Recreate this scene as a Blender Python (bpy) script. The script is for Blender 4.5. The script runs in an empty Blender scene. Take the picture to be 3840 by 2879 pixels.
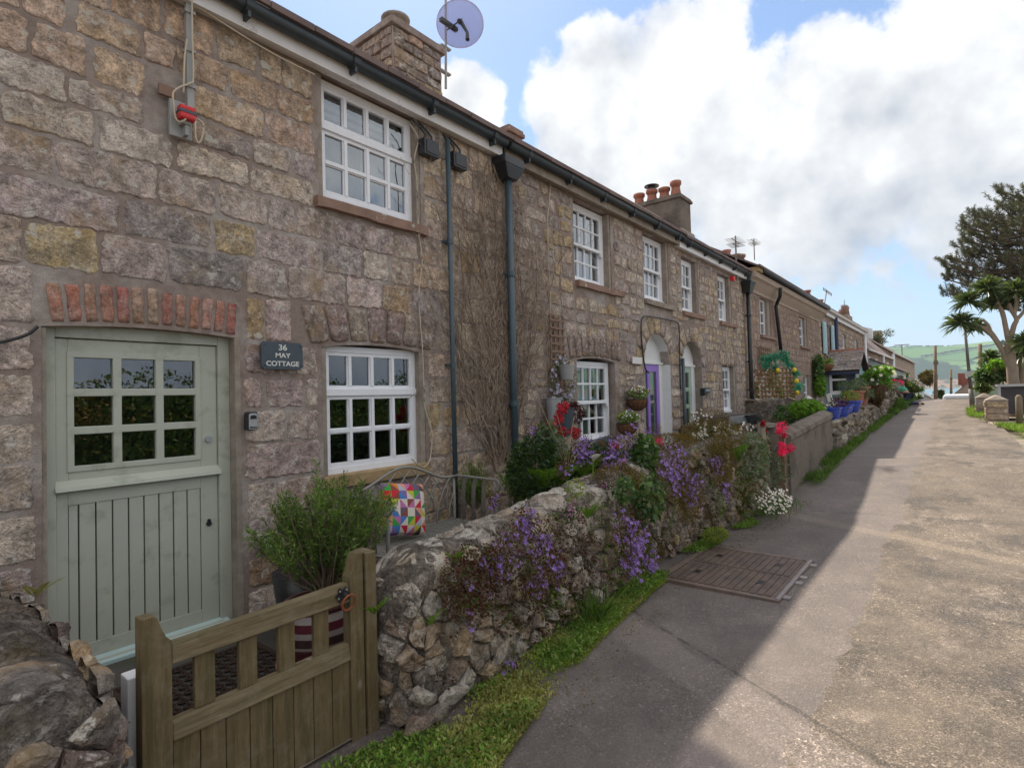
import bpy, math, random
import numpy as np
from mathutils import Vector, Matrix, noise as mnoise
R_ = math.radians
scn = bpy.context.scene
col = scn.collection
rng = random.Random(7)
NR = np.random.RandomState(11)
# ------------------------------------------------------------------ camera, sky, sun, exposure
FPX, CX, CY, EYE = 1200., 1106., 829.3, 1.6           # focal length and centre on a 2212 px wide picture
PHI, TH, RO = R_(38.93), R_(1.35), R_(1.5)
F0 = Vector((math.cos(PHI), math.sin(PHI), 0)); R0 = Vector((math.sin(PHI), -math.cos(PHI), 0)); ZZ = Vector((0, 0, 1))
FW = F0*math.cos(TH)+ZZ*math.sin(TH); U0 = ZZ*math.cos(TH)-F0*math.sin(TH)
RT = R0*math.cos(RO)-U0*math.sin(RO); UP = U0*math.cos(RO)+R0*math.sin(RO)
cam = bpy.data.objects.new('camera', bpy.data.cameras.new('camera')); col.objects.link(cam)
cam.data.sensor_width = 36; cam.data.lens = FPX/2212*36; cam.data.clip_start = .05; cam.data.clip_end = 9000
m = Matrix((RT, UP, -FW)).transposed().to_4x4(); m.translation = (0, 0, EYE); cam.matrix_world = m
scn.camera = cam
SUNV = Vector((.80, 1.0, 1.60)).normalized()          # towards the sun
sl = bpy.data.lights.new('sun', 'SUN'); sl.energy = 2.0; sl.angle = R_(.7); sl.color = (1, .90, .76)
so = bpy.data.objects.new('sun', sl); col.objects.link(so); so.rotation_euler = (-SUNV).to_track_quat('-Z', 'Y').to_euler()
so.location = (0, 10, 20)
scn.view_settings.view_transform = 'Standard'; scn.view_settings.look = 'None'; scn.view_settings.gamma = 1
scn.view_settings.use_curve_mapping = False; scn.view_settings.exposure = 1.9

def raydir(px, py): return (FW*FPX+RT*(px-CX)-UP*(py-CY)).normalized()
def onY(px, py, Y):
    d = raydir(px, py); return Vector((0, 0, EYE))+d*(Y/d.y)
def onX(px, py, X):
    d = raydir(px, py); return Vector((0, 0, EYE))+d*(X/d.x)
def onZ(px, py, z=0.):
    d = raydir(px, py); return Vector((0, 0, EYE))+d*((z-EYE)/d.z)

world = bpy.data.worlds.new('World'); scn.world = world; world.use_nodes = True
wt = world.node_tree; wn = wt.nodes; wl = wt.links; wn.clear()
def N(t, typ, **k):
    n = t.nodes.new(typ)
    for a, b in k.items():
        if a.startswith('i_'):
            key = a[2:]; key = int(key) if key.isdigit() else key.replace('_', ' ')
            n.inputs[key].default_value = b
        else: setattr(n, a, b)
    return n
def math_(t, op, a, b=None, c=None, clamp=False):
    n = t.nodes.new('ShaderNodeMath'); n.operation = op; n.use_clamp = clamp
    for i, v in enumerate((a, b, c)):
        if v is None: continue
        if isinstance(v, (int, float)): n.inputs[i].default_value = v
        else: t.links.new(v, n.inputs[i])
    return n.outputs[0]
def mixc(t, f, a, b, mode='MIX'):
    n = t.nodes.new('ShaderNodeMix'); n.data_type = 'RGBA'; n.blend_type = mode
    for i, v in ((0, f), (6, a), (7, b)):
        if isinstance(v, (int, float)): n.inputs[i].default_value = v
        elif isinstance(v, (tuple, list)): n.inputs[i].default_value = (*v[:3], 1)
        else: t.links.new(v, n.inputs[i])
    return n.outputs[2]
def ramp(t, f, stops, interp='LINEAR'):
    n = t.nodes.new('ShaderNodeValToRGB'); n.color_ramp.interpolation = interp
    e = n.color_ramp.elements
    while len(e) < len(stops): e.new(.5)
    for k, (p, c) in zip(e, stops):
        k.position = p; k.color = (c, c, c, 1) if isinstance(c, (int, float)) else (*c[:3], 1)
    t.links.new(f, n.inputs[0]); return n.outputs[0]
sky = N(wt, 'ShaderNodeTexSky', sky_type='NISHITA', sun_disc=False, sun_elevation=math.asin(SUNV.z),
        sun_rotation=math.atan2(SUNV.x, SUNV.y), air_density=1.0, dust_density=.3, ozone_density=3.0)
tc = wn.new('ShaderNodeTexCoord')
nrm = N(wt, 'ShaderNodeVectorMath', operation='NORMALIZE'); wl.new(tc.outputs['Generated'], nrm.inputs[0])
sep = wn.new('ShaderNodeSeparateXYZ'); wl.new(nrm.outputs[0], sep.inputs[0])
def wnoise(scale, detail, rough, off=0, stretch=1., shift=(0, 0, 0)):
    mp = N(wt, 'ShaderNodeMapping'); mp.inputs['Location'].default_value = (off+shift[0], off*.7+shift[1], off*1.3+shift[2]); mp.inputs['Scale'].default_value = (1, 1, stretch)
    wl.new(nrm.outputs[0], mp.inputs[0])
    n = N(wt, 'ShaderNodeTexNoise'); n.inputs['Scale'].default_value = scale; n.inputs['Detail'].default_value = detail; n.inputs['Roughness'].default_value = rough
    wl.new(mp.outputs[0], n.inputs['Vector']); return n.outputs['Fac']
n1 = wnoise(5, 9, .62, 3.1); n2 = wnoise(2.2, 6, .55, 7.7, 1.6); n3 = wnoise(14, 8, .6, 1.3)
# cumulus: one big bank over the street, a small puff beside the first chimney, thin cloud elsewhere
def blob(px, py, rad):
    d = raydir(px, py)
    v = N(wt, 'ShaderNodeVectorMath', operation='DISTANCE'); wl.new(nrm.outputs[0], v.inputs[0]); v.inputs[1].default_value = d
    return math_(wt, 'MULTIPLY_ADD', v.outputs['Value'], -1/rad, 1.)
bl = None
for px, py, pr in [(1300, 230, 150), (1470, 180, 165), (1440, 330, 190), (1620, 310, 220), (1830, 330, 290), (2060, 260, 330), (2230, 40, 300), (1790, 170, 130),
                   (2330, 330, 330), (1985, 215, 100), (1010, 225, 75), (960, 190, 40), (1250, 420, 110), (1390, 400, 130), (2420, -180, 420), (2700, 200, 600), (1640, 440, 150), (2120, 420, 200)]:
    b = blob(px, py, math.atan(pr/FPX)*math.sqrt(FPX**2/(FPX**2+(px-CX)**2)))
    bl = b if bl is None else math_(wt, 'MAXIMUM', bl, b)
fwd = N(wt, 'ShaderNodeVectorMath', operation='DOT_PRODUCT'); wl.new(nrm.outputs[0], fwd.inputs[0]); fwd.inputs[1].default_value = FW
inview = math_(wt, 'MULTIPLY', math_(wt, 'SUBTRACT', fwd.outputs['Value'], .50), 6., clamp=True)     # the banks seen from the lane; elsewhere fuller unseen cloud, added to brighten the shaded fronts
rest = math_(wt, 'MULTIPLY_ADD', math_(wt, 'SUBTRACT', n2, .38), 4.0, math_(wt, 'MULTIPLY', sep.outputs[2], .15))
bl = math_(wt, 'ADD', math_(wt, 'MULTIPLY', bl, inview), math_(wt, 'MULTIPLY', rest, math_(wt, 'SUBTRACT', 1., inview)))
dens = math_(wt, 'MULTIPLY_ADD', math_(wt, 'SUBTRACT', n1, .5), 1.5, bl)
dens = math_(wt, 'MULTIPLY_ADD', math_(wt, 'SUBTRACT', n3, .5), .55, dens)
cum = ramp(wt, dens, [(.0, 0.), (.16, .85), (.34, 1.)], 'EASE')
thin = ramp(wt, math_(wt, 'MULTIPLY_ADD', sep.outputs[2], -.25, n2), [(.40, 0.), (.66, .55)])
wisp = ramp(wt, sep.outputs[2], [(.0, .70), (.10, .45), (.30, .22), (.7, .10)])
elev = ramp(wt, sep.outputs[2], [(.04, 0.), (.20, .12), (.34, .62), (.50, 1.)])
n1b = wnoise(5, 9, .62, 3.1, shift=(-.028, .006, .035)); n4 = wnoise(2.6, 5, .55, 15.); n4b = wnoise(2.6, 5, .55, 15., shift=(-.05, .01, .06))
relief = math_(wt, 'ADD', math_(wt, 'MULTIPLY', math_(wt, 'SUBTRACT', n1, n1b), 1.7), math_(wt, 'MULTIPLY', math_(wt, 'SUBTRACT', n4, n4b), 3.0))
shade = math_(wt, 'MULTIPLY_ADD', relief, 1., math_(wt, 'MULTIPLY_ADD', elev, .64, .26), clamp=True)
CW = 5.9
ccol = mixc(wt, shade, (CW*.44, CW*.49, CW*.57), (CW*1.02, CW*1.02, CW*1.01))
hz = mixc(wt, wisp, sky.outputs[0], (CW*.40, CW*.58, CW*.78))
s1 = mixc(wt, math_(wt, 'MULTIPLY', thin, .55), hz, (CW*.66, CW*.74, CW*.83))
s2 = mixc(wt, cum, s1, ccol)
bg = N(wt, 'ShaderNodeBackground'); bg.inputs[1].default_value = .05; wl.new(s2, bg.inputs[0])
wo = N(wt, 'ShaderNodeOutputWorld'); wl.new(bg.outputs[0], wo.inputs[0])

# ------------------------------------------------------------------ materials
MATS = {}
def newmat(name):
    mt = bpy.data.materials.new(name); mt.use_nodes = True; t = mt.node_tree; t.nodes.clear()
    out = t.nodes.new('ShaderNodeOutputMaterial'); p = t.nodes.new('ShaderNodeBsdfPrincipled'); t.links.new(p.outputs[0], out.inputs[0])
    MATS[name] = mt; return mt, t, p, out
def posn(t, scale=1., off=0., sx=1, sy=1, sz=1):
    g = t.nodes.new('ShaderNodeNewGeometry'); mp = t.nodes.new('ShaderNodeMapping')
    mp.inputs['Scale'].default_value = (scale*sx, scale*sy, scale*sz); mp.inputs['Location'].default_value = (off, off*1.7, off*.3)
    t.links.new(g.outputs['Position'], mp.inputs[0]); return mp.outputs[0]
def noi(t, scale, detail=5, rough=.55, off=0., sx=1, sy=1, sz=1, dist=0.):
    n = t.nodes.new('ShaderNodeTexNoise'); n.inputs['Scale'].default_value = 1; n.inputs['Detail'].default_value = detail
    n.inputs['Roughness'].default_value = rough; n.inputs['Distortion'].default_value = dist
    t.links.new(posn(t, scale, off, sx, sy, sz), n.inputs['Vector']); return n.outputs['Fac']
def vor(t, scale, off=0., feat='F1', sx=1, sy=1, sz=1):
    n = t.nodes.new('ShaderNodeTexVoronoi'); n.feature = feat; n.inputs['Scale'].default_value = 1
    t.links.new(posn(t, scale, off, sx, sy, sz), n.inputs['Vector']); return n.outputs['Distance']
def bump(t, p, h, strength=.5, dist=.01):
    b = t.nodes.new('ShaderNodeBump'); b.inputs['Strength'].default_value = strength; b.inputs['Distance'].default_value = dist
    t.links.new(h, b.inputs['Height']); t.links.new(b.outputs[0], p.inputs['Normal'])
def tint(t):
    a = t.nodes.new('ShaderNodeAttribute'); a.attribute_name = 'tint'; return a.outputs['Color']
def plain(name, c, rough=.6, var=.12, scale=6, metal=0, bmp=0, bs=60, dirt=None, dscale=3, usetint=False, spec=.5, dth=(.5, .7)):
    mt, t, p, o = newmat(name)
    n = noi(t, scale)
    k = ramp(t, n, [(.25, 1-var), (.75, 1+var)])
    base = tint(t) if usetint else c
    cc = mixc(t, 1., base, k, 'MULTIPLY')
    if dirt:
        d = ramp(t, noi(t, dscale, 8, .65, 5.), [(dth[0], 0.), (dth[1], 1.)])
        cc = mixc(t, d, cc, dirt)
    t.links.new(cc, p.inputs['Base Color']); p.inputs['Roughness'].default_value = rough; p.inputs['Metallic'].default_value = metal
    p.inputs['Specular IOR Level'].default_value = spec
    if bmp: bump(t, p, noi(t, bs, 6, .6), bmp, .004)
    return mt
def stone_mat(name, lichen=.5, ochre=.35, dark=.5, pit=.6, usetint=True, base=(.30, .24, .20), moss=0.):
    mt, t, p, o = newmat(name)
    b = tint(t) if usetint else base
    big = noi(t, 5, 6, .6); med = noi(t, 22, 7, .65, 2.); fine = noi(t, 110, 4, .7, 4.); vo = vor(t, 55, 1.)
    b = mixc(t, ramp(t, noi(t, 9, 6, .65, 51.), [(.42, 0.), (.62, .45)]), b, (.37, .31, .265))
    c = mixc(t, 1., b, ramp(t, med, [(.30, .62), (.5, 1.06), (.72, 1.45)]), 'MULTIPLY')
    c = mixc(t, 1., c, ramp(t, fine, [(.32, .68), (.68, 1.30)]), 'MULTIPLY')
    c = mixc(t, 1., c, ramp(t, noi(t, 13, 5, .7, 71.), [(.34, .62), (.5, 1.02), (.66, 1.38)]), 'MULTIPLY')
    pt_ = ramp(t, noi(t, 52, 4, .65, 61.), [(.54, 0.), (.63, 1.)])
    c = mixc(t, math_(t, 'MULTIPLY', pt_, .42), c, (.12, .10, .088))
    if ochre: c = mixc(t, math_(t, 'MULTIPLY', ramp(t, noi(t, 3.3, 5, .6, 9.), [(.52, 0.), (.66, 1.)]), ochre), c, (.43, .27, .11))
    if dark: c = mixc(t, math_(t, 'MULTIPLY', ramp(t, noi(t, 7, 9, .72, 13.), [(.52, 0.), (.7, 1.)]), dark), c, (.075, .062, .060))
    if lichen: c = mixc(t, math_(t, 'MULTIPLY', ramp(t, noi(t, 10, 9, .7, 21.), [(.565, 0.), (.61, 1.)]), lichen), c, (.56, .52, .46))
    if moss: c = mixc(t, math_(t, 'MULTIPLY', ramp(t, noi(t, 2.6, 8, .7, 31.), [(.47, 0.), (.62, 1.)]), moss), c, (.115, .085, .020))
    t.links.new(c, p.inputs['Base Color']); p.inputs['Roughness'].default_value = .93; p.inputs['Specular IOR Level'].default_value = .2
    h = math_(t, 'ADD', math_(t, 'MULTIPLY', med, 1.3), math_(t, 'MULTIPLY', fine, .35))
    h = math_(t, 'MULTIPLY_ADD', ramp(t, vo, [(.0, 0.), (.35, 1.)]), .35, h)
    h = math_(t, 'MULTIPLY_ADD', big, 1.5, h); h = math_(t, 'MULTIPLY_ADD', pt_, -.45, h)
    bump(t, p, h, pit, .035); return mt
stone_mat('ashlar', lichen=.85, ochre=.40, dark=.5, pit=.45)
stone_mat('farstone', lichen=.2, ochre=.3, dark=.2, pit=.3)
stone_mat('brick', lichen=.12, ochre=.25, dark=.25, pit=.35)
stone_mat('rubble', lichen=.75, ochre=.4, dark=.40, pit=.55)
stone_mat('mossrubble', lichen=.45, ochre=.35, dark=.45, pit=.6, moss=.75)
stone_mat('wallcore', lichen=.5, ochre=.12, dark=.8, pit=.9, usetint=False, base=(.16, .135, .115))
stone_mat('darkcore', lichen=.35, ochre=.15, dark=.85, pit=.9, usetint=False, base=(.12, .10, .088), moss=.5)
def mortar_mat(name, base, alt, amt=.7, st=.25):
    mt, t, p, o = newmat(name)
    c = mixc(t, ramp(t, noi(t, 2.2, 6, .6, 3.), [(.46, 0.), (.62, amt)]), base, alt)
    c = mixc(t, 1., c, ramp(t, noi(t, 14, 6, .6), [(.3, .8), (.7, 1.18)]), 'MULTIPLY')
    c = mixc(t, 1., c, ramp(t, noi(t, 140, 3, .6), [(.3, .85), (.7, 1.13)]), 'MULTIPLY')
    t.links.new(c, p.inputs['Base Color']); p.inputs['Roughness'].default_value = .95; p.inputs['Specular IOR Level'].default_value = .15
    bump(t, p, math_(t, 'ADD', noi(t, 26, 5, .6), math_(t, 'MULTIPLY', noi(t, 150, 3, .6), .4)), st, .02); return mt
mortar_mat('mortar', (.285, .22, .19), (.42, .37, .34), .8, .45)
mortar_mat('cement', (.33, .28, .235), (.21, .17, .14), .6, .25)
mortar_mat('concrete', (.20, .165, .14), (.10, .082, .07), .8, .3)
plain('upvc', (.85, .85, .88), .35, .04)
plain('oldwhite', (.84, .84, .88), .45, .05, 9, dirt=(.50, .45, .38), dscale=7, dth=(.66, .84))
plain('whitewash', (.74, .74, .74), .8, .06, 5, bmp=.3, bs=30)
plain('sage', (.47, .485, .41), .42, .05, 3, dirt=(.24, .25, .17), dscale=5, dth=(.55, .8), bmp=.10, bs=40)
plain('sage2', (.36, .46, .36), .45, .05)
plain('purple', (.30, .165, .58), .4, .05)
plain('blackiron', (.022, .024, .028), .42, .2)
plain('bluepipe', (.055, .085, .105), .4, .15, 20)
plain('gutter', (.035, .045, .052), .45, .15)
plain('pipeblack', (.018, .022, .024), .4, .2, dirt=(.22, .23, .20), dscale=9, dth=(.66, .7))
plain('slate', (.055, .075, .095), .5, .12, 20)
plain('paintwhite', (.72, .72, .68), .6, .05)
plain('roofslate', (.20, .175, .17), .75, .3, 9, bmp=.4, bs=30, dirt=(.42, .38, .34), dscale=12, dth=(.6, .7))
plain('rooftile', (.17, .12, .11), .85, .3, 4, bmp=.3, bs=25)
plain('terracotta', (.33, .12, .075), .8, .22, 12, dirt=(.30, .2, .14), dscale=8)
plain('fascia', (.72, .69, .68), .6, .08, 8, dirt=(.30, .22, .18), dscale=5, dth=(.6, .75))
plain('cream', (.45, .36, .30), .8, .1, 3)
plain('cable', (.55, .47, .36), .6, .1)
plain('rust', (.26, .075, .028), .85, .35, 40)
plain('redtape', (.62, .025, .03), .45, .08)
plain('greymetal', (.33, .33, .32), .45, .12, 10, metal=.0)
plain('benchpaint', (.26, .25, .225), .55, .14, 20, dirt=(.24, .12, .06), dscale=16, dth=(.62, .72))
plain('galv', (.35, .38, .41), .45, .15, 8, metal=.3)
plain('twig', (.20, .145, .105), .9, .35, 14)
plain('twiglight', (.40, .31, .24), .9, .3, 14)
plain('stem', (.16, .08, .05), .9, .3, 30)
plain('straw', (.42, .33, .2), .9, .2, 20)
plain('trelliswood', (.23, .145, .10), .85, .25, 30)
plain('canewood', (.33, .19, .085), .8, .25, 30)
plain('coir', (.17, .075, .035), .95, .3, 40, bmp=.4, bs=90)
plain('bluepot', (.035, .075, .42), .25, .15)
plain('blackplastic', (.022, .022, .026), .35, .1)
plain('dkwood', (.05, .03, .022), .9, .3)
plain('brownbox', (.16, .06, .03), .7, .2)
plain('aqua', (.27, .42, .44), .7, .05)
plain('paleaqua', (.48, .62, .62), .6, .05)
plain('navy', (.03, .045, .11), .6, .1)
plain('shutter', (.42, .60, .68), .6, .05)
plain('binpanel', (.045, .04, .05), .6, .15)
plain('poleWood', (.19, .145, .10), .9, .25, 3)
plain('polemetal', (.16, .15, .14), .6, .2, 5)
plain('trunk', (.26, .20, .145), .9, .18, 5, bmp=.4, bs=20)
plain('bark', (.11, .075, .055), .9, .3, 6)
plain('jeans', (.025, .035, .07), .9, .1)
plain('tshirt', (.05, .30, .20), .9, .1)
plain('skin', (.50, .27, .18), .6, .05)
plain('hair', (.45, .40, .37), .8, .1)
plain('shoe', (.03, .03, .035), .7, .1)
plain('vanwhite', (.75, .78, .85), .3, .03)
plain('redbrick', (.26, .085, .06), .9, .2)
plain('farwhite', (.62, .64, .64), .8, .06)
plain('brass', (.62, .46, .18), .3, .1, metal=.8)
plain('lockgrey', (.42, .43, .45), .35, .05, metal=.4)
plain('black', (.01, .01, .012), .4, .05)
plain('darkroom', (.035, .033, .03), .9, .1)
plain('curtain', (.55, .56, .58), .9, .1, 20)
plain('mintcloth', (.30, .42, .36), .9, .08)
plain('potbrown', (.15, .085, .075), .35, .1)
plain('ochrestone', (.36, .25, .13), .95, .3, 9, bmp=.5, bs=30)
plain('sill', (.27, .165, .125), .9, .2, 9, bmp=.5, bs=30, dirt=(.50, .46, .40), dscale=9, dth=(.6, .66))
plain('pebble', (.45, .42, .38), .8, .2)
def wood_mat(name, c1, c2, axis='z'):
    mt, t, p, o = newmat(name)
    s = dict(x=(1, 14, 14), y=(14, 1, 14), z=(14, 14, 1))[axis]
    g = noi(t, 3.0, 8, .65, 0, *s, dist=.4); g2 = noi(t, 14, 5, .6, 3., *s)
    c = mixc(t, ramp(t, g, [(.3, 0.), (.7, 1.)]), c1, c2)
    c = mixc(t, 1., c, ramp(t, g2, [(.3, .75), (.7, 1.15)]), 'MULTIPLY')
    c = mixc(t, ramp(t, noi(t, 2.5, 5, .6, 8., *s), [(.48, 0.), (.68, .7)]), c, (.075, .07, .03)); c = mixc(t, ramp(t, noi(t, 8, 7, .7, 18.), [(.5, 0.), (.7, .35)]), c, (.30, .27, .21))
    kn = vor(t, 3.4, 5., 'F1', 1.6, 1.6, 1.)
    c = mixc(t, ramp(t, kn, [(.05, .9), (.09, .25), (.13, 0.)]), c, (.30, .25, .19))
    t.links.new(c, p.inputs['Base Color']); p.inputs['Roughness'].default_value = .75; p.inputs['Specular IOR Level'].default_value = .3
    bump(t, p, g2, .25, .006); return mt
wood_mat('gatewood', (.12, .085, .038), (.205, .155, .085), 'z')
wood_mat('gaterail', (.14, .10, .05), (.25, .20, .125), 'x')
wood_mat('greywood', (.30, .26, .21), (.18, .145, .11), 'z')
def glass_mat(name, tintc=(.75, .8, .78), mixf=.35):
    mt = bpy.data.materials.new(name); mt.use_nodes = True; t = mt.node_tree; t.nodes.clear(); MATS[name] = mt
    out = t.nodes.new('ShaderNodeOutputMaterial'); tr = t.nodes.new('ShaderNodeBsdfTransparent'); gl = t.nodes.new('ShaderNodeBsdfGlossy')
    gl.inputs['Roughness'].default_value = .015; gl.inputs['Color'].default_value = (.85, .9, .95, 1); tr.inputs[0].default_value = (*tintc, 1)
    fr = t.nodes.new('ShaderNodeFresnel'); fr.inputs[0].default_value = 1.55
    b = t.nodes.new('ShaderNodeBump'); b.inputs['Strength'].default_value = .05; b.inputs['Distance'].default_value = .01
    t.links.new(noi(t, 3, 2, .5), b.inputs['Height']); t.links.new(b.outputs[0], gl.inputs['Normal'])
    f = math_(t, 'MULTIPLY_ADD', fr.outputs[0], 1.5, mixf, clamp=True)
    mx = t.nodes.new('ShaderNodeMixShader'); t.links.new(f, mx.inputs[0]); t.links.new(tr.outputs[0], mx.inputs[1]); t.links.new(gl.outputs[0], mx.inputs[2])
    t.links.new(mx.outputs[0], out.inputs[0]); return mt
glass_mat('glass', mixf=.10); glass_mat('skyglass', mixf=.22)
def leaf_mat(name, cols, trans=.3, rough=.5, spec=.3):
    mt, t, p, o = newmat(name)
    g = t.nodes.new('ShaderNodeNewGeometry')
    n = len(cols); c = ramp(t, g.outputs['Random Per Island'], [((i+.5)/n, k) for i, k in enumerate(cols)])
    c = mixc(t, 1., c, ramp(t, noi(t, 4, 3, .5), [(.3, .7), (.7, 1.25)]), 'MULTIPLY')
    t.links.new(c, p.inputs['Base Color']); p.inputs['Roughness'].default_value = rough; p.inputs['Specular IOR Level'].default_value = spec
    tr = t.nodes.new('ShaderNodeBsdfTranslucent'); t.links.new(mixc(t, 1., c, (1.5, 1.6, .7), 'MULTIPLY'), tr.inputs[0])
    mx = t.nodes.new('ShaderNodeMixShader'); mx.inputs[0].default_value = trans
    t.links.new(p.outputs[0], mx.inputs[1]); t.links.new(tr.outputs[0], mx.inputs[2]); t.links.new(mx.outputs[0], o.inputs[0]); return mt
leaf_mat('rosemary', [(.08, .13, .028), (.15, .25, .05), (.25, .36, .085), (.10, .17, .04)])
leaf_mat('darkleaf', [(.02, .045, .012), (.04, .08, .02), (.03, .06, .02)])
leaf_mat('ivy', [(.05, .11, .03), (.09, .17, .05), (.20, .27, .12), (.04, .09, .03)])
leaf_mat('moss', [(.14, .21, .02), (.22, .29, .035), (.10, .14, .015), (.30, .34, .06)], .1, .9)
leaf_mat('ochremoss', [(.16, .095, .015), (.11, .075, .012), (.20, .13, .03), (.10, .09, .02)], .1, .9)
leaf_mat('weed', [(.13, .25, .035), (.21, .34, .06), (.32, .38, .11), (.08, .16, .025)])
leaf_mat('yellowweed', [(.30, .31, .09), (.40, .36, .14), (.22, .24, .06)])
leaf_mat('grass', [(.09, .17, .025), (.14, .23, .04), (.06, .12, .02)])
leaf_mat('fern', [(.10, .20, .025), (.16, .28, .04), (.08, .15, .02)], .35)
leaf_mat('bellleaf', [(.09, .025, .02), (.13, .045, .03), (.06, .05, .02), (.08, .10, .02), (.10, .03, .022)])
leaf_mat('bell', [(.32, .17, .66), (.42, .26, .78), (.24, .12, .55), (.52, .38, .82)], .35)
leaf_mat('pinkfl', [(.62, .16, .50), (.72, .28, .62)], .3)
leaf_mat('redfl', [(.42, .015, .03), (.52, .03, .05), (.28, .012, .025)], .3)
leaf_mat('magenta', [(.75, .02, .12), (.85, .05, .20)], .3)
leaf_mat('whitefl', [(.80, .76, .72), (.82, .66, .66), (.8, .8, .76)], .25)
leaf_mat('mauvefl', [(.50, .42, .70), (.66, .58, .80)], .25)
leaf_mat('greyleaf', [(.13, .18, .11), (.20, .25, .17), (.09, .13, .08)])
leaf_mat('burgundy', [(.07, .012, .02), (.12, .025, .035)], .15)
leaf_mat('teal', [(.03, .30, .19), (.05, .42, .30), (.10, .45, .36)], .3)
leaf_mat('brightleaf', [(.14, .28, .03), (.22, .38, .05), (.08, .17, .03)], .4)
leaf_mat('hedge', [(.03, .07, .015), (.07, .13, .025), (.16, .16, .03)], .3)
leaf_mat('gold', [(.26, .18, .04), (.16, .12, .03), (.09, .09, .03)], .25)
leaf_mat('rustshrub', [(.14, .06, .018), (.09, .055, .018), (.05, .05, .015)], .2)
leaf_mat('pine', [(.06, .085, .040), (.10, .125, .06), (.14, .15, .08), (.14, .09, .055)], .12, .8)
leaf_mat('sword', [(.06, .095, .028), (.11, .15, .055), (.19, .22, .11), (.04, .065, .02)], .25, .35, .5)
leaf_mat('yellow', [(.80, .55, .03), (.85, .65, .05)], .1)

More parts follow.
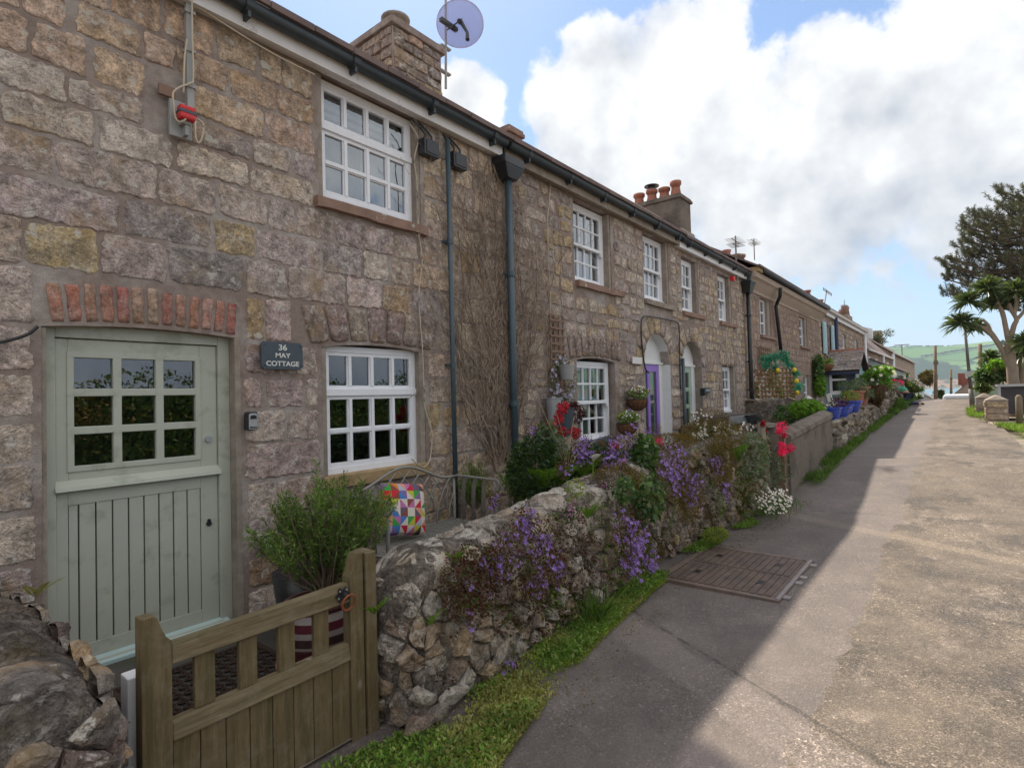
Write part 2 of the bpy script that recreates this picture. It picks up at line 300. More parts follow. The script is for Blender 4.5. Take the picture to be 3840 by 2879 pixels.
# ------------------------------------------------------------------ mesh building
W0 = {}                                                 # world origin of every object, for parenting
class MB:
    def __init__(s): s.v = []; s.f = []; s.m = []; s.c = []
    def add(s, vs, fs, mi=0, c=None):
        b = len(s.v); s.v.extend([tuple(x) for x in vs]); s.f.extend([tuple(b+i for i in f) for f in fs])
        s.m.extend([mi]*len(fs)); s.c.extend([c]*len(fs)); return s
    def box(s, x0, x1, y0, y1, z0, z1, mi=0, c=None):
        return s.add([(x0, y0, z0), (x1, y0, z0), (x1, y1, z0), (x0, y1, z0), (x0, y0, z1), (x1, y0, z1), (x1, y1, z1), (x0, y1, z1)],
              [(0, 3, 2, 1), (4, 5, 6, 7), (0, 1, 5, 4), (1, 2, 6, 5), (2, 3, 7, 6), (3, 0, 4, 7)], mi, c)
    def hexa(s, p, mi=0, c=None):                        # p: four bottom corners, four top corners
        return s.add(p, [(0, 3, 2, 1), (4, 5, 6, 7), (0, 1, 5, 4), (1, 2, 6, 5), (2, 3, 7, 6), (3, 0, 4, 7)], mi, c)
    def obox(s, cen, hx, hy, hz, rot=0., mi=0, c=None, tilt=None):
        M = Matrix.Rotation(rot, 3, 'Z')
        if tilt is not None: M = M @ tilt
        p = [Vector(cen)+M @ Vector((a*hx, b*hy, d*hz)) for d in (-1, 1) for a, b in ((-1, -1), (1, -1), (1, 1), (-1, 1))]
        return s.hexa(p, mi, c)
    def tube(s, pts, r, n=8, mi=0, cap=True, c=None):
        pts = [Vector(p) for p in pts]; k = len(pts); rs = r if isinstance(r, (list, tuple)) else [r]*k
        vs = []; ref = None
        for i, p in enumerate(pts):
            d = (pts[min(i+1, k-1)]-pts[max(i-1, 0)])
            if d.length < 1e-9: d = Vector((0, 0, 1))
            d.normalize()
            if ref is None: ref = Vector((0, 0, 1)) if abs(d.z) < .9 else Vector((1, 0, 0))
            a = d.cross(ref)
            if a.length < 1e-4: a = d.cross(Vector((1, .1, 0)))
            a.normalize(); b = a.cross(d).normalized(); ref = b if False else ref
            for j in range(n):
                t = 2*math.pi*j/n; vs.append(p+(a*math.cos(t)+b*math.sin(t))*rs[i])
        fs = [(i*n+j, i*n+(j+1) % n, (i+1)*n+(j+1) % n, (i+1)*n+j) for i in range(k-1) for j in range(n)]
        if cap: fs += [tuple(range(n))[::-1], tuple((k-1)*n+j for j in range(n))]
        return s.add(vs, fs, mi, c)
    def lathe(s, prof, cen, n=20, mi=0, c=None):         # prof: (radius, z)
        vs = []; cx, cy, cz = cen
        for r, z in prof:
            for j in range(n):
                t = 2*math.pi*j/n; vs.append((cx+r*math.cos(t), cy+r*math.sin(t), cz+z))
        k = len(prof)
        fs = [(i*n+j, i*n+(j+1) % n, (i+1)*n+(j+1) % n, (i+1)*n+j) for i in range(k-1) for j in range(n)]
        fs += [tuple(range(n))[::-1], tuple((k-1)*n+j for j in range(n))]
        return s.add(vs, fs, mi, c)
    def prism(s, poly, fn, d0, d1, mi=0, c=None):        # poly in (u, w), fn maps (u, w, d) to the world
        n = len(poly)
        vs = [fn(u, w, d0) for u, w in poly]+[fn(u, w, d1) for u, w in poly]
        fs = [tuple(range(n))[::-1], tuple(range(n, 2*n))]+[(i, (i+1) % n, n+(i+1) % n, n+i) for i in range(n)]
        return s.add(vs, fs, mi, c)
    def build(s, name, mat, parent=None, smooth=False, bevel=0, kind=None, keep=False):
        if not s.v: return None
        me = bpy.data.meshes.new(name); V = np.array(s.v, dtype=float)
        if keep and parent is not None: cen = np.array(W0[parent.name])
        elif keep: cen = np.zeros(3)
        else: cen = (V.min(0)+V.max(0))/2; cen[2] = V[:, 2].min() if parent is None else cen[2]
        me.from_pydata([tuple(x) for x in (V-cen)], [], s.f)
        for mm in (mat if isinstance(mat, (list, tuple)) else [mat]): me.materials.append(MATS[mm])
        me.polygons.foreach_set('material_index', s.m)
        if smooth: me.polygons.foreach_set('use_smooth', [True]*len(s.f))
        if not any(x is not None for x in s.c) and (mat if isinstance(mat, str) else mat[0]) in ('ashlar', 'farstone', 'brick', 'rubble', 'mossrubble'): s.c = [(.33, .265, .215)]*len(s.c)
        if any(x is not None for x in s.c):
            ca = me.color_attributes.new('tint', 'FLOAT_COLOR', 'CORNER'); arr = []
            for f, x in zip(s.f, s.c): arr += list((*(x or (.5, .5, .5))[:3], 1.))*len(f)
            ca.data.foreach_set('color', arr)
        o = bpy.data.objects.new(name, me); link(o, parent, cen)
        if bevel:
            b = o.modifiers.new('bevel', 'BEVEL'); b.width = bevel; b.segments = 2; b.limit_method = 'ANGLE'
        if kind: o['kind'] = kind
        return o
def link(o, parent, world):
    col.objects.link(o); W0[o.name] = tuple(world)
    if parent is not None:
        o.parent = parent; pw = W0[parent.name]; o.location = [world[i]-pw[i] for i in range(3)]
    else: o.location = tuple(world)
    return o
def tag(o, label, cat, group=None, kind=None):
    o['label'] = label; o['category'] = cat
    if group: o['group'] = group
    if kind: o['kind'] = kind
    return o
def thing(name, label, cat, loc=(0, 0, 0), group=None):
    o = bpy.data.objects.new(name, None); o.empty_display_size = .1; link(o, None, loc); return tag(o, label, cat, group)
def struct(o): o['kind'] = 'structure'; return o
def npmesh(name, V, F, mat, parent=None, kind=None, smooth=False):
    """V (n,3), F (m,4) numpy"""
    V = np.asarray(V, dtype=np.float64); F = np.asarray(F, dtype=np.int32)
    me = bpy.data.meshes.new(name); cen = (V.min(0)+V.max(0))/2
    if parent is None: cen[2] = V[:, 2].min()
    k = F.shape[1]
    me.vertices.add(len(V)); me.vertices.foreach_set('co', (V-cen).astype(np.float32).ravel())
    me.loops.add(F.size); me.loops.foreach_set('vertex_index', F.ravel())
    me.polygons.add(len(F)); me.polygons.foreach_set('loop_start', np.arange(0, F.size, k, dtype=np.int32))
    me.polygons.foreach_set('loop_total', np.full(len(F), k, dtype=np.int32))
    if smooth: me.polygons.foreach_set('use_smooth', np.ones(len(F), dtype=bool))
    me.update(calc_edges=True); me.materials.append(MATS[mat])
    o = bpy.data.objects.new(name, me); link(o, parent, cen)
    if kind: o['kind'] = kind
    return o
def unit(a): return a/np.maximum(np.linalg.norm(a, axis=1, keepdims=True), 1e-9)
def leafgeo(C, D, L, Wd, droop=.15):
    """diamond leaves: C base points, D directions, L lengths, Wd widths"""
    C = np.asarray(C, float); D = unit(np.asarray(D, float)); n = len(C)
    L = np.broadcast_to(L, n).reshape(-1, 1); Wd = np.broadcast_to(Wd, n).reshape(-1, 1)
    S = unit(np.cross(D, unit(NR.normal(size=(n, 3))))); mid = C+D*L*.5; tip = C+D*L; tip[:, 2] -= droop*L[:, 0]
    V = np.stack([C, mid-S*Wd/2, tip, mid+S*Wd/2], 1).reshape(-1, 3)
    return V, np.arange(4*n).reshape(-1, 4)
def leaves(name, C, D, L, Wd, mat, parent=None, kind='stuff', droop=.15):
    V, F = leafgeo(C, D, L, Wd, droop); return npmesh(name, V, F, mat, parent, kind)
def star(name, C, Nn, size, mat, parent=None, petals=5, cup=.35, kind='stuff'):
    C = np.asarray(C, float); n = len(C); Nn = unit(np.asarray(Nn, float)); size = np.broadcast_to(size, n).reshape(-1, 1)
    A = unit(np.cross(Nn, NR.normal(size=(n, 3)))); B = np.cross(Nn, A); Vs = []
    for k in range(petals):
        t = 2*math.pi*k/petals; d = A*math.cos(t)+B*math.sin(t); sd = -A*math.sin(t)+B*math.cos(t)
        Vs.append(np.stack([C, C+d*size*.55-sd*size*.30+Nn*size*cup*.5, C+d*size+Nn*size*cup, C+d*size*.55+sd*size*.30+Nn*size*cup*.5], 1))
    V = np.stack(Vs, 1).reshape(-1, 3)                 # petals of a blossom share no vertices
    return npmesh(name, V, np.arange(len(V)).reshape(-1, 4), mat, parent, kind)
def rnd_dirs(n, up=.3):
    d = NR.normal(size=(n, 3)); d = unit(d); d[:, 2] += up; return unit(d)
def ell(n, c, r, shell=.0):
    d = unit(NR.normal(size=(n, 3))); rr = (NR.rand(n, 1)*(1-shell)+shell)**(1/3.); return np.array(c)+d*rr*np.array(r)
def ground_z(x):
    return float(np.interp(x, [-50, 7.6, 9, 12, 16, 21, 26, 30, 33.5, 37, 45, 60, 90, 140, 400], [0, 0, .07, .30, .44, .58, .70, .84, .95, .90, .45, -.8, -3.2, -5.5, -9]))
# ---- stones
def rough_poly(cs, seg, amp, r=None):
    """subdivide and shake an outline given by its corners"""
    r = r or rng; out = []; n = len(cs)
    for i in range(n):
        a = Vector(cs[i]); b = Vector(cs[(i+1) % n]); L = (b-a).length; k = max(1, int(round(L/seg)))
        nn = Vector((-(b-a).y, (b-a).x))
        if nn.length > 0: nn.normalize()
        for j in range(k):
            t = j/k; p = a.lerp(b, t)
            if j == 0:
                cen = Vector((sum(c[0] for c in cs)/n, sum(c[1] for c in cs)/n)); p = p.lerp(cen, .02+.06*r.random())
            p = p+nn*r.uniform(-amp, amp)*1.
            out.append((p.x, p.y))
    return out
def stone_geo(mb, poly, fn, t, c, inset=.012, rough=.0022, mi=0, r=None):
    r = r or rng; n = len(poly); cx = sum(p[0] for p in poly)/n; cy = sum(p[1] for p in poly)/n
    hs = max(.02, min(max(p[0] for p in poly)-min(p[0] for p in poly), max(p[1] for p in poly)-min(p[1] for p in poly))/2)
    k1 = 1-inset/hs; k2 = k1*.55
    sc = lambda k, d, q: [fn(cx+(u-cx)*k, cy+(w-cy)*k, d+r.uniform(-q, q)) for u, w in poly]
    vs = [fn(u, w, -.01) for u, w in poly]+sc(1., t*.45, rough*.4)+sc(k1, t, rough)+sc(k2, t*1.04, rough*.9)+[fn(cx, cy, t+r.uniform(-rough, rough)*.6)]
    fs = []
    for L in range(3): fs += [(L*n+i, L*n+(i+1) % n, (L+1)*n+(i+1) % n, (L+1)*n+i) for i in range(n)]
    fs += [(3*n+i, 3*n+(i+1) % n, 4*n) for i in range(n)]
    mb.add(vs, fs, mi, c); return mb
PAL = [(.48, .395, .345), (.45, .36, .32), (.38, .31, .285), (.54, .46, .40), (.39, .31, .30), (.46, .36, .335), (.31, .265, .255), (.51, .415, .34), (.41, .315, .255)]
PALW = [(.46, .37, .28), (.42, .32, .24), (.37, .29, .25), (.48, .41, .33), (.33, .26, .235), (.46, .34, .22), (.30, .24, .22), (.40, .31, .27)]
OCH = [(.42, .31, .18), (.41, .32, .20), (.38, .26, .16)]
def pick(pal, och=.08, r=None):
    r = r or rng; c = r.choice(OCH) if r.random() < och else r.choice(pal); k = r.uniform(.84, 1.14)
    return tuple(x*k for x in c)
# ------------------------------------------------------------------ ground, road
def road_mat():
    mt, t, p, o = newmat('asphalt')
    g = t.nodes.new('ShaderNodeNewGeometry'); sp = t.nodes.new('ShaderNodeSeparateXYZ'); t.links.new(g.outputs['Position'], sp.inputs[0])
    X, Y = sp.outputs[0], sp.outputs[1]
    agg = vor(t, 95., 2.); ag2 = vor(t, 42., 6.); fine = noi(t, 170, 3, .7, 2.); med = noi(t, 3.0, 8, .68, 4.); big = noi(t, .75, 5, .6, 8., 1., 1.6)
    wob = noi(t, 1.6, 4, .6, 15.); wob2 = noi(t, 7, 4, .6, 17.)
    path = mixc(t, ramp(t, med, [(.4, 0.), (.65, 1.)]), (.135, .112, .102), (.190, .158, .143))          # smooth mauve tarmac by the walls
    lane = mixc(t, ramp(t, med, [(.35, 0.), (.62, 1.)]), (.112, .090, .072), (.190, .153, .120))           # old gritty lane
    lane = mixc(t, ramp(t, noi(t, 1.1, 8, .7, 27., 1., 1.4), [(.48, 0.), (.60, .75)]), lane, (.075, .064, .056))    # darker worn tarmac
    lane = mixc(t, ramp(t, noi(t, 1.7, 7, .66, 41., 1., 1.5), [(.55, 0.), (.64, .75)]), lane, (.235, .190, .155))     # sandy patches
    lane = mixc(t, ramp(t, noi(t, 9, 6, .7, 45.), [(.60, 0.), (.66, .4)]), lane, (.30, .25, .20))
    edge = math_(t, 'MULTIPLY_ADD', math_(t, 'SUBTRACT', wob, .5), .5, Y)
    side = ramp(t, edge, [(.0, 0.), (.01, 0.), (.02, 0.)])
    side = math_(t, 'GREATER_THAN', edge, .62)
    c = mixc(t, side, lane, path)
    def band(a, b, c0, w, soft=.04):                    # distance to the line a*X+b*Y=c0
        d = math_(t, 'ABSOLUTE', math_(t, 'SUBTRACT', math_(t, 'MULTIPLY_ADD', X, a, math_(t, 'MULTIPLY', Y, b)), c0))
        d = math_(t, 'MULTIPLY_ADD', math_(t, 'SUBTRACT', wob2, .5), .10, d)
        return math_(t, 'SUBTRACT', 1., math_(t, 'MULTIPLY', math_(t, 'SUBTRACT', d, w-soft), 1/soft, clamp=True), clamp=True)
    c = mixc(t, math_(t, 'MULTIPLY', band(.867, -.498, 2.10, .17), .5), c, (.24, .20, .18))                # filled trench near the cover
    c = mixc(t, math_(t, 'MULTIPLY', band(.89, -.46, 6.15, .13), .3), c, (.30, .24, .18))
    c = mixc(t, math_(t, 'MULTIPLY', band(1., .08, 12.6, .10), .3), c, (.26, .22, .19))
    c = mixc(t, math_(t, 'MULTIPLY', band(1., -.05, 19.2, .10), .3), c, (.27, .23, .20))
    c = mixc(t, math_(t, 'MULTIPLY', band(1., .02, 26.5, .25), .5), c, (.27, .23, .20))
    c = mixc(t, math_(t, 'MULTIPLY', band(.867, -.498, 2.31, .016, .012), .6), c, (.05, .045, .04))
    c = mixc(t, math_(t, 'MULTIPLY', band(1., .12, 8.3, .015, .01), .6), c, (.05, .045, .04))
    def cell(scale, off):
        n = t.nodes.new('ShaderNodeTexVoronoi'); n.inputs['Scale'].default_value = 1; t.links.new(posn(t, scale, off), n.inputs['Vector'])
        s_ = t.nodes.new('ShaderNodeSeparateColor'); t.links.new(n.outputs['Color'], s_.inputs[0]); return s_.outputs[0]
    g1 = cell(150, 1.); g2 = cell(70, 5.)
    rough_amt = ramp(t, noi(t, 1.3, 5, .6, 33.), [(.35, .35), (.6, 1.)])
    grit = mixc(t, 1., ramp(t, g1, [(0., .55), (.5, .95), (.85, 1.15), (1., 2.1)]), ramp(t, g2, [(0., .72), (.7, 1.02), (.93, 1.15), (1., 1.9)]), 'MULTIPLY')
    c = mixc(t, math_(t, 'MULTIPLY', rough_amt, ramp(t, side, [(0., 1.), (1., .55)])), c, mixc(t, 1., c, grit, 'MULTIPLY'))
    c = mixc(t, 1., c, ramp(t, big, [(.3, .82), (.7, 1.15)]), 'MULTIPLY')
    t.links.new(c, p.inputs['Base Color']); p.inputs['Specular IOR Level'].default_value = .35
    t.links.new(ramp(t, med, [(.3, .62), (.7, .9)]), p.inputs['Roughness'])
    h = math_(t, 'MULTIPLY_ADD', agg, -.7, math_(t, 'MULTIPLY', fine, .5)); h = math_(t, 'MULTIPLY_ADD', med, 1.5, h)
    bump(t, p, h, .6, .010)
road_mat()
plain('earth', (.22, .18, .14), .95, .35, 3, bmp=.6, bs=25, dirt=(.07, .08, .03), dscale=2)
plain('yardstone', (.085, .078, .072), .7, .3, 4, bmp=.4, bs=30, dirt=(.06, .07, .03), dscale=3)
plain('farfield', (.10, .16, .05), .95, .2, .01)
def sheet(name, xs, ys, zf, mat, smooth=True):
    V = np.array([(x, y, zf(x, y)) for x in xs for y in ys]); ny = len(ys)
    F = np.array([(i*ny+j, (i+1)*ny+j, (i+1)*ny+j+1, i*ny+j+1) for i in range(len(xs)-1) for j in range(ny-1)])
    return npmesh(name, V, F, mat, smooth=smooth)
def wob(x, y, a=.02, s=1.): return a*mnoise.noise(Vector((x*s, y*s, 3.)))
far_xs = [-60, -30]+list(np.arange(-12, 60, 1.5))+list(range(60, 401, 20))
struct(sheet('ground', far_xs, [-160, -80, -40, -20, -10, -6, -4, 2.3, 6, 12, 40, 80, 160], lambda x, y: ground_z(x)-.10-(.0 if abs(y) < 20 else .0), 'earth'))
def road_z(x, y): return ground_z(x)+wob(x, y, .012, .9)-.012*abs(y-.2)*.5
def redge(x): return -1.2-1.9*max(0, min(1, (10-x)/4.)) if x < 12 else np.interp(x, [12, 20, 27, 40], [-.95, -.75, -.3, -1.0])
rx = list(np.arange(-6, 46, .5))+list(range(46, 120, 4))
V = []; 
for x in rx:
    lo = float(redge(x)); hi = 2.45
    for k in range(15): y = lo+(hi-lo)*k/14; V.append((x, y, road_z(x, y)))
F = [(i*15+j, (i+1)*15+j, (i+1)*15+j+1, i*15+j+1) for i in range(len(rx)-1) for j in range(14)]
struct(npmesh('road', V, F, 'asphalt', smooth=True))
struct(sheet('garden_ground', [-6, .6, 2, 5, 8, 12, 16, 21, 26, 33, 45], [2.3, 2.8, 3.4, 4.3], lambda x, y: ground_z(x)+.004+(.02 if x > 4 else 0), 'earth'))
yard = MB()
yard.box(.6, 4.6, 2.50, 4.16, -.05, .012)
struct(yard.build('paving', 'yardstone'))

# ------------------------------------------------------------------ facade helper
YW = 4.15
def head_z(op, x):
    r = op.get('rise', 0)
    if not r: return op['z1']
    xc = (op['x0']+op['x1'])/2; hw = (op['x1']-op['x0'])/2; u = max(-1, min(1, (x-xc)/hw))
    return op['z1']+(r*math.sqrt(max(0, 1-u*u)) if op.get('round') else r*(1-u*u))
def facade(mb, X0, X1, Z0, Z1, ops, Y=YW, depth=.45):
    xs = {X0, X1}
    for op in ops:
        k = 14 if op.get('rise') else 1
        for i in range(k+1): xs.add(op['x0']+(op['x1']-op['x0'])*i/k)
    xs = sorted(xs)
    for a, b in zip(xs, xs[1:]):
        if b-a < 1e-6: continue
        mid = (a+b)/2; inn = sorted([op for op in ops if op['x0'] < mid < op['x1']], key=lambda o: o['z0']); z = (Z0, Z0)
        for op in inn:
            if op['z0'] > z[0]+1e-4: mb.hexa([(a, Y, z[0]), (b, Y, z[1]), (b, Y+depth, z[1]), (a, Y+depth, z[0]), (a, Y, op['z0']), (b, Y, op['z0']), (b, Y+depth, op['z0']), (a, Y+depth, op['z0'])])
            z = (head_z(op, a), head_z(op, b))
        mb.hexa([(a, Y, z[0]), (b, Y, z[1]), (b, Y+depth, z[1]), (a, Y+depth, z[0]), (a, Y, Z1), (b, Y, Z1), (b, Y+depth, Z1), (a, Y+depth, Z1)])
    return mb
def cut(iv, a, b):
    out = []
    for p, q in iv:
        if b <= p or a >= q: out.append((p, q)); continue
        if a > p: out.append((p, a))
        if b < q: out.append((b, q))
    return out
def coursing(wall, zs, x0, x1, blocks, fn, mat='ashlar', wid=(.24, .5), gap=(.012, .028), t=(.012, .03), pal=PAL, och=.08, seg=.05, amp=.007, limit=300, special=None, split=.0, name='stone', seed=1, vis=None, colf=None):
    r = random.Random(seed); items = []
    for za, zb in zip(zs, zs[1:]):
        iv = [(x0, x1)]
        for b in blocks:
            if len(b) == 4:
                if b[2] < zb-.04 and b[3] > za+.04: iv = cut(iv, b[0], b[1])
            else:
                xc, zc, R1, zt = b[1:]
                if za < zc < zb or za >= zc:
                    q = max(0, (za-zc))
                    if q < R1: hw = math.sqrt(R1*R1-q*q); iv = cut(iv, xc-hw, xc+hw)
                elif zb <= zc: pass
        for a, b in iv:
            if b-a < .07: continue
            brk = []
            if special: brk = [q for q in special.get(round(za, 2), []) if a+.06 < q < b-.06]
            pts = [a]+brk+[b]
            allp = []
            for p, q in zip(pts, pts[1:]):
                allp.append(p)
                if q-p > wid[1]*1.25 and not (brk and q-p < .62):
                    k = max(1, int(round((q-p)/r.uniform(*wid)))); ws = [r.uniform(.7, 1.3) for _ in range(k)]; s = sum(ws); acc = p
                    for w_ in ws[:-1]: acc += w_/s*(q-p); allp.append(acc)
            allp.append(b)
            for p, q in zip(allp, allp[1:]):
                cells = [(p, q, za, zb)]
                if split and r.random() < split and zb-za > .16:
                    zm = za+(zb-za)*r.uniform(.4, .6); xm = p+(q-p)*r.uniform(.35, .65)
                    cells = [(p, q, za, zm), (p, q, zm, zb)] if r.random() < .5 else [(p, xm, za, zb), (xm, q, za, zm), (xm, q, zm, zb)]
                items += cells
    stuff = MB(); n = 0
    def vsize(c):
        return -c[0] if vis is None else vis(c)
    items.sort(key=vsize, reverse=True)
    for (p, q, za, zb) in items:
        g = [r.uniform(*gap) for _ in range(4)]
        if q-p < .08 or zb-za < .05: g = [x*.6 for x in g]
        w, h = q-p, zb-za; j = lambda s: r.uniform(-s, s)
        cs = [(p+g[0]+j(.012), za+g[2]+j(.010)), (q-g[1]+j(.012), za+g[2]+j(.010)), (q-g[1]+j(.018), zb-g[3]+j(.015)), (p+g[0]+j(.018), zb-g[3]+j(.015))]
        c = pick(pal, och, r)
        if colf: c = colf((p+q)/2, (za+zb)/2, c)
        poly = rough_poly(cs, seg, amp, r); tt = r.uniform(*t)
        if n < limit:
            m = MB(); stone_geo(m, poly, fn, tt, c, min(.008, h*.08), .0022, 0, r); m.build(name, mat, wall, smooth=False); n += 1
        else: stone_geo(stuff, rough_poly(cs, .12, amp, r), fn, tt, c, min(.012, h*.1), .003, 0, r)
    if stuff.v: stuff.build('stonework', mat, wall, smooth=True, kind='stuff')
def fnY(Y): return lambda u, w, d: (u, Y-d, w)
def voussoirs(wall, op, n, h, mat='ashlar', pal=PAL, fan=1.28, gap=.012, fn=None, cols=None, seed=3, name='stone', thick=None, t=.022, och=.05):
    r = random.Random(seed); fn = fn or fnY(YW); x0, x1 = op['x0'], op['x1']; xc = (x0+x1)/2
    for i in range(n):
        a = x0+(x1-x0)*i/n; b = x0+(x1-x0)*(i+1)/n
        if thick: m_ = (a+b)/2; a, b = m_-thick/2, m_+thick/2
        else: a += gap; b -= gap
        za, zb = head_z(op, a)+.012, head_z(op, b)+.012; hh = h+r.uniform(-.012, .012)
        A, B = xc+(a-xc)*fan, xc+(b-xc)*fan
        if thick: M_ = xc+((a+b)/2-xc)*fan; A, B = M_-thick/2, M_+thick/2
        poly = rough_poly([(a, za), (b, zb), (B+r.uniform(-.005, .005), zb+hh), (A+r.uniform(-.005, .005), za+hh)], .05, .004, r)
        m = MB(); stone_geo(m, poly, fn, r.uniform(t*.7, t*1.2), cols[i % len(cols)] if cols else pick(pal, och, r), .008, .003, 0, r)
        m.build(name, mat, wall, smooth=True)
def ring_stones(wall, xc, zc, r0, r1, n, a0=0., a1=math.pi, seed=4, pal=PALW, mat='ashlar'):
    r = random.Random(seed); fn = fnY(YW)
    for i in range(n):
        p = a0+(a1-a0)*i/n+.025; q = a0+(a1-a0)*(i+1)/n-.025; R1 = r1+r.uniform(-.05, .05)
        cs = [(xc+r0*math.cos(p), zc+r0*math.sin(p)), (xc+R1*math.cos(p), zc+R1*math.sin(p)), (xc+R1*math.cos(q), zc+R1*math.sin(q)), (xc+r0*math.cos(q), zc+r0*math.sin(q))]
        m = MB(); stone_geo(m, rough_poly(cs, .07, .004, r), fn, r.uniform(.015, .03), pick(pal, .05, r), .01, .003, 0, r); m.build('stone', mat, wall, smooth=True)

# ------------------------------------------------------------------ windows and doors
def pane_grid(win, xs, zs, Y, glass, bar=.022, frame='oldwhite', bd=.03):
    """panes and bars between the given break lists"""
    for i in range(len(xs)-1):
        for j in range(len(zs)-1):
            m = MB(); m.add([(xs[i], Y, zs[j]), (xs[i+1], Y, zs[j]), (xs[i+1], Y, zs[j+1]), (xs[i], Y, zs[j+1])], [(0, 1, 2, 3)]); m.build('pane', glass, win)
    for x in xs[1:-1]:
        m = MB(); m.box(x-bar/2, x+bar/2, Y-bd, Y+.008, zs[0], zs[-1]); m.box(x-bar*.85, x+bar*.85, Y-bd*.45, Y+.006, zs[0]+.001, zs[-1]-.001); m.build('glazing_bar', frame, win)
    for z in zs[1:-1]:
        m = MB(); m.box(xs[0], xs[-1], Y-bd+.003, Y+.007, z-bar/2, z+bar/2); m.box(xs[0], xs[-1], Y-bd*.45+.002, Y+.005, z-bar*.85, z+bar*.85); m.build('glazing_bar', frame, win)
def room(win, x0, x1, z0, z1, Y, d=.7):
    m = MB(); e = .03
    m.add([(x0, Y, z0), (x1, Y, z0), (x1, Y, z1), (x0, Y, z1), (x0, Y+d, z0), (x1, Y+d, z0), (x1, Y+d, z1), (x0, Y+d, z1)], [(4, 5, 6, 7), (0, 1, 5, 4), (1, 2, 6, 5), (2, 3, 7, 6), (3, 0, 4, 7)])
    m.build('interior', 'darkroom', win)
def curtain(win, x0, x1, z0, z1, Y, mat='curtain', n=9, amp=.015):
    V = []; F = []; k = n*4
    for i in range(k+1):
        x = x0+(x1-x0)*i/k; y = Y+amp*math.sin(i*math.pi/2.)
        V += [(x, y, z0), (x, y, z1)]
    F = [(2*i, 2*i+2, 2*i+3, 2*i+1) for i in range(k)]
    m = MB(); m.add(V, F); m.build('curtain', mat, win, smooth=True)
def rect_frame(m, x0, x1, z0, z1, y0, y1, w, wb=None, wt=None):
    wb = wb or w; wt = wt or w
    m.box(x0, x0+w, y0, y1, z0, z1); m.box(x1-w, x1, y0, y1, z0, z1); m.box(x0+w, x1-w, y0, y1, z0, z0+wb); m.box(x0+w, x1-w, y0, y1, z1-wt, z1)
def casement(parent, x0, x1, z0, z1, zt, glass, label=None, Y=4.25):
    m = MB(); rect_frame(m, x0, x1, z0, z1, Y-.03, Y+.06, .045, .055, .055)
    m.box(x0-.002, x1+.002, Y-.045, Y+.05, zt-.03, zt+.03)
    w = m.build('window', 'oldwhite', parent, bevel=.003)
    if label: w['label'] = label
    xi = [x0+.045+(x1-x0-.09)*i/4 for i in range(5)]
    s = MB(); rect_frame(s, x0+.045, x1-.045, zt+.03, z1-.055, Y-.022, Y+.02, .03); s.build('sash', 'oldwhite', w, bevel=.002)
    s = MB(); rect_frame(s, x0+.045, x1-.045, z0+.055, zt-.03, Y-.022, Y+.02, .032, .04); s.build('sash', 'oldwhite', w, bevel=.002)
    xi = [x0+.075]+xi[1:-1]+[x1-.077]
    pane_grid(w, xi, [zt+.06, z1-.085], Y, glass, .03); zl = z0+.095
    pane_grid(w, xi, [zl, (zl+zt-.062)/2, zt-.062], Y, glass, .03)
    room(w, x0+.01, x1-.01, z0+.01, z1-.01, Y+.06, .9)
    return w
def sash_window(parent, x0, x1, z0, z1, cols, rows=2, glass='glass', Y=4.27, mat='upvc', curt=None, group=None, sc=1.):
    m = MB(); rect_frame(m, x0, x1, z0, z1, Y-.02, Y+.09, .05*sc, .06, .06); m.box(x0-.02, x1+.02, Y-.05, Y, z0-.015, z0+.035)
    w = m.build('window', mat, parent, bevel=.003); zm = (z0+z1)/2-.02; a, b = x0+.05*sc, x1-.05*sc
    for (p, q, yo, tag_) in ((zm-.005, z1-.06, 0., 'top'), (z0+.05, zm+.03, .035, 'bottom')):
        s = MB(); rect_frame(s, a, b, p, q, Y+yo-.012, Y+yo+.022, .042*sc, .055 if tag_ == 'bottom' else .04, .035)
        if tag_ == 'top': s.box(a-.005, b+.005, Y-.03, Y+.01, p-.012, p+.03); s.box(b-.05*sc, b, Y-.035, Y+.01, p-.06, p-.012)
        so_ = s.build('sash', mat, w, bevel=.003)
        xi = [a+.042*sc+(b-a-.084*sc)*i/cols for i in range(cols+1)]; zi = [p+.05+(q-.035-p-.05)*i/rows for i in range(rows+1)]
        pane_grid(w, xi, zi, Y+yo+.012, glass, .018*sc, mat, .022)
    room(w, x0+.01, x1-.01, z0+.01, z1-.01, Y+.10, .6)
    if curt:
        for (u, v, cm) in curt: curtain(w, x0+(x1-x0)*u, x0+(x1-x0)*v, z0+.06, z1-.05, Y+.13, cm, max(2, int(10*(v-u))))
    return w
def sillstone(parent, x0, x1, z, h=.08, mat='sill', out=.06, y=YW):
    r = random.Random(int(x0*100)); m = MB(); k = 10; V = []
    for i in range(k+1):
        x = x0+(x1-x0)*i/k; j = lambda: r.uniform(-.006, .006)
        V += [(x, y-out+j(), z+j()), (x, y-out+j(), z+h+j()*.5), (x, y+.12, z+h+.01), (x, y+.12, z)]
    F = [(4*i+a, 4*i+4+a, 4*i+4+(a+1) % 4, 4*i+(a+1) % 4) for i in range(k) for a in range(4)]+[(0, 1, 2, 3), (4*k+3, 4*k+2, 4*k+1, 4*k)]
    m.add(V, F); return m.build('window_sill', mat, parent)
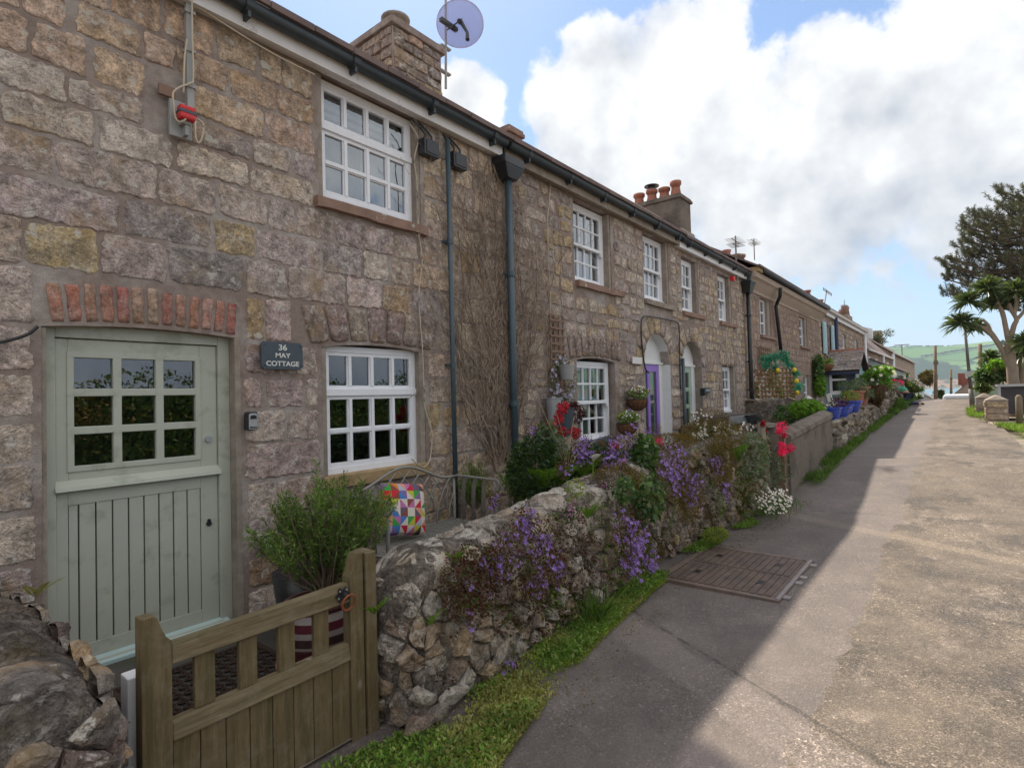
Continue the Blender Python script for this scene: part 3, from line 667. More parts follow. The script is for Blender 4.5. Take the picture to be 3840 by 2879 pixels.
def eaves(root, x0, x1, zg=4.53, fasc=True, soff='fascia'):
    m = MB(); m.tube([(x0, 3.985, zg), (x1, 3.985, zg)], .057, 12); g = m.build('gutter', 'gutter', root, smooth=True)
    x = x0+.35
    while x < x1-.1:
        b = MB(); b.tube([(x-.03, 3.985, zg), (x+.03, 3.985, zg)], .066, 12); b.box(x-.012, x+.012, 3.95, 4.07, zg-.10, zg-.02); b.build('gutter_bracket', 'gutter', g); x += .92
    if fasc:
        m = MB(); m.box(x0, x1, 4.035, 4.075, zg-.145, zg+.05); m.box(x0, x1, 4.076, 4.149, zg-.125, zg-.10); m.build('fascia', soff, root)
    return g
def roof(root, x0, x1, z0=4.60, pitch=30, ridge=6.7, mat='rooftile', y0=3.95, back=9.4):
    t = math.tan(R_(pitch)); zr = z0+(ridge-y0)*t; m = MB()
    m.hexa([(x0, y0, z0-.05), (x1, y0, z0-.05), (x1, ridge, zr-.05), (x0, ridge, zr-.05), (x0, y0, z0), (x1, y0, z0), (x1, ridge, zr), (x0, ridge, zr)])
    m.hexa([(x0, ridge, zr-.05), (x1, ridge, zr-.05), (x1, back, z0-.05), (x0, back, z0-.05), (x0, ridge, zr), (x1, ridge, zr), (x1, back, z0), (x0, back, z0)])
    k = max(4, int((x1-x0)/.35))
    for i in range(k):                                  # lower edge of the slates
        a = x0+(x1-x0)*i/k; m.box(a+.004, a+(x1-x0)/k-.004, y0-.045, y0+.01, z0-.045+.006*(i % 2), z0+.008)
    return m.build('roof', mat, root), zr
def party(root, x, z0, z1, y1=9.3, th=.3, mat='mortar'):
    pass
def backwall(root, x0, x1, z1=4.6):
    m = MB(); m.box(x0, x1, 9.0, 9.3, -.5, z1); m.build('rear_wall', 'cement', root)
def gables(root, x, zr, z0=4.55, ridge=6.7, mat='cement', back=9.3, zb=-.5, th=.25):
    m = MB(); fn = lambda u, w, d: (x+d, u, w)
    m.prism([(YW+.451, zb), (back-.31, zb), (back-.31, z0), (ridge, zr-.10), (YW+.451, z0)], fn, 0, th); m.build('gable_wall', mat, root)
def downpipe(root, x, z1, z0, r=.034, mat='pipeblack', y=4.06, joints=(.5,)):
    m = MB(); m.tube([(x, y, z1), (x, y, z0)], r, 12)
    p = m.build('downpipe', mat, root, smooth=True)
    for j in joints:
        z = z0+(z1-z0)*j; b = MB(); b.tube([(x, y, z-.03), (x, y, z+.03)], r*1.22, 12); b.box(x-.05, x+.05, y+.02, y+.09, z-.012, z+.012); b.build('pipe_bracket', mat, p)
    return p
def chimney(root, x0, x1, y0, y1, z0, z1, faces, mat='mortar', pots=(), cap=.05, potmat='terracotta', pal=PALW, seed=5, stones=True, label=None):
    m = MB(); m.box(x0, x1, y0, y1, z0, z1); m.box(x0-cap, x1+cap, y0-cap, y1+cap, z1, z1+.07); m.box(x0-cap*.5, x1+cap*.5, y0-cap*.5, y1+cap*.5, z1+.07, z1+.12)
    c = m.build('chimney', mat, root, bevel=.012)
    if label: c['label'] = label
    if stones:
        zs = [z0]; r = random.Random(seed)
        while zs[-1] < z1-.1: zs.append(min(z1-.01, zs[-1]+r.uniform(.09, .16)))
        coursing(c, zs, x0+.01, x1-.01, [], lambda u, w, d: (u, y0-d, w), 'ashlar', (.14, .34), (.004, .012), (.015, .04), pal, .12, .06, .006, 120, seed=seed)
        coursing(c, zs, y0+.01, y1-.01, [], lambda u, w, d: (x0-d, u, w), 'ashlar', (.14, .34), (.004, .012), (.015, .04), pal, .12, .06, .006, 120, seed=seed+1)
    for (px, py, r0, h, pm) in pots:
        q = MB(); q.lathe([(r0*1.15, 0), (r0*1.1, .03), (r0*.82, h*.55), (r0*.8, h*.74), (r0*1.05, h*.80), (r0*1.08, h), (r0*.85, h), (r0*.8, h*.5)], (px, py, z1+.11), 16); q.build('chimney_pot', pm, c, smooth=True)
    return c

# ------------------------------------------------------------------ cottage 36
LABEL = tag
A = thing('stone_cottage', 'nearest stone cottage with sage green stable door and white casement windows', 'cottage', (.0, YW, 0))
opD = dict(x0=.79, x1=1.93, z0=-.05, z1=2.085, rise=.03)
opU = dict(x0=2.615, x1=3.755, z0=3.31, z1=4.42)
opL = dict(x0=2.615, x1=3.755, z0=.955, z1=2.06, rise=.045)
m = facade(MB(), -3.0, 5.05, -.3, 4.5, [opD, opU, opL]); wallA = m.build('wall', 'mortar', A)
zsA = [-.02, .22, .47, .73, 1.015, 1.297, 1.55, 1.81, 2.075, 2.42, 2.70, 2.957, 3.215, 3.44, 3.64, 3.89, 4.12, 4.40]
blk = [(.76, 1.96, -1, 2.40), (2.58, 3.79, 3.24, 4.6), (2.58, 3.79, .90, 2.1), (2.36, 3.98, 2.08, 2.41), (1.33, 1.60, 3.40, 3.76)]
sp = {2.42: [.05, .38, .72, 1.08, 1.46, 1.98, 2.32, 2.86, 3.24, 3.62], 2.7: [.32, .58, 1.20, 1.76, 2.06, 2.62, 3.35, 3.62], 2.96: [.10, .45, .86, 1.40, 1.80, 2.17, 2.40, 2.76, 3.06],
      3.22: [.30, .66, 1.12, 1.52, 1.86, 2.25], 3.44: [.5, .92, 1.30, 1.66, 2.05, 2.36], 2.08: [2.12, 2.42], 1.81: [2.22], 1.55: [2.12, 2.45], 1.3: [2.28], 1.02: [2.18, 2.46], .73: [2.2, 2.5]}
def colA(x, z, c):
    if 2.42 < z < 2.7:
        if .72 < x < 1.08: return (.42, .325, .19)
        if 1.46 < x < 1.98: return (.25, .22, .21)
        if 3.2 < x < 3.62: return (.38, .27, .18)
    if 2.7 < z < 2.95 and 1.7 < x < 2.06: return (.40, .30, .18)
    if z > 4.1 and x > 1.9 and x < 2.6: return (.43, .32, .22)
    if 3.9 < z < 4.15 and 1.9 < x < 2.5: return (.42, .29, .20)
    if z > 3.6 and x < 2.6: return (c[0]*1.18, c[1]*1.05, c[2]*.9)
    if x > 3.8: return (c[0]*1.05, c[1]*1.0, c[2]*.88)
    if z < 2.4 and x > 1.9: return (c[0]*.98, c[1]*.93, c[2]*.93)
    return c
def visA(c):
    xm = (c[0]+c[1])/2; return -abs(xm-1.6)-(3 if xm < .2 else 0)
coursing(wallA, zsA, -2.98, 5.04, blk, fnY(YW), 'ashlar', (.26, .50), (.009, .022), (.003, .013), PAL, .035, .026, .010, 290, sp, seed=21, vis=visA, colf=colA)
BR = [(.40, .19, .135), (.34, .13, .095), (.40, .22, .165), (.38, .17, .125), (.34, .12, .10), (.37, .23, .165), (.38, .26, .18), (.36, .14, .105), (.39, .21, .155), (.38, .18, .13), (.40, .21, .17), (.36, .15, .11), (.32, .10, .08)]
voussoirs(wallA, dict(x0=.83, x1=1.905, z0=0, z1=2.098, rise=.03), 13, .235, 'brick', fan=1.05, thick=.060, cols=BR, seed=9, name='brick', t=.012)
VS = [(.26, .195, .165), (.27, .185, .17), (.29, .235, .19), (.28, .20, .185), (.27, .19, .175), (.26, .20, .17), (.25, .195, .18)]
voussoirs(wallA, dict(x0=2.50, x1=3.86, z0=0, z1=2.075, rise=.045), 7, .30, 'ashlar', fan=1.13, cols=VS, seed=12)
# reveals and fillets
for bx_ in ((3.70, 3.752, 4.155, 4.33, 3.33, 4.41), (3.69, 3.752, 4.155, 4.33, .96, 2.10), (1.895, 1.935, 4.145, 4.34, 0, 2.10), (2.617, 2.66, 4.16, 4.32, 3.33, 4.41), (2.617, 2.66, 4.16, 4.32, .96, 2.06), (.792, .815, 4.16, 4.34, 0, 2.08)):
    m = MB(); m.box(*bx_); m.build('reveal', 'cement', wallA)
wU = casement(A, 2.655, 3.70, 3.345, 4.40, 3.995, 'skyglass', 'white twelve pane casement window under the eaves')
curtain(wU, 3.24, 3.64, 3.36, 4.05, 4.42, 'curtain', 6)
mm = MB()
for k in range(3): mm.box(2.68, 3.66, 4.36, 4.38, 4.09+.075*k, 4.13+.075*k)
mm.build('blind', 'curtain', wU)
wL = casement(A, 2.655, 3.70, .975, 2.085, 1.68, 'glass', 'white twelve pane casement window beside the slate name plate')
s = sillstone(A, 2.57, 3.80, 3.235, .085); s = sillstone(A, 2.60, 3.76, .87, .10, 'ochrestone', .045)
# stable door
fr = MB(); fr.box(.812, .872, 4.235, 4.33, 0, 2.10); fr.box(1.815, 1.895, 4.235, 4.33, 0, 2.10); fr.box(.872, 1.815, 4.238, 4.33, 2.035, 2.115)
fr.box(.86, 1.83, 4.20, 4.33, .0, .045)
dfr = fr.build('door_frame', 'sage', A, bevel=.004)
door = MB()
zS = onY(300, 1033, 4.25).z                             # top of the lower leaf
px0, px1 = onY(152, 890, 4.26).x, onY(428, 890, 4.26).x; pz1, pz0 = onY(280, 770, 4.26).z, onY(280, 1002, 4.26).z
door.box(.876, px0-.012, 4.262, 4.30, zS+.005, 2.03); door.box(px1+.012, 1.812, 4.262, 4.30, zS+.005, 2.03)
door.box(px0-.012, px1+.012, 4.262, 4.30, pz1+.012, 2.03); door.box(px0-.012, px1+.012, 4.262, 4.30, zS+.005, pz0-.012)
do = door.build('door', 'sage', A, bevel=.003); do['label'] = 'sage green stable door with nine panes over a boarded lower leaf'
pw = (px1-px0)/3; ph = (pz1-pz0)/3
for i in range(4):
    w_ = .018 if i in (0, 3) else .024
    b = MB(); b.box(px0+pw*i-w_, px0+pw*i+w_, 4.254, 4.29, pz0-.012, pz1+.012); b.build('glazing_bar', 'sage', do, bevel=.004)
for i in range(4):
    w_ = .018 if i in (0, 3) else .024
    b = MB(); b.box(px0-.0178, px1+.0178, 4.2535, 4.289, pz0+ph*i-w_, pz0+ph*i+w_); b.build('glazing_bar', 'sage', do, bevel=.004)
for i in range(3):
    for j in range(3):
        b = MB(); x, z = px0+pw*i, pz0+ph*j; b.add([(x, 4.282, z), (x+pw, 4.282, z), (x+pw, 4.282, z+ph), (x, 4.282, z+ph)], [(0, 1, 2, 3)]); b.build('pane', 'glass', do)
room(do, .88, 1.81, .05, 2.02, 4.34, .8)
b = MB(); V = [(.865, 4.262, zS-.03), (1.825, 4.262, zS-.03), (1.825, 4.262, zS+.035), (.865, 4.262, zS+.035), (.865, 4.215, zS-.03), (1.825, 4.215, zS-.03), (1.825, 4.222, zS-.005), (.865, 4.222, zS-.005)]
b.add(V, [(0, 1, 2, 3), (4, 7, 6, 5), (0, 4, 5, 1), (3, 2, 6, 7), (0, 3, 7, 4), (1, 5, 6, 2)]); b.build('weatherboard', 'sage', do, bevel=.003)
lb = MB(); bx0, bx1 = onY(148, 1200, 4.26).x, onY(436, 1200, 4.26).x; bz1, bz0 = zS-.12, .145
lb.box(.876, bx0, 4.262, 4.30, .05, zS-.03); lb.box(bx1, 1.812, 4.262, 4.30, .05, zS-.03); lb.box(bx0, bx1, 4.262, 4.30, bz1, zS-.03); lb.box(bx0, bx1, 4.262, 4.30, .05, bz0)
lb.build('lower_leaf', 'sage', do, bevel=.003)
for i in range(9):
    w_ = (bx1-bx0)/8.6; a = bx0+w_*(i-.4) if i else bx0; e = min(bx1, bx0+w_*(i+.6))
    b = MB(); b.box(a+.004, e-.004, 4.268, 4.295, bz0, bz1); b.build('board', 'sage', do, bevel=.003)
k = onY(449, 948, 4.26); b = MB(); b.tube([(k.x, 4.262, k.z), (k.x, 4.24, k.z)], .021, 16); b.build('lock', 'galv', do, smooth=False)
k = onY(451, 1130, 4.26); b = MB(); b.tube([(k.x, 4.262, k.z), (k.x, 4.25, k.z)], .018, 12); b.tube([(k.x, 4.256, k.z+.022), (k.x, 4.25, k.z+.022)], .012, 10); b.build('keyhole_cover', 'blackiron', do)
b = MB(); b.hexa([(.85, 4.17, .0), (1.86, 4.17, .0), (1.86, 4.26, .0), (.85, 4.26, .0), (.85, 4.17, .03), (1.86, 4.17, .03), (1.86, 4.26, .055), (.85, 4.26, .055)]); b.build('threshold', 'paleaqua', do)
b = MB(); b.box(.75, 1.98, 3.98, 4.17, -.02, .0); b.build('door_step', 'cement', A)
eaves(A, -3.0, 4.93)
rf, zr = roof(A, -3.0, 5.0)
gables(A, -3.0, zr); backwall(A, -3., 5.05)
chimney(A, 4.56, 5.42, 5.50, 6.70, 4.9, 6.41, 0, 'mortar', [(4.80, 5.72, .18, .17, 'cement')], .05, pal=[(.30, .22, .18), (.26, .19, .165), (.34, .25, .19), (.36, .23, .16), (.22, .175, .16)], label='broad rubble chimney with one low pot')
# downpipes and boxes on cottage 36
downpipe(A, 4.08, 4.30, .02, .026, 'bluepipe', 4.075, (.45, .75))
for (x, z, y) in ((3.83, 4.125, 4.09), (4.24, 4.125, 4.09)):
    b = MB(); b.box(x-.10, x+.10, y-.045, y+.05, z-.085, z+.075); b.box(x-.075, x+.075, y-.052, y-.045, z-.065, z+.055); q = b.build('junction_box', 'blackplastic', A, bevel=.006)
    for s_ in (-.05, .04):
        b = MB(); b.tube([(x+s_, y, z+.07), (x+s_, y, z+.13), (x+s_-.03, y+.03, z+.19), (x+s_-.12, y+.045, z+.25)], .011, 6); b.build('cable', 'blackplastic', q)
# painted cable down the facade
def cable(name, pts, r, mat, parent):
    P = [Vector(p) for p in pts]; out = []
    for i in range(len(P)-1):
        a, b_ = P[i], P[i+1]; pa = P[i-1] if i else a; pb = P[i+2] if i+2 < len(P) else b_
        for k in range(6):
            t = k/6; out.append(.5*((2*a)+(-pa+b_)*t+(2*pa-5*a+4*b_-pb)*t*t+(-pa+3*a-3*b_+pb)*t**3))
    out.append(P[-1]); m = MB(); m.tube(out, r, 6); return m.build(name, mat, parent, smooth=True)
pv = [(885, 268), (903, 300), (895, 345), (901, 400), (904, 500), (912, 560), (905, 640), (913, 760), (916, 840), (918, 880), (932, 930), (930, 985), (918, 1008), (903, 1003), (888, 990)]
cable('cable', [onY(x, y, 4.105) for x, y in pv], .0055, 'cable', A)
cable('cable', [onY(x, y, 4.10) for x, y in [(-30, 745), (20, 735), (60, 722), (82, 705)]], .010, 'blackplastic', A)
cable('cable', [onY(x, y, 4.07) for x, y in [(402, 20), (415, 14), (450, 30), (520, 75), (600, 122), (680, 162)]], .006, 'cable', A)
# service bracket with red tape
sb = thing('service_bracket', 'rusty cable bracket with red taped insulator on the stone wall', 'cable bracket', (1.55, 4.1, 3.5))
b = MB(); b.box(1.46, 1.60, 4.085, 4.115, 3.43, 3.68); b.build('back_plate', 'greymetal', sb, bevel=.004)
b = MB(); b.box(1.40, 1.50, 4.09, 4.118, 3.69, 3.76); b.build('red_plate', 'sill', sb)
b = MB(); b.box(1.562, 1.608, 4.06, 4.10, 3.62, 4.9); b.build('pole', 'greymetal', sb, bevel=.003)
for z in (4.05, 3.80, 4.32):
    b = MB(); b.box(1.552, 1.618, 4.05, 4.108, z-.01, z+.012); b.build('strap', 'greymetal', sb)
q = onY(403, 246, 4.02)
b = MB(); b.obox((q.x, 4.02, q.z+.025), .052, .035, .020, 0, 0); b.obox((q.x, 4.02, q.z-.024), .052, .035, .024); b.build('insulator', 'redtape', sb, bevel=.012)
b = MB(); b.obox((q.x, 4.02, q.z+.001), .054, .037, .010); b.build('tape_band', 'slate', sb, bevel=.002)
b = MB(); b.box(q.x-.03, q.x+.03, 4.02, 4.09, q.z-.07, q.z-.05); b.box(q.x-.005, q.x+.02, 4.03, 4.09, q.z-.14, q.z-.05); b.build('arm', 'greymetal', sb)
cable('wire', [(1.592, 4.035, 4.7), (1.588, 4.035, 4.2), (1.592, 4.035, 3.86), (1.565, 4.03, 3.80), (1.50, 4.03, 3.745), (1.462, 4.03, 3.69), (1.465, 4.03, 3.62), (1.475, 4.03, 3.53), (1.495, 4.02, 3.505), (1.52, 4.0, 3.52), (1.545, 4.0, 3.575)], .0062, 'cable', sb)
cable('wire', [(1.552, 4.03, 4.10), (1.535, 4.03, 3.95), (1.528, 4.035, 3.72)], .006, 'cable', sb)
cable('wire', [(1.60, 4.0, 3.56), (1.635, 3.99, 3.53), (1.628, 3.99, 3.45), (1.612, 3.99, 3.40), (1.598, 3.99, 3.39), (1.585, 3.99, 3.42), (1.583, 3.99, 3.50), (1.59, 4.0, 3.56)], .0055, 'cable', sb)

# lettering
def lettering(parent, body, x, z, size, y, mat, name='lettering', font_bold=False, ext=.002, align='CENTER', rotz=0., world=None, sx=1.):
    cu = bpy.data.curves.new(name, 'FONT'); cu.body = body; cu.size = size; cu.extrude = ext; cu.align_x = align; cu.align_y = 'CENTER'
    if font_bold: cu.offset = size*.018
    o = bpy.data.objects.new('tmp', cu); col.objects.link(o); dg = bpy.context.evaluated_depsgraph_get()
    me = bpy.data.meshes.new_from_object(o.evaluated_get(dg)); col.objects.unlink(o); bpy.data.objects.remove(o)
    me.name = name; me.materials.clear(); me.materials.append(MATS[mat])
    n = bpy.data.objects.new(name, me); link(n, parent, (x, y, z)); n.rotation_euler = (R_(90), 0, rotz); n.scale = (sx, 1, 1); return n
a, b_ = onY(564, 737, 4.09), onY(655, 800, 4.09)
nx0, nx1, nz0, nz1 = 2.068, 2.405, 1.862, 2.072
sg = thing('name_plate', 'dark slate plate reading 36 MAY COTTAGE beside the green door', 'house sign', (2.24, 4.09, 1.86))
c_ = .018; poly = [(nx0+c_, nz0), (nx1-c_, nz0), (nx1-c_, nz0+c_*.4), (nx1, nz0+c_), (nx1, nz1-c_), (nx1-c_*.4, nz1-c_), (nx1-c_, nz1), (nx0+c_, nz1), (nx0+c_*.4, nz1-c_), (nx0, nz1-c_), (nx0, nz0+c_), (nx0+c_*.4, nz0+c_)]
b = MB(); b.prism(poly, fnY(4.11), 0, .022); b.build('plate', 'slate', sg)
xc = (nx0+nx1)/2
lettering(sg, '36', xc, 2.028, .062, 4.0865, 'paintwhite', font_bold=True, sx=1.15); lettering(sg, 'MAY', xc, 1.967, .050, 4.0865, 'paintwhite', font_bold=True, sx=1.2); lettering(sg, 'COTTAGE', xc, 1.903, .053, 4.0865, 'paintwhite', font_bold=True, sx=1.1)
for (u, w_) in ((nx0+.022, nz0+.028), (nx1-.022, nz0+.028), (nx0+.022, nz1-.028), (nx1-.022, nz1-.028)):
    b = MB(); b.tube([(u, 4.09, w_), (u, 4.085, w_)], .005, 8); b.build('screw', 'black', sg)
def lockbox(x, z, label):
    t = thing('key_safe', label, 'key safe', (x, 4.1, z-.08), 'key safes on the cottage wall')
    def rr(x0, x1, z0, z1, r):
        out = []
        for cx_, cz_, a0 in ((x1-r*.4, z0+r*.4, -90), (x1-r, z1-r, 0), (x0+r, z1-r, 90), (x0+r*.4, z0+r*.4, 180)):
            rad = r*.4 if a0 in (-90, 180) else r
            for k in range(5): an = R_(a0+k*22.5); out.append((cx_+rad*math.cos(an), cz_+rad*math.sin(an)))
        return out
    b = MB(); b.prism(rr(x-.040, x+.040, z-.068, z+.068, .022), fnY(4.125), 0, .058); b.build('case', 'blackplastic', t, bevel=.004)
    b = MB(); b.prism(rr(x-.032, x+.034, z-.062, z+.056, .018), fnY(4.067), 0, .007); f = b.build('front', 'lockgrey', t, bevel=.002)
    b = MB(); b.prism([(x-.021, z+.012), (x-.008, z+.016), (x, z+.012), (x+.010, z+.016), (x+.023, z+.013), (x+.023, z+.035), (x+.012, z+.041), (x, z+.042), (x-.012, z+.040), (x-.021, z+.035)], fnY(4.06), 0, .004); b.build('shutter', 'black', f)
    lettering(f, 'Master', x+.001, z-.047, .018, 4.0585, 'black', font_bold=True, sx=1.1)
    return t
lockbox(1.985, 1.475, 'key safe on the wall just below the slate name plate'); lockbox(2.085, .545, 'lower key safe half hidden behind the rosemary bush')
# aerial mast with dish on the chimney
dm = thing('satellite_dish', 'translucent oval satellite dish on a mast fixed to the rubble chimney', 'satellite dish', (4.93, 5.6, 5.5))
mx = 4.98
b = MB(); b.tube([onY(963, 192, 5.6), onY(963, -60, 5.6)], .018, 8); b.build('mast', 'greymetal', dm)
for (px, py) in ((962, 158), (962, 104)):
    q = onY(px, py, 5.62); b = MB(); b.box(q.x-.10, q.x+.09, 5.59, 5.65, q.z-.012, q.z+.012); b.tube([(q.x-.02, 5.62, q.z), (5.42, 5.66, q.z)], .012, 6); b.build('bracket', 'greymetal', dm)
dc = onY(993, 50, 5.35); dn = (Vector((0, 0, EYE))-dc).normalized(); dn = Vector((.55, .45, .30)).normalized()
ax = dn.cross(Vector((0, 0, 1))).normalized(); ay = ax.cross(dn)
V = [dc]; F = []; nr, ns = 5, 32
for i in range(1, nr+1):
    for j in range(ns):
        t = 2*math.pi*j/ns; rr_ = i/nr; V.append(dc+(ax*math.cos(t)*.335+ay*math.sin(t)*.30)*rr_+dn*.06*rr_*rr_)
F = [(0, 1+j, 1+(j+1) % ns) for j in range(ns)]+[(1+i*ns+j, 1+(i+1)*ns+j, 1+(i+1)*ns+(j+1) % ns, 1+i*ns+(j+1) % ns) for i in range(nr-1) for j in range(ns)]
mt, t_, p_, o_ = newmat('dish'); p_.inputs['Base Color'].default_value = (.42, .40, .50, 1); p_.inputs['Roughness'].default_value = .5
tr_ = t_.nodes.new('ShaderNodeBsdfTransparent'); tr_.inputs[0].default_value = (.84, .84, .93, 1); mx_ = t_.nodes.new('ShaderNodeMixShader'); mx_.inputs[0].default_value = .34
t_.links.new(tr_.outputs[0], mx_.inputs[1]); t_.links.new(p_.outputs[0], mx_.inputs[2]); t_.links.new(mx_.outputs[0], o_.inputs[0])
b = MB(); b.add(V, F); d_ = b.build('dish', 'dish', dm, smooth=True); sdf = d_.modifiers.new('thick', 'SOLIDIFY'); sdf.thickness = .006
b = MB(); b.tube([V[1+(nr-1)*ns+j] for j in range(ns)]+[V[1+(nr-1)*ns]], .006, 6, cap=False); b.build('rim', 'mauvefl', dm)
b = MB(); q = onY(963, 43, 5.38); b.box(q.x-.05, dc.x+.02, 5.40, 5.46, q.z-.02, q.z+.03); b.tube([dc-dn*.02, dc-dn*.12], .03, 8); b.tube([(dc.x-.03, 5.31, dc.z), (dc.x-.02, 5.19, dc.z-.22), (dc.x-.04, 5.17, dc.z-.34)], [.03, .022, .03], 8); b.tube([(dc.x+.02, 5.32, dc.z+.05), (dc.x-.18, 5.42, dc.z-.16)], .01, 6); b.build('feed_arm', 'blackplastic', dm)
# ------------------------------------------------------------------ cottage B (purple door) and cottage C (number 32)
B = thing('stone_cottage', 'stone cottage with purple glazed door under a white arch', 'cottage', (5.05, YW, 0))
opB = [dict(x0=6.60, x1=7.66, z0=3.22, z1=4.39), dict(x0=6.58, x1=7.68, z0=.90, z1=2.09, rise=.05), dict(x0=8.80, x1=9.84, z0=3.23, z1=4.39), dict(x0=8.70, x1=9.78, z0=-.05, z1=2.10, rise=.54, round=True)]
wallB = facade(MB(), 5.053, 10.20, -.3, 4.5, opB).build('wall', 'mortar', B)
zsB = [-.02, .2, .42, .66, .9, 1.12, 1.30, 1.52, 1.70, 1.90, 2.09, 2.40, 2.60, 2.78, 3.0, 3.20, 3.40, 3.60, 3.82, 4.02, 4.22, 4.40]
blkB = [(6.56, 7.74, 3.12, 4.6), (6.54, 7.76, .86, 2.1), (6.2, 8.02, 2.09, 2.42), (8.77, 9.92, 3.12, 4.6), (8.68, 9.80, -1, 2.12), ('arc', 9.24, 2.1, .90, 3.)]
def colB(x, z, c):
    if 6.1 < x < 6.62 and 3.6 < z < 4.2: return (.40, .30, .17)
    return c
visn = lambda c: -c[0]*.5+(c[1]-c[0])*4
coursing(wallB, zsB, 5.06, 10.19, blkB, fnY(YW), 'ashlar', (.2, .42), (.016, .036), (.006, .018), PALW+PAL, .05, .045, .014, 290, None, .12, seed=31, vis=visn, colf=colB)
voussoirs(wallB, dict(x0=6.40, x1=7.86, z0=0, z1=2.10, rise=.05), 9, .30, 'ashlar', fan=1.10, cols=[(.26, .185, .16), (.24, .175, .15), (.27, .195, .17)], seed=14)
ring_stones(wallB, 9.24, 2.1, .565, .86, 9)
m = MB(); m.box(7.60, 7.657, 4.16, 4.36, 3.23, 4.38); m.box(9.77, 9.837, 4.16, 4.36, 3.24, 4.38)
m.build('window_reveal', 'cement', wallB)
curtW = [(.05, .35, 'mintcloth'), (.62, .95, 'curtain')]
sash_window(B, 6.64, 7.60, 3.23, 4.37, 4, 2, 'skyglass', curt=[(.6, .96, 'curtain')])
sash_window(B, 6.62, 7.64, .92, 2.09, 4, 2, 'glass', curt=[(.05, .30, 'mintcloth'), (.34, .62, 'mintcloth'), (.80, .97, 'curtain')])
sash_window(B, 8.84, 9.77, 3.245, 4.37, 4, 2, 'skyglass', curt=[(.5, .96, 'curtain')])
sillstone(B, 6.62, 7.98, 3.13, .085); sillstone(B, 8.78, 10.02, 3.13, .085, 'cement'); 
def arch_liner(parent, xc, hw, zs, z0, y0, y1, mat, t=.004, name='door_reveal'):
    P = [(xc+hw-t, z0), (xc+hw-t, zs)]+[(xc+(hw-t)*math.cos(a), zs+(hw-t)*math.sin(a)) for a in [math.pi*k/24 for k in range(1, 24)]]+[(xc-hw+t, zs), (xc-hw+t, z0)]
    V = []; F = []
    for (x, z) in P: V += [(x, y0, z), (x, y1, z)]
    F = [(2*i, 2*i+1, 2*i+3, 2*i+2) for i in range(len(P)-1)]
    m = MB(); m.add(V, F); return m.build(name, mat, parent)
arch_liner(B, 9.24, .54, 2.10, .0, YW-.004, 4.34, 'whitewash')
def arch_panel(parent, xc, hw, zs, y, mat, d=.03, name='tympanum'):
    P = [(xc+hw, zs)]+[(xc+hw*math.cos(math.pi*k/24), zs+hw*math.sin(math.pi*k/24)) for k in range(1, 24)]+[(xc-hw, zs)]
    m = MB(); m.prism(P, fnY(y), -d, 0); return m.build(name, mat, parent)
arch_panel(B, 9.24, .535, 2.16, 4.315, 'whitewash')
fr = MB(); fr.box(8.705, 8.77, 4.285, 4.34, 0, 2.12); fr.box(9.60, 9.665, 4.285, 4.34, 0, 2.12); fr.box(8.70, 9.77, 4.275, 4.34, 2.12, 2.165); fr.box(9.665, 9.775, 4.30, 4.34, 0, 2.12); fr.build('door_frame', 'whitewash', B, bevel=.003)
dB = MB(); dB.box(8.77, 8.86, 4.30, 4.335, .03, 2.12); dB.box(9.51, 9.60, 4.30, 4.335, .03, 2.12); dB.box(9.14, 9.23, 4.30, 4.335, .72, 2.0); dB.box(8.86, 9.51, 4.30, 4.335, 1.99, 2.12); dB.box(8.86, 9.51, 4.30, 4.335, .03, .74)
dP = dB.build('door', 'purple', B, bevel=.004); dP['label'] = 'purple door with two tall glass panels'
for (x0, x1) in ((8.86, 9.14), (9.23, 9.51)):
    b = MB(); b.add([(x0, 4.32, .74), (x1, 4.32, .74), (x1, 4.32, 1.99), (x0, 4.32, 1.99)], [(0, 1, 2, 3)]); b.build('pane', 'glass', dP)
room(dP, 8.78, 9.6, .05, 2.1, 4.345, .6); curtain(dP, 8.84, 9.53, .7, 2.05, 4.37, 'mintcloth', 8, .006)
b = MB(); b.box(9.08, 9.30, 4.29, 4.30, .50, .57); b.build('letterbox', 'brass', dP, bevel=.003)
b = MB(); b.box(9.535, 9.575, 4.29, 4.30, .84, 1.06); b.tube([(9.555, 4.29, .98), (9.555, 4.25, .98), (9.47, 4.245, .98)], .009, 8); b.build('handle', 'brass', dP)
pl = onY(1376, 778, 4.11); b = MB(); b.box(pl.x-.17, pl.x+.17, 4.098, 4.118, pl.z-.06, pl.z+.05)
t_ = thing('name_plate', 'faded pale name plate to the left of the white arch', 'house sign', (pl.x, 4.11, pl.z)); b.build('plate', 'fascia', t_); 
eaves(B, 5.0, 10.15, soff='cement'); rB, zr = roof(B, 5.0, 10.2); backwall(B, 5.05, 10.2)
chimney(B, 6.90, 7.24, 5.5, 6.3, 5.0, 5.86, 0, 'sill', (), .04, stones=False, label='small dark brick chimney stack')
downpipe(B, 5.02, 4.20, .02, .042, 'bluepipe', 4.03, (.36, .72))
b = MB(); b.hexa([(4.93, 3.96, 4.13), (5.11, 3.96, 4.13), (5.11, 4.13, 4.13), (4.93, 4.13, 4.13), (4.84, 3.92, 4.27), (5.20, 3.92, 4.27), (5.20, 4.13, 4.27), (4.84, 4.13, 4.27)])
b.box(4.84, 5.20, 3.92, 4.13, 4.272, 4.37); b.build('hopper_head', 'blackplastic', B, bevel=.008)
cable('cable', [onY(x, y, 4.11) for x, y in [(1190, 392), (1186, 440), (1183, 480), (1185, 560), (1188, 620), (1189, 680)]], .006, 'cable', B)
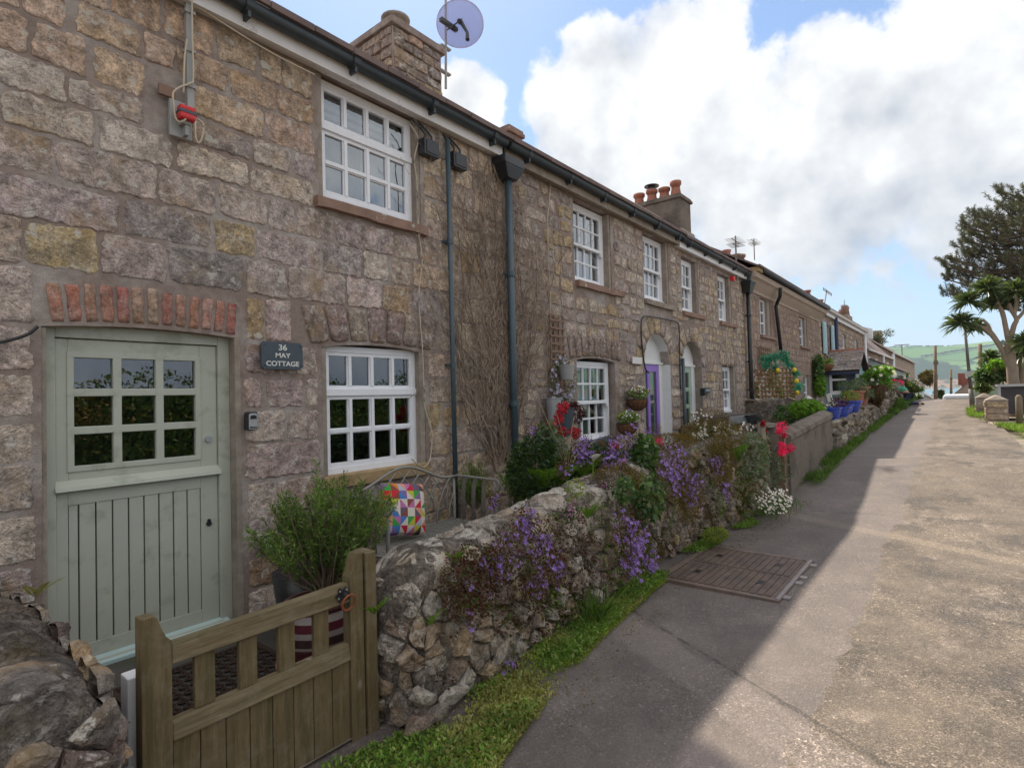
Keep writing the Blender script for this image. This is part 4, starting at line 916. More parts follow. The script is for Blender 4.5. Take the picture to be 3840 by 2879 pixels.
cable('cable', [onY(x, y, 4.10) for x, y in [(1402, 805), (1395, 798), (1391, 780), (1386, 735), (1385, 700), (1390, 684), (1405, 684), (1440, 690), (1463, 697), (1467, 712), (1468, 760), (1470, 840)]], .013, 'blackplastic', B)
downpipe(B, 10.25, 2.25, .02, .03, 'bluepipe', 4.09, (.5,))

Cc = thing('stone_cottage', 'stone cottage numbered 32 with pale green glazed door', 'cottage', (10.2, YW, 0))
opC = [dict(x0=10.46, x1=11.34, z0=3.19, z1=4.27), dict(x0=12.55, x1=13.46, z0=3.19, z1=4.27), dict(x0=10.34, x1=11.38, z0=-.05, z1=2.10, rise=.52, round=True), dict(x0=12.66, x1=13.58, z0=1.10, z1=2.19)]
wallC = facade(MB(), 10.203, 14.40, -.3, 4.5, opC).build('wall', 'mortar', Cc)
zsC = [.2, .42, .66, .88, 1.06, 1.26, 1.44, 1.62, 1.80, 2.0, 2.19, 2.48, 2.66, 2.82, 2.98, 3.14, 3.32, 3.5, 3.68, 3.86, 4.04, 4.22, 4.38]
blkC = [(10.42, 11.40, 3.10, 4.40), (12.50, 13.54, 3.10, 4.40), (10.32, 11.40, -1, 2.12), ('arc', 10.86, 2.1, .86, 3.), (12.6, 13.64, 1.04, 2.2), (12.3, 13.9, 2.19, 2.49)]
coursing(wallC, zsC, 10.21, 14.39, blkC, fnY(YW), 'ashlar', (.17, .34), (.010, .026), (.006, .016), PALW, .07, .07, .009, 290, None, .10, seed=33, vis=visn)
voussoirs(wallC, dict(x0=12.5, x1=13.72, z0=0, z1=2.19), 9, .29, 'ashlar', fan=1.08, pal=PALW, seed=15)
ring_stones(wallC, 10.86, 2.1, .545, .82, 9, seed=8)
m = MB(); m.box(11.24, 11.337, 4.16, 4.36, 3.2, 4.26); m.box(13.34, 13.457, 4.16, 4.36, 3.2, 4.26); m.box(13.46, 13.577, 4.16, 4.36, 1.11, 2.18); m.build('window_reveal', 'cement', wallC)
sash_window(Cc, 10.50, 11.24, 3.20, 4.255, 3, 2, 'skyglass', curt=[(.1, .9, 'curtain')], sc=.85)
sash_window(Cc, 12.60, 13.34, 3.20, 4.255, 3, 2, 'skyglass', curt=[(.1, .9, 'curtain')], sc=.85)
sash_window(Cc, 12.72, 13.46, 1.13, 2.17, 3, 2, 'glass', curt=[(.1, .9, 'curtain')], sc=.85)
sillstone(Cc, 10.44, 11.56, 3.10, .08); sillstone(Cc, 12.56, 13.70, 3.10, .08)
arch_liner(Cc, 10.86, .52, 2.10, .0, YW-.002, 4.34, 'cement'); arch_panel(Cc, 10.86, .515, 2.16, 4.315, 'whitewash')
fr = MB(); fr.box(10.345, 10.40, 4.285, 4.34, .1, 2.12); fr.box(11.16, 11.24, 4.285, 4.34, .1, 2.12); fr.box(11.24, 11.375, 4.30, 4.34, .1, 2.12); fr.box(10.34, 11.37, 4.275, 4.34, 2.12, 2.165); fr.build('door_frame', 'whitewash', Cc)
gd = MB(); gd.box(10.40, 10.50, 4.30, 4.335, .1, 2.12); gd.box(11.06, 11.16, 4.30, 4.335, .1, 2.12); gd.box(10.50, 11.06, 4.30, 4.335, 2.0, 2.12); gd.box(10.50, 11.06, 4.30, 4.335, .1, .98)
gdo = gd.build('door', 'sage2', Cc, bevel=.003); gdo['label'] = 'pale green six pane door'
pane_grid(gdo, [10.5, 10.78, 11.06], [.98, 1.32, 1.66, 2.0], 4.322, 'glass', .05, 'sage2', .02); room(gdo, 10.41, 11.15, .12, 2.1, 4.345, .5); curtain(gdo, 10.48, 11.08, .9, 2.05, 4.37, 'mintcloth', 6, .006)
b = MB(); b.box(10.68, 10.90, 4.292, 4.30, .78, .88); b.build('letterbox', 'lockgrey', gdo)
lettering(Cc, '32', 10.72, 2.30, .17, 4.312, 'black', font_bold=True)
ps = onY(1528, 843, 4.1); t_ = thing('name_plate', 'small grey name plate between the green door and the sash window', 'house sign', (ps.x, 4.1, ps.z))
b = MB(); b.box(ps.x-.16, ps.x+.17, 4.09, 4.118, ps.z-.055, ps.z+.055); b.build('plate', 'slate', t_)
b = MB(); b.box(ps.x-.12, ps.x+.13, 4.084, 4.0895, ps.z-.02, ps.z+.02); b.build('inscription_panel', 'lockgrey', t_)
ps = onY(1520, 845, 4.06); b = MB(); b.box(ps.x-.05, ps.x+.02, 4.02, 4.118, ps.z-.09, ps.z+.06); tag(b.build('door_bell', 'blackplastic', bevel=.01), 'black box on the wall right of the pale green door', 'bell')
gC = eaves(Cc, 10.15, 14.42, 4.50, soff='upvc'); roof(Cc, 10.2, 14.42, 4.57, 39, 6.0); backwall(Cc, 10.2, 14.4)
gables(Cc, 14.15, 4.57+2.05*math.tan(R_(39)), ridge=6.0)
chimney(Cc, 13.93, 14.66, 5.50, 7.0, 4.9, 6.66, 0, 'concrete', [(14.28, 5.74, .14, .46, 'terracotta'), (14.28, 6.06, .15, .36, 'terracotta'), (14.28, 6.42, .15, .40, 'terracotta'), (14.28, 6.80, .15, .38, 'terracotta')], .05, stones=False, label='rendered chimney with four terracotta pots')
b = MB(); b.box(13.85, 14.74, 5.42, 7.08, 4.9, 5.85); b.build('chimney_plinth', 'farstone', Cc, bevel=.05)
b = MB(); b.tube([(14.28, 6.42, 7.17), (14.28, 6.42, 7.27)], .10, 12); b.lathe([(.2, 0), (.2, .02), (.05, .06)], (14.28, 6.42, 7.27), 16); b.build('chimney_cowl', 'blackplastic', Cc)
b = MB(); b.hexa([(11.3, 4.6, 4.75), (13.0, 4.6, 4.75), (13.0, 5.6, 4.75), (11.3, 5.6, 4.75), (11.4, 4.6, 5.12), (12.9, 4.6, 5.12), (12.9, 5.6, 5.3), (11.4, 5.6, 5.3)]); b.build('lead_dormer', 'galv', Cc)
downpipe(Cc, 14.40, 4.28, .2, .05, 'pipeblack', 4.03, (.12, .35, .52, .8))
b = MB(); b.hexa([(14.30, 3.96, 4.02), (14.50, 3.96, 4.02), (14.50, 4.12, 4.02), (14.30, 4.12, 4.02), (14.20, 3.90, 4.26), (14.60, 3.90, 4.26), (14.60, 4.13, 4.26), (14.20, 4.13, 4.26)]); b.box(14.18, 14.62, 3.89, 4.13, 4.262, 4.30)
b.tube([(14.40, 4.0, 4.3), (14.40, 3.99, 4.42), (14.36, 3.98, 4.52)], .05, 8); b.build('hopper_head', 'pipeblack', Cc)
cable('cable', [onY(x, y, 4.11) for x, y in [(1568, 700), (1569, 740), (1571, 780), (1573, 800)]], .008, 'cable', Cc)
q = onY(1582, 602, 4.0); b = MB(); b.obox(q, .06, .05, .05); tag(b.build('alarm_bell', 'redtape', bevel=.012), 'small red alarm box on a bracket under the eaves of cottage 32', 'alarm box')
# ------------------------------------------------------------------ cottage D, rendered front with boxed cornice
def gz(x): return ground_z(x)
D_ = thing('rendered_cottage', 'brown rendered cottage with deep cream cornice and narrow casements', 'cottage', (14.42, YW, gz(14.4)))
opsD = [dict(x0=15.86, x1=16.95, z0=3.12, z1=4.12), dict(x0=20.55, x1=21.75, z0=3.08, z1=4.06), dict(x0=20.9, x1=22.1, z0=1.15, z1=2.1)]
mortar_mat('render', (.31, .225, .185), (.24, .175, .15), .8, .5)
wallD = facade(MB(), 14.403, 23.9, -.1, 4.7, opsD).build('wall', 'render', D_)
zsD = [.4+.21*i for i in range(20)]
coursing(wallD, zsD, 14.5, 23.85, [(o['x0']-.1, o['x1']+.25, o['z0']-.1, o['z1']+.3) for o in opsD], fnY(YW), 'farstone', (.25, .45), (.012, .02), (.004, .010), [(.30, .215, .18), (.27, .20, .17), (.32, .235, .18), (.25, .185, .165)], .03, .12, .006, 150, seed=41, vis=visn)
for o in opsD:
    x0, x1 = o['x0'], o['x1']; w = MB(); rect_frame(w, x0+.05, x1-.28, o['z0'], o['z1'], 4.24, 4.30, .055); wn_ = w.build('window', 'upvc', D_)
    pane_grid(wn_, [x0+.105, (x0+x1-.23)/2, x1-.335], [o['z0']+.055+(o['z1']-o['z0']-.11)*k/3 for k in range(4)], 4.27, 'glass', .03, 'upvc', .02)
    room(wn_, x0+.06, x1-.29, o['z0']+.01, o['z1']-.01, 4.31, .4)
    m = MB(); m.box(x1-.28, x1-.003, 4.17, 4.4, o['z0'], o['z1']); m.build('window_reveal', 'cement', D_); m = MB(); m.box(x0, x0+.048, 4.2, 4.4, o['z0'], o['z1']); m.build('window_reveal', 'cement', D_)
    sillstone(D_, x0-.05, x1+.35, o['z0']-.09, .08, 'render', .07)
    if o['z0'] > 2: m = MB(); m.box(x0-.15, x1+.25, 4.09, 4.148, o['z1']+.14, o['z1']+.19); m.build('drip_mould', 'cement', D_)
P = [(4.148, 4.16), (4.12, 4.16), (4.10, 4.22), (4.0, 4.32), (3.93, 4.40), (3.86, 4.44), (3.84, 4.56), (4.148, 4.56)]
m = MB(); m.prism(P, lambda u, w, d: (14.45+d, u, w), 0, 9.45); m.build('cornice', 'cream', D_)
m = MB(); m.box(14.46, 14.9, 3.79, 4.14, 4.562, 4.66); m.build('cornice_end', 'ochrestone', D_)
m = MB(); m.tube([(14.9, 3.78, 4.62), (23.9, 3.78, 4.62)], .055, 8); gD = m.build('gutter', 'gutter', D_, smooth=True)
for k in range(18):
    b = MB(); x = 15.1+k*.5; b.hexa([(x, 3.80, 4.562), (x+.07, 3.80, 4.562), (x+.07, 4.14, 4.562), (x, 4.14, 4.562), (x, 3.74, 4.64), (x+.07, 3.74, 4.64), (x+.07, 4.14, 4.64), (x, 4.14, 4.64)]); b.build('rafter_end', 'dkwood', gD)
roof(D_, 14.42, 23.9, 4.70, 30, 6.5, y0=3.78); backwall(D_, 14.42, 23.9)
chimney(D_, 18.9, 19.9, 5.5, 6.4, 4.9, 5.72, 0, 'concrete', [(19.2, 5.7, .16, .34, 'sill'), (19.6, 5.7, .17, .40, 'sill'), (19.3, 6.2, .14, .3, 'terracotta')], .05, stones=False, label='low cement chimney with buff pots')
b = MB(); b.lathe([(.14, 0), (.11, .2), (.14, .3)], (16.9, 5.3, 5.5), 12); b.build('chimney_pot', 'terracotta', D_, smooth=True)
b = MB(); b.box(16.6, 17.3, 5.1, 5.5, 4.9, 5.5); b.build('chimney', 'farstone', D_)
pD = MB(); pD.tube([onY(1686, 622, 3.8), onY(1685, 640, 3.84), onY(1680, 652, 4.0), onY(1676, 662, 4.05), onY(1687, 757, 4.05)], .05, 10); pD.build('downpipe', 'pipeblack', D_, smooth=True)
def aerial(px, py0, py1, Y, label, arms=((0, .35),), kind=0):
    a, b_ = onY(px, py0, Y), onY(px, py1, Y); t = thing('tv_aerial', label, 'aerial', a)
    m = MB(); m.tube([a, (a.x, a.y, b_.z)], .018, 6); m.build('mast', 'polemetal', t)
    for (dz, L) in arms:
        z = b_.z-dz; m = MB(); m.tube([(a.x-L, Y, z), (a.x+L, Y, z)], .011, 5)
        for k in range(6): xx = a.x-L+2*L*k/5; m.tube([(xx, Y-.16, z), (xx, Y+.16, z)], .006, 4)
        m.build('boom', 'polemetal', t)
    return t
aerial(1592, 606, 512, 4.05, 'tall tv aerial mast fixed under the eaves of cottage 32', ((.12, .30), (.22, .22)))
aerial(1630, 562, 518, 5.5, 'tv aerial on the low cement chimney', ((.08, .35), (.17, .25)))
a_ = thing('tv_aerial', 'bent tv aerial with small rectangular grid above the far eaves', 'aerial', onY(1778, 668, 4.6))
m = MB(); m.tube([onY(1775, 668, 4.6), onY(1781, 655, 4.6), onY(1783, 645, 4.6), onY(1786, 628, 4.6)], .025, 6); m.build('mast', 'polemetal', a_)
q0, q1 = onY(1779, 627, 4.6), onY(1796, 634, 4.6); m = MB()
for z in (q0.z, (q0.z+q1.z)/2, q1.z): m.tube([(q0.x, 4.6, z), (q1.x, 4.6, z)], .014, 4)
for k in range(4): xx = q0.x+(q1.x-q0.x)*k/3; m.tube([(xx, 4.6, q0.z), (xx, 4.6, q1.z)], .014, 4)
m.build('grid', 'polemetal', a_)
aerial(1826, 705, 650, 5.6, 'tv aerial above the many potted far chimney', ((.35, .5), (.6, .7)))
# small wall lattice and solar style trellis things on cottage D come with the garden
# ------------------------------------------------------------------ cottage E, blue shutters
E_ = thing('stone_cottage', 'far stone cottage with pale blue shutters', 'cottage', (23.9, YW, gz(24)))
opsE = [dict(x0=24.9, x1=26.0, z0=3.0, z1=4.2), dict(x0=29.2, x1=30.3, z0=2.9, z1=4.1), dict(x0=33.0, x1=34.2, z0=2.9, z1=4.1)]
wallE = facade(MB(), 23.903, 36.5, 0, 4.75, opsE).build('wall', 'mortar', E_)
coursing(wallE, [.6+.24*i for i in range(18)], 23.95, 36.4, [(o['x0']-.1, o['x1']+.1, o['z0']-.05, o['z1']+.1) for o in opsE], fnY(YW), 'farstone', (.35, .7), (.02, .035), (.01, .02), PALW, .1, .2, .012, 140, seed=43, vis=visn)
for o in opsE:
    w = MB(); rect_frame(w, o['x0']+.02, o['x1']-.02, o['z0'], o['z1'], 4.22, 4.28, .07); wn_ = w.build('window', 'upvc', E_); pane_grid(wn_, [o['x0']+.09, (o['x0']+o['x1'])/2, o['x1']-.09], [o['z0']+.07, (o['z0']+o['z1'])/2, o['z1']-.07], 4.25, 'glass', .04, 'upvc', .02); room(wn_, o['x0']+.03, o['x1']-.03, o['z0']+.01, o['z1']-.01, 4.29, .4)
for (xa, xb) in ((24.25, 24.85), (26.05, 26.6)):
    b = MB(); b.box(xa, xb, 4.05, 4.09, 2.98, 4.22); sh = b.build('shutter', 'shutter', E_)
    for k in range(9): b = MB(); b.box(xa+.06, xb-.06, 4.035, 4.049, 3.06+.125*k, 3.13+.125*k); b.build('slat', 'shutter', sh)
sillstone(E_, 24.8, 26.2, 2.9, .09, 'cement')
m = MB(); m.tube([(23.95, 3.95, 4.72), (36.5, 3.95, 4.72)], .06, 8); m.build('gutter', 'fascia', E_, smooth=True); m = MB(); m.box(23.95, 36.5, 4.03, 4.08, 4.52, 4.70); m.build('fascia', 'upvc', E_)
m = MB(); m.hexa([(36.35, 3.7, 4.3), (36.6, 3.7, 4.3), (36.6, 4.2, 4.3), (36.35, 4.2, 4.3), (36.35, 3.7, 4.85), (36.6, 3.7, 4.85), (36.6, 4.6, 5.15), (36.35, 4.6, 5.15)]); m.build('bargeboard', 'upvc', E_)
roof(E_, 23.9, 36.5, 4.80, 31, 6.5); backwall(E_, 23.9, 36.5)
gables(E_, 36.25, 4.8+2.55*math.tan(R_(31)), ridge=6.5, z0=4.75)
m = MB(); m.tube([(26.9, 4.02, 4.6), (26.9, 4.02, .7)], .07, 8); m.build('downpipe', 'navy', E_, smooth=True); m = MB(); m.tube([(36.0, 4.02, 4.6), (36.0, 4.02, 1.0)], .07, 8); m.build('downpipe', 'upvc', E_, smooth=True)
chimney(E_, 28.5, 29.2, 5.2, 6.0, 5.0, 5.75, 0, 'farstone', [(28.7, 5.4, .15, .33, 'terracotta')], .05, stones=False)
chimney(E_, 31.4, 32.1, 5.2, 6.0, 5.0, 5.70, 0, 'farstone', [(31.7, 5.4, .15, .3, 'terracotta')], .05, stones=False)

# ------------------------------------------------------------------ further terraces, stepping down the hill
def terrace(name, label, x0, x1, y0, y1, zb, ze, zr, wallm, roofm, wins=(), front='y', groupx=None):
    t = thing(name, label, 'house', (x0, y0, zb)); m = MB(); m.box(x0, x1, y0, y1, zb, ze); ym = (y0+y1)/2
    m.prism([(y0+.002, ze), (y1-.002, ze), (ym, zr-.06)], lambda u, w, d: (x0+d, u, w), 0, .2); m.prism([(y0+.002, ze), (y1-.002, ze), (ym, zr-.06)], lambda u, w, d: (x1-.2+d, u, w), 0, .2)
    w_ = m.build('wall', wallm, t)
    m = MB(); o = .2
    m.hexa([(x0-.1, y0-o, ze-.08), (x1+.1, y0-o, ze-.08), (x1+.1, ym, zr-.06), (x0-.1, ym, zr-.06), (x0-.1, y0-o, ze), (x1+.1, y0-o, ze), (x1+.1, ym, zr), (x0-.1, ym, zr)])
    m.hexa([(x0-.1, ym, zr-.06), (x1+.1, ym, zr-.06), (x1+.1, y1+o, ze-.08), (x0-.1, y1+o, ze-.08), (x0-.1, ym, zr), (x1+.1, ym, zr), (x1+.1, y1+o, ze), (x0-.1, y1+o, ze)])
    m.build('roof', roofm, t)
    m = MB(); m.tube([(x0, y0-o-.05, ze-.02), (x1, y0-o-.05, ze-.02)], .06, 6); m.build('gutter', 'fascia', t)
    for (wx, wz, ww, wh, side) in wins:
        b = MB(); g = MB()
        if side == 'y': rect_frame(b, wx, wx+ww, wz, wz+wh, y0-.03, y0+.02, .07); b.box(wx+ww/2-.03, wx+ww/2+.03, y0-.025, y0+.02, wz, wz+wh); g.add([(wx, y0-.012, wz), (wx+ww, y0-.012, wz), (wx+ww, y0-.012, wz+wh), (wx, y0-.012, wz+wh)], [(0, 1, 2, 3)])
        else:
            b.box(x0-.04, x0-.005, wx, wx+.07, wz, wz+wh); b.box(x0-.04, x0-.005, wx+ww-.07, wx+ww, wz, wz+wh); b.box(x0-.04, x0-.005, wx+.07, wx+ww-.07, wz, wz+.07); b.box(x0-.04, x0-.005, wx+.07, wx+ww-.07, wz+wh-.07, wz+wh); b.box(x0-.035, x0-.005, wx+ww/2-.03, wx+ww/2+.03, wz+.07, wz+wh-.07)
            g.add([(x0-.012, wx, wz), (x0-.012, wx+ww, wz), (x0-.012, wx+ww, wz+wh), (x0-.012, wx, wz+wh)], [(0, 1, 2, 3)])
        f = b.build('window', 'upvc', t); g.build('pane', 'skyglass', f)
    return t
F1 = terrace('stone_house', 'lower stone terrace house with white pipes beyond the shuttered cottage', 36.7, 51.2, YW, 8.2, .4, 3.75, 6.1, 'farstone', 'rooftile', [(x, 2.3, 1.1, 1.1, 'y') for x in (38, 41.5, 45, 48.5)])
for x in (44.0, 50.9):
    m = MB(); m.tube([(x, 3.95, 3.7), (x, 4.02, .6)], .10, 8); m.build('downpipe', 'farwhite', F1, smooth=True)
m = MB(); m.box(37.6, 39.4, 5.0, 5.9, 3.8, 5.95); c_ = m.build('chimney', 'farstone', F1, bevel=.03); c_['label'] = 'wide chimney with a row of pots'
for k, hh in enumerate((.5, .55, .5, .38, .5)):
    b = MB(); b.lathe([(.19, 0), (.15, hh*.7), (.19, hh)], (37.75+.37*k, 5.2 if k < 3 else 5.5, 5.95), 10); b.build('chimney_pot', 'sill', c_, smooth=True)
m = MB(); m.box(39.6, 41.2, 5.2, 6.0, 3.8, 5.2); m.build('chimney', 'farstone', F1)
m = MB(); m.hexa([(40.6, 4.5, 4.62), (43.4, 4.5, 4.62), (43.4, 5.6, 5.36), (40.6, 5.6, 5.36), (40.6, 4.5, 4.68), (43.4, 4.5, 4.68), (43.4, 5.6, 5.42), (40.6, 5.6, 5.42)]); m.build('rooflight', 'galv', F1)
G1 = terrace('stone_house', 'far stone house with a white corner pipe at the end of the terrace', 51.5, 80, YW, 8.8, -3, 4.25, 6.2, 'farstone', 'rooftile', [(x, 1.9, 1.2, 1.2, 'y') for x in (54, 59, 64, 70)])
m = MB(); m.tube([(51.6, 3.98, 4.2), (51.6, 3.98, .8)], .11, 8); m.build('downpipe', 'farwhite', G1, smooth=True)
m = MB(); m.box(64, 65.2, 5.8, 6.9, 5.2, 7.1); m.build('chimney', 'farstone', G1)
H1 = terrace('stone_house', 'brown roofed house lower down the hill behind the terrace', 82, 98, 4.6, 12, -6, 1.6, 4.9, 'darkcore', 'rooftile', [(6.2, -1.2, 1.6, 1.2, 'x'), (82, -1, 1.4, 1.2, 'y')])
H2 = terrace('bungalow', 'pale aqua bungalow with dark slate roof past the crest', 44, 56, 2.35, 5.6, -1, 1.55, 3.0, 'paleaqua', 'rooftile', [(3.4, .9, .6, .45, 'x'), (46, .7, .8, .5, 'y')])
def porch_small(x0, label, ze, zr, y0=2.9, y1=4.1, mat='farwhite', roofm='rooftile', w=2.2):
    t = thing('porch', label, 'porch', (x0, y0, gz(x0))); m = MB(); m.box(x0, x0+w, y0, y1, gz(x0), ze); m.prism([(y0, ze), (y1, ze), (y1, zr-.05)], lambda u, q_, d: (x0+d, u, q_), 0, w); m.build('wall', mat, t)
    m = MB(); m.hexa([(x0-.12, y0-.2, ze-.06), (x0+w+.1, y0-.2, ze-.06), (x0+w+.1, y1, zr-.04), (x0-.12, y1, zr-.04), (x0-.12, y0-.2, ze+.02), (x0+w+.1, y0-.2, ze+.02), (x0+w+.1, y1, zr+.04), (x0-.12, y1, zr+.04)]); m.build('roof', roofm, t)
    b = MB(); b.box(x0-.03, x0-.002, y0+.25, y1-.3, gz(x0)+1.0, ze-.35); w_ = b.build('window', 'upvc', t); b = MB(); b.add([(x0-.036, y0+.33, gz(x0)+1.08), (x0-.036, y1-.38, gz(x0)+1.08), (x0-.036, y1-.38, ze-.43), (x0-.036, y0+.33, ze-.43)], [(0, 1, 2, 3)]); b.build('pane', 'skyglass', w_); return t
porch_small(33.5, 'white porch on the far terrace behind the shrubs', 2.35, 3.0, 3.0, 4.1); porch_small(38.5, 'pale green porch with tiled roof further along the terrace', 2.45, 3.3, 2.6, 4.1, 'paleaqua', 'rooftile', 3)
# ------------------------------------------------------------------ slate roofed porch on the shuttered cottage
Pp = thing('porch', 'aqua porch with stone slate roof and wide white window', 'porch', (26., 3.3, gz(26)))
PX = 24.6
qa = onX(1790, 850, PX); YL, YR = onX(1781, 800, PX).y, onX(1858, 800, PX).y
zE, zT = onX(1820, 798, PX).z, onX(1820, 758, PX+1.0).z
PX1 = PX+2.6
m = MB(); m.box(PX, PX1, YR+.15, YW-.002, gz(26)-.2, zE-.05); m.prism([(PX, zE-.05), (PX1, zE-.05), ((PX+PX1)/2, zT-.12)], lambda u, w, d: (u, YR+.2+d, w), 0, YW-YR-.22); wp = m.build('wall', 'aqua', Pp)
xm = (PX+PX1)/2
m = MB(); m.hexa([(PX-.22, YR, zE-.12), (xm, YR, zT-.08), (xm, YW-.01, zT-.08), (PX-.22, YW-.01, zE-.12), (PX-.22, YR, zE-.05), (xm, YR, zT), (xm, YW-.01, zT), (PX-.22, YW-.01, zE-.05)])
m.hexa([(xm, YR, zT-.08), (PX1+.2, YR, zE-.12), (PX1+.2, YW-.01, zE-.12), (xm, YW-.01, zT-.08), (xm, YR, zT), (PX1+.2, YR, zE-.05), (PX1+.2, YW-.01, zE-.05), (xm, YW-.01, zT)]); rp = m.build('roof', 'dkwood', Pp)
rr = random.Random(5); nrow = 11; slope = Vector((xm-(PX-.22), 0, zT-(zE-.05))); sn = Vector((-slope.z, 0, slope.x)).normalized()
SC = [(.23, .20, .20), (.30, .27, .27), (.16, .14, .145), (.38, .36, .35), (.20, .165, .15), (.27, .22, .20)]
for r_ in range(nrow):
    y = YR-.03; o0 = Vector((PX-.25, 0, zE-.05))+slope*(r_/nrow); o1 = Vector((PX-.25, 0, zE-.05))+slope*min(1., (r_+1.25)/nrow)
    while y < YW-.06:
        w_ = rr.uniform(.16, .34); e = min(YW-.02, y+w_); th = rr.uniform(.012, .022); j = rr.uniform(-.012, .012)
        m = MB(); a, b_ = o0+slope.normalized()*j+sn*.012, o1+sn*.002
        m.hexa([(a.x, y+.004, a.z), (a.x, e-.004, a.z), (b_.x, e-.004, b_.z), (b_.x, y+.004, b_.z)]+[(p.x+sn.x*th, yy, p.z+sn.z*th) for p, yy in ((a, y+.004), (a, e-.004), (b_, e-.004), (b_, y+.004))], 0, rr.choice(SC)); m.build('slate', 'farstone', rp); y = e
for k in range(6):
    y = YR+(YW-YR)*k/6; m = MB(); m.tube([(xm, y+.01, zT+.0), (xm, y+(YW-YR)/6-.01, zT+.0)], .085, 8); m.build('ridge_tile', 'terracotta', rp)
m = MB(); m.box(PX-.24, PX-.19, YR, YW-.05, zE-.20, zE-.10); m.build('gutter', 'navy', Pp)
wy0, wy1 = onX(1792, 820, PX).y, onX(1851, 820, PX).y; wz1, wz0 = onX(1820, 803, PX).z, onX(1820, 849, PX).z
m = MB(); X_ = PX-.06; a, c_ = min(wy0, wy1), max(wy0, wy1)
m.box(X_, PX-.002, a, a+.07, wz0, wz1); m.box(X_, PX-.002, c_-.09, c_, wz0, wz1); m.box(X_, PX-.002, a+.07, c_-.09, wz0, wz0+.09); m.box(X_, PX-.002, a+.07, c_-.09, wz1-.07, wz1); m.box(X_-.01, PX-.002, a+.07, c_-.09, wz1-.34, wz1-.26)
m.box(X_-.03, PX-.002, a-.04, c_+.04, wz0-.06, wz0); ww = m.build('window', 'upvc', Pp)
m = MB(); m.add([(PX-.03, a+.07, wz0+.09), (PX-.03, c_-.09, wz0+.09), (PX-.03, c_-.09, wz1-.07), (PX-.03, a+.07, wz1-.07)], [(0, 1, 2, 3)]); m.build('pane', 'glass', ww)
m = MB(); m.add([(PX-.006, a+.07, wz0+.09), (PX-.006, c_-.09, wz0+.09), (PX-.006, c_-.09, wz1-.07), (PX-.006, a+.07, wz1-.07)], [(0, 1, 2, 3)]); m.build('interior', 'darkroom', ww)
m = MB(); m.lathe([(.10, 0), (.13, .1), (.12, .16)], (PX-.016, (a+c_)/2, wz0+.1), 10); m.build('indoor_pot', 'bluepot', ww)
m = MB(); m.box(PX-.3, PX-.24, YR+.02, YR+.08, gz(26)-.2, zE-.2); m.build('post', 'farwhite', Pp)
m = MB(); m.box(PX-.1, PX-.003, YR+.16, YR+.45, zE-1.0, zE-.1); m.build('blue_panel', 'navy', Pp)
# ------------------------------------------------------------------ rubble garden walls
def rock_mesh(seed, sub=2, flat=1.):
    import bmesh
    bm = bmesh.new(); bmesh.ops.create_icosphere(bm, subdivisions=sub, radius=1); r = random.Random(seed); off = Vector((r.uniform(0, 90), r.uniform(0, 90), seed*3.))
    pl = [(Vector((r.gauss(0, 1), r.gauss(0, 1), r.gauss(0, 1))).normalized(), r.uniform(.42, .75)) for _ in range(10)]
    for v in bm.verts:
        p = v.co.copy()
        for n, d in pl:
            k = p.dot(n)
            if k > d: p -= n*(k-d)*.96
        lay = abs(mnoise.noise(Vector((p.x*1.1, p.y*1.1, p.z*5.5))+off))
        p *= 1+.16*mnoise.noise(p*1.6+off)+.10*mnoise.noise(p*4.+off)+.06*mnoise.noise(p*9.+off)-.12*lay; v.co = p
    V = [tuple(v.co) for v in bm.verts]; F = [tuple(v.index for v in f.verts) for f in bm.faces]; bm.free(); return V, F
ROCKS = [rock_mesh(i, 3) for i in range(14)]; ROCKS1 = [rock_mesh(i+50, 2) for i in range(8)]
def put_rock(parent, cen, size, rot, c, mat='rubble', r=None, name='stone', small=False):
    V, F = (r or rng).choice(ROCKS1 if small else ROCKS); M = Matrix.Rotation(rot[2], 3, 'Z') @ Matrix.Rotation(rot[1], 3, 'Y') @ Matrix.Rotation(rot[0], 3, 'X')
    m = MB(); m.add([Vector(cen)+M @ Vector((v[0]*size[0], v[1]*size[1], v[2]*size[2])) for v in V], F, 0, c); return m.build(name, mat, parent, smooth=True)
def add_rock(mb, cen, size, rot, c, r):
    V, F = r.choice(ROCKS1); M = Matrix.Rotation(rot[2], 3, 'Z') @ Matrix.Rotation(rot[1], 3, 'Y')
    mb.add([Vector(cen)+M @ Vector((v[0]*size[0], v[1]*size[1], v[2]*size[2])) for v in V], F, 0, c)
RC = [(.27, .225, .19), (.22, .185, .16), (.32, .275, .225), (.19, .165, .15), (.25, .20, .175), (.30, .22, .14), (.24, .17, .14), (.35, .31, .27)]
RDK = [(.13, .115, .105), (.16, .14, .125), (.105, .093, .088), (.19, .165, .145), (.14, .10, .09)]
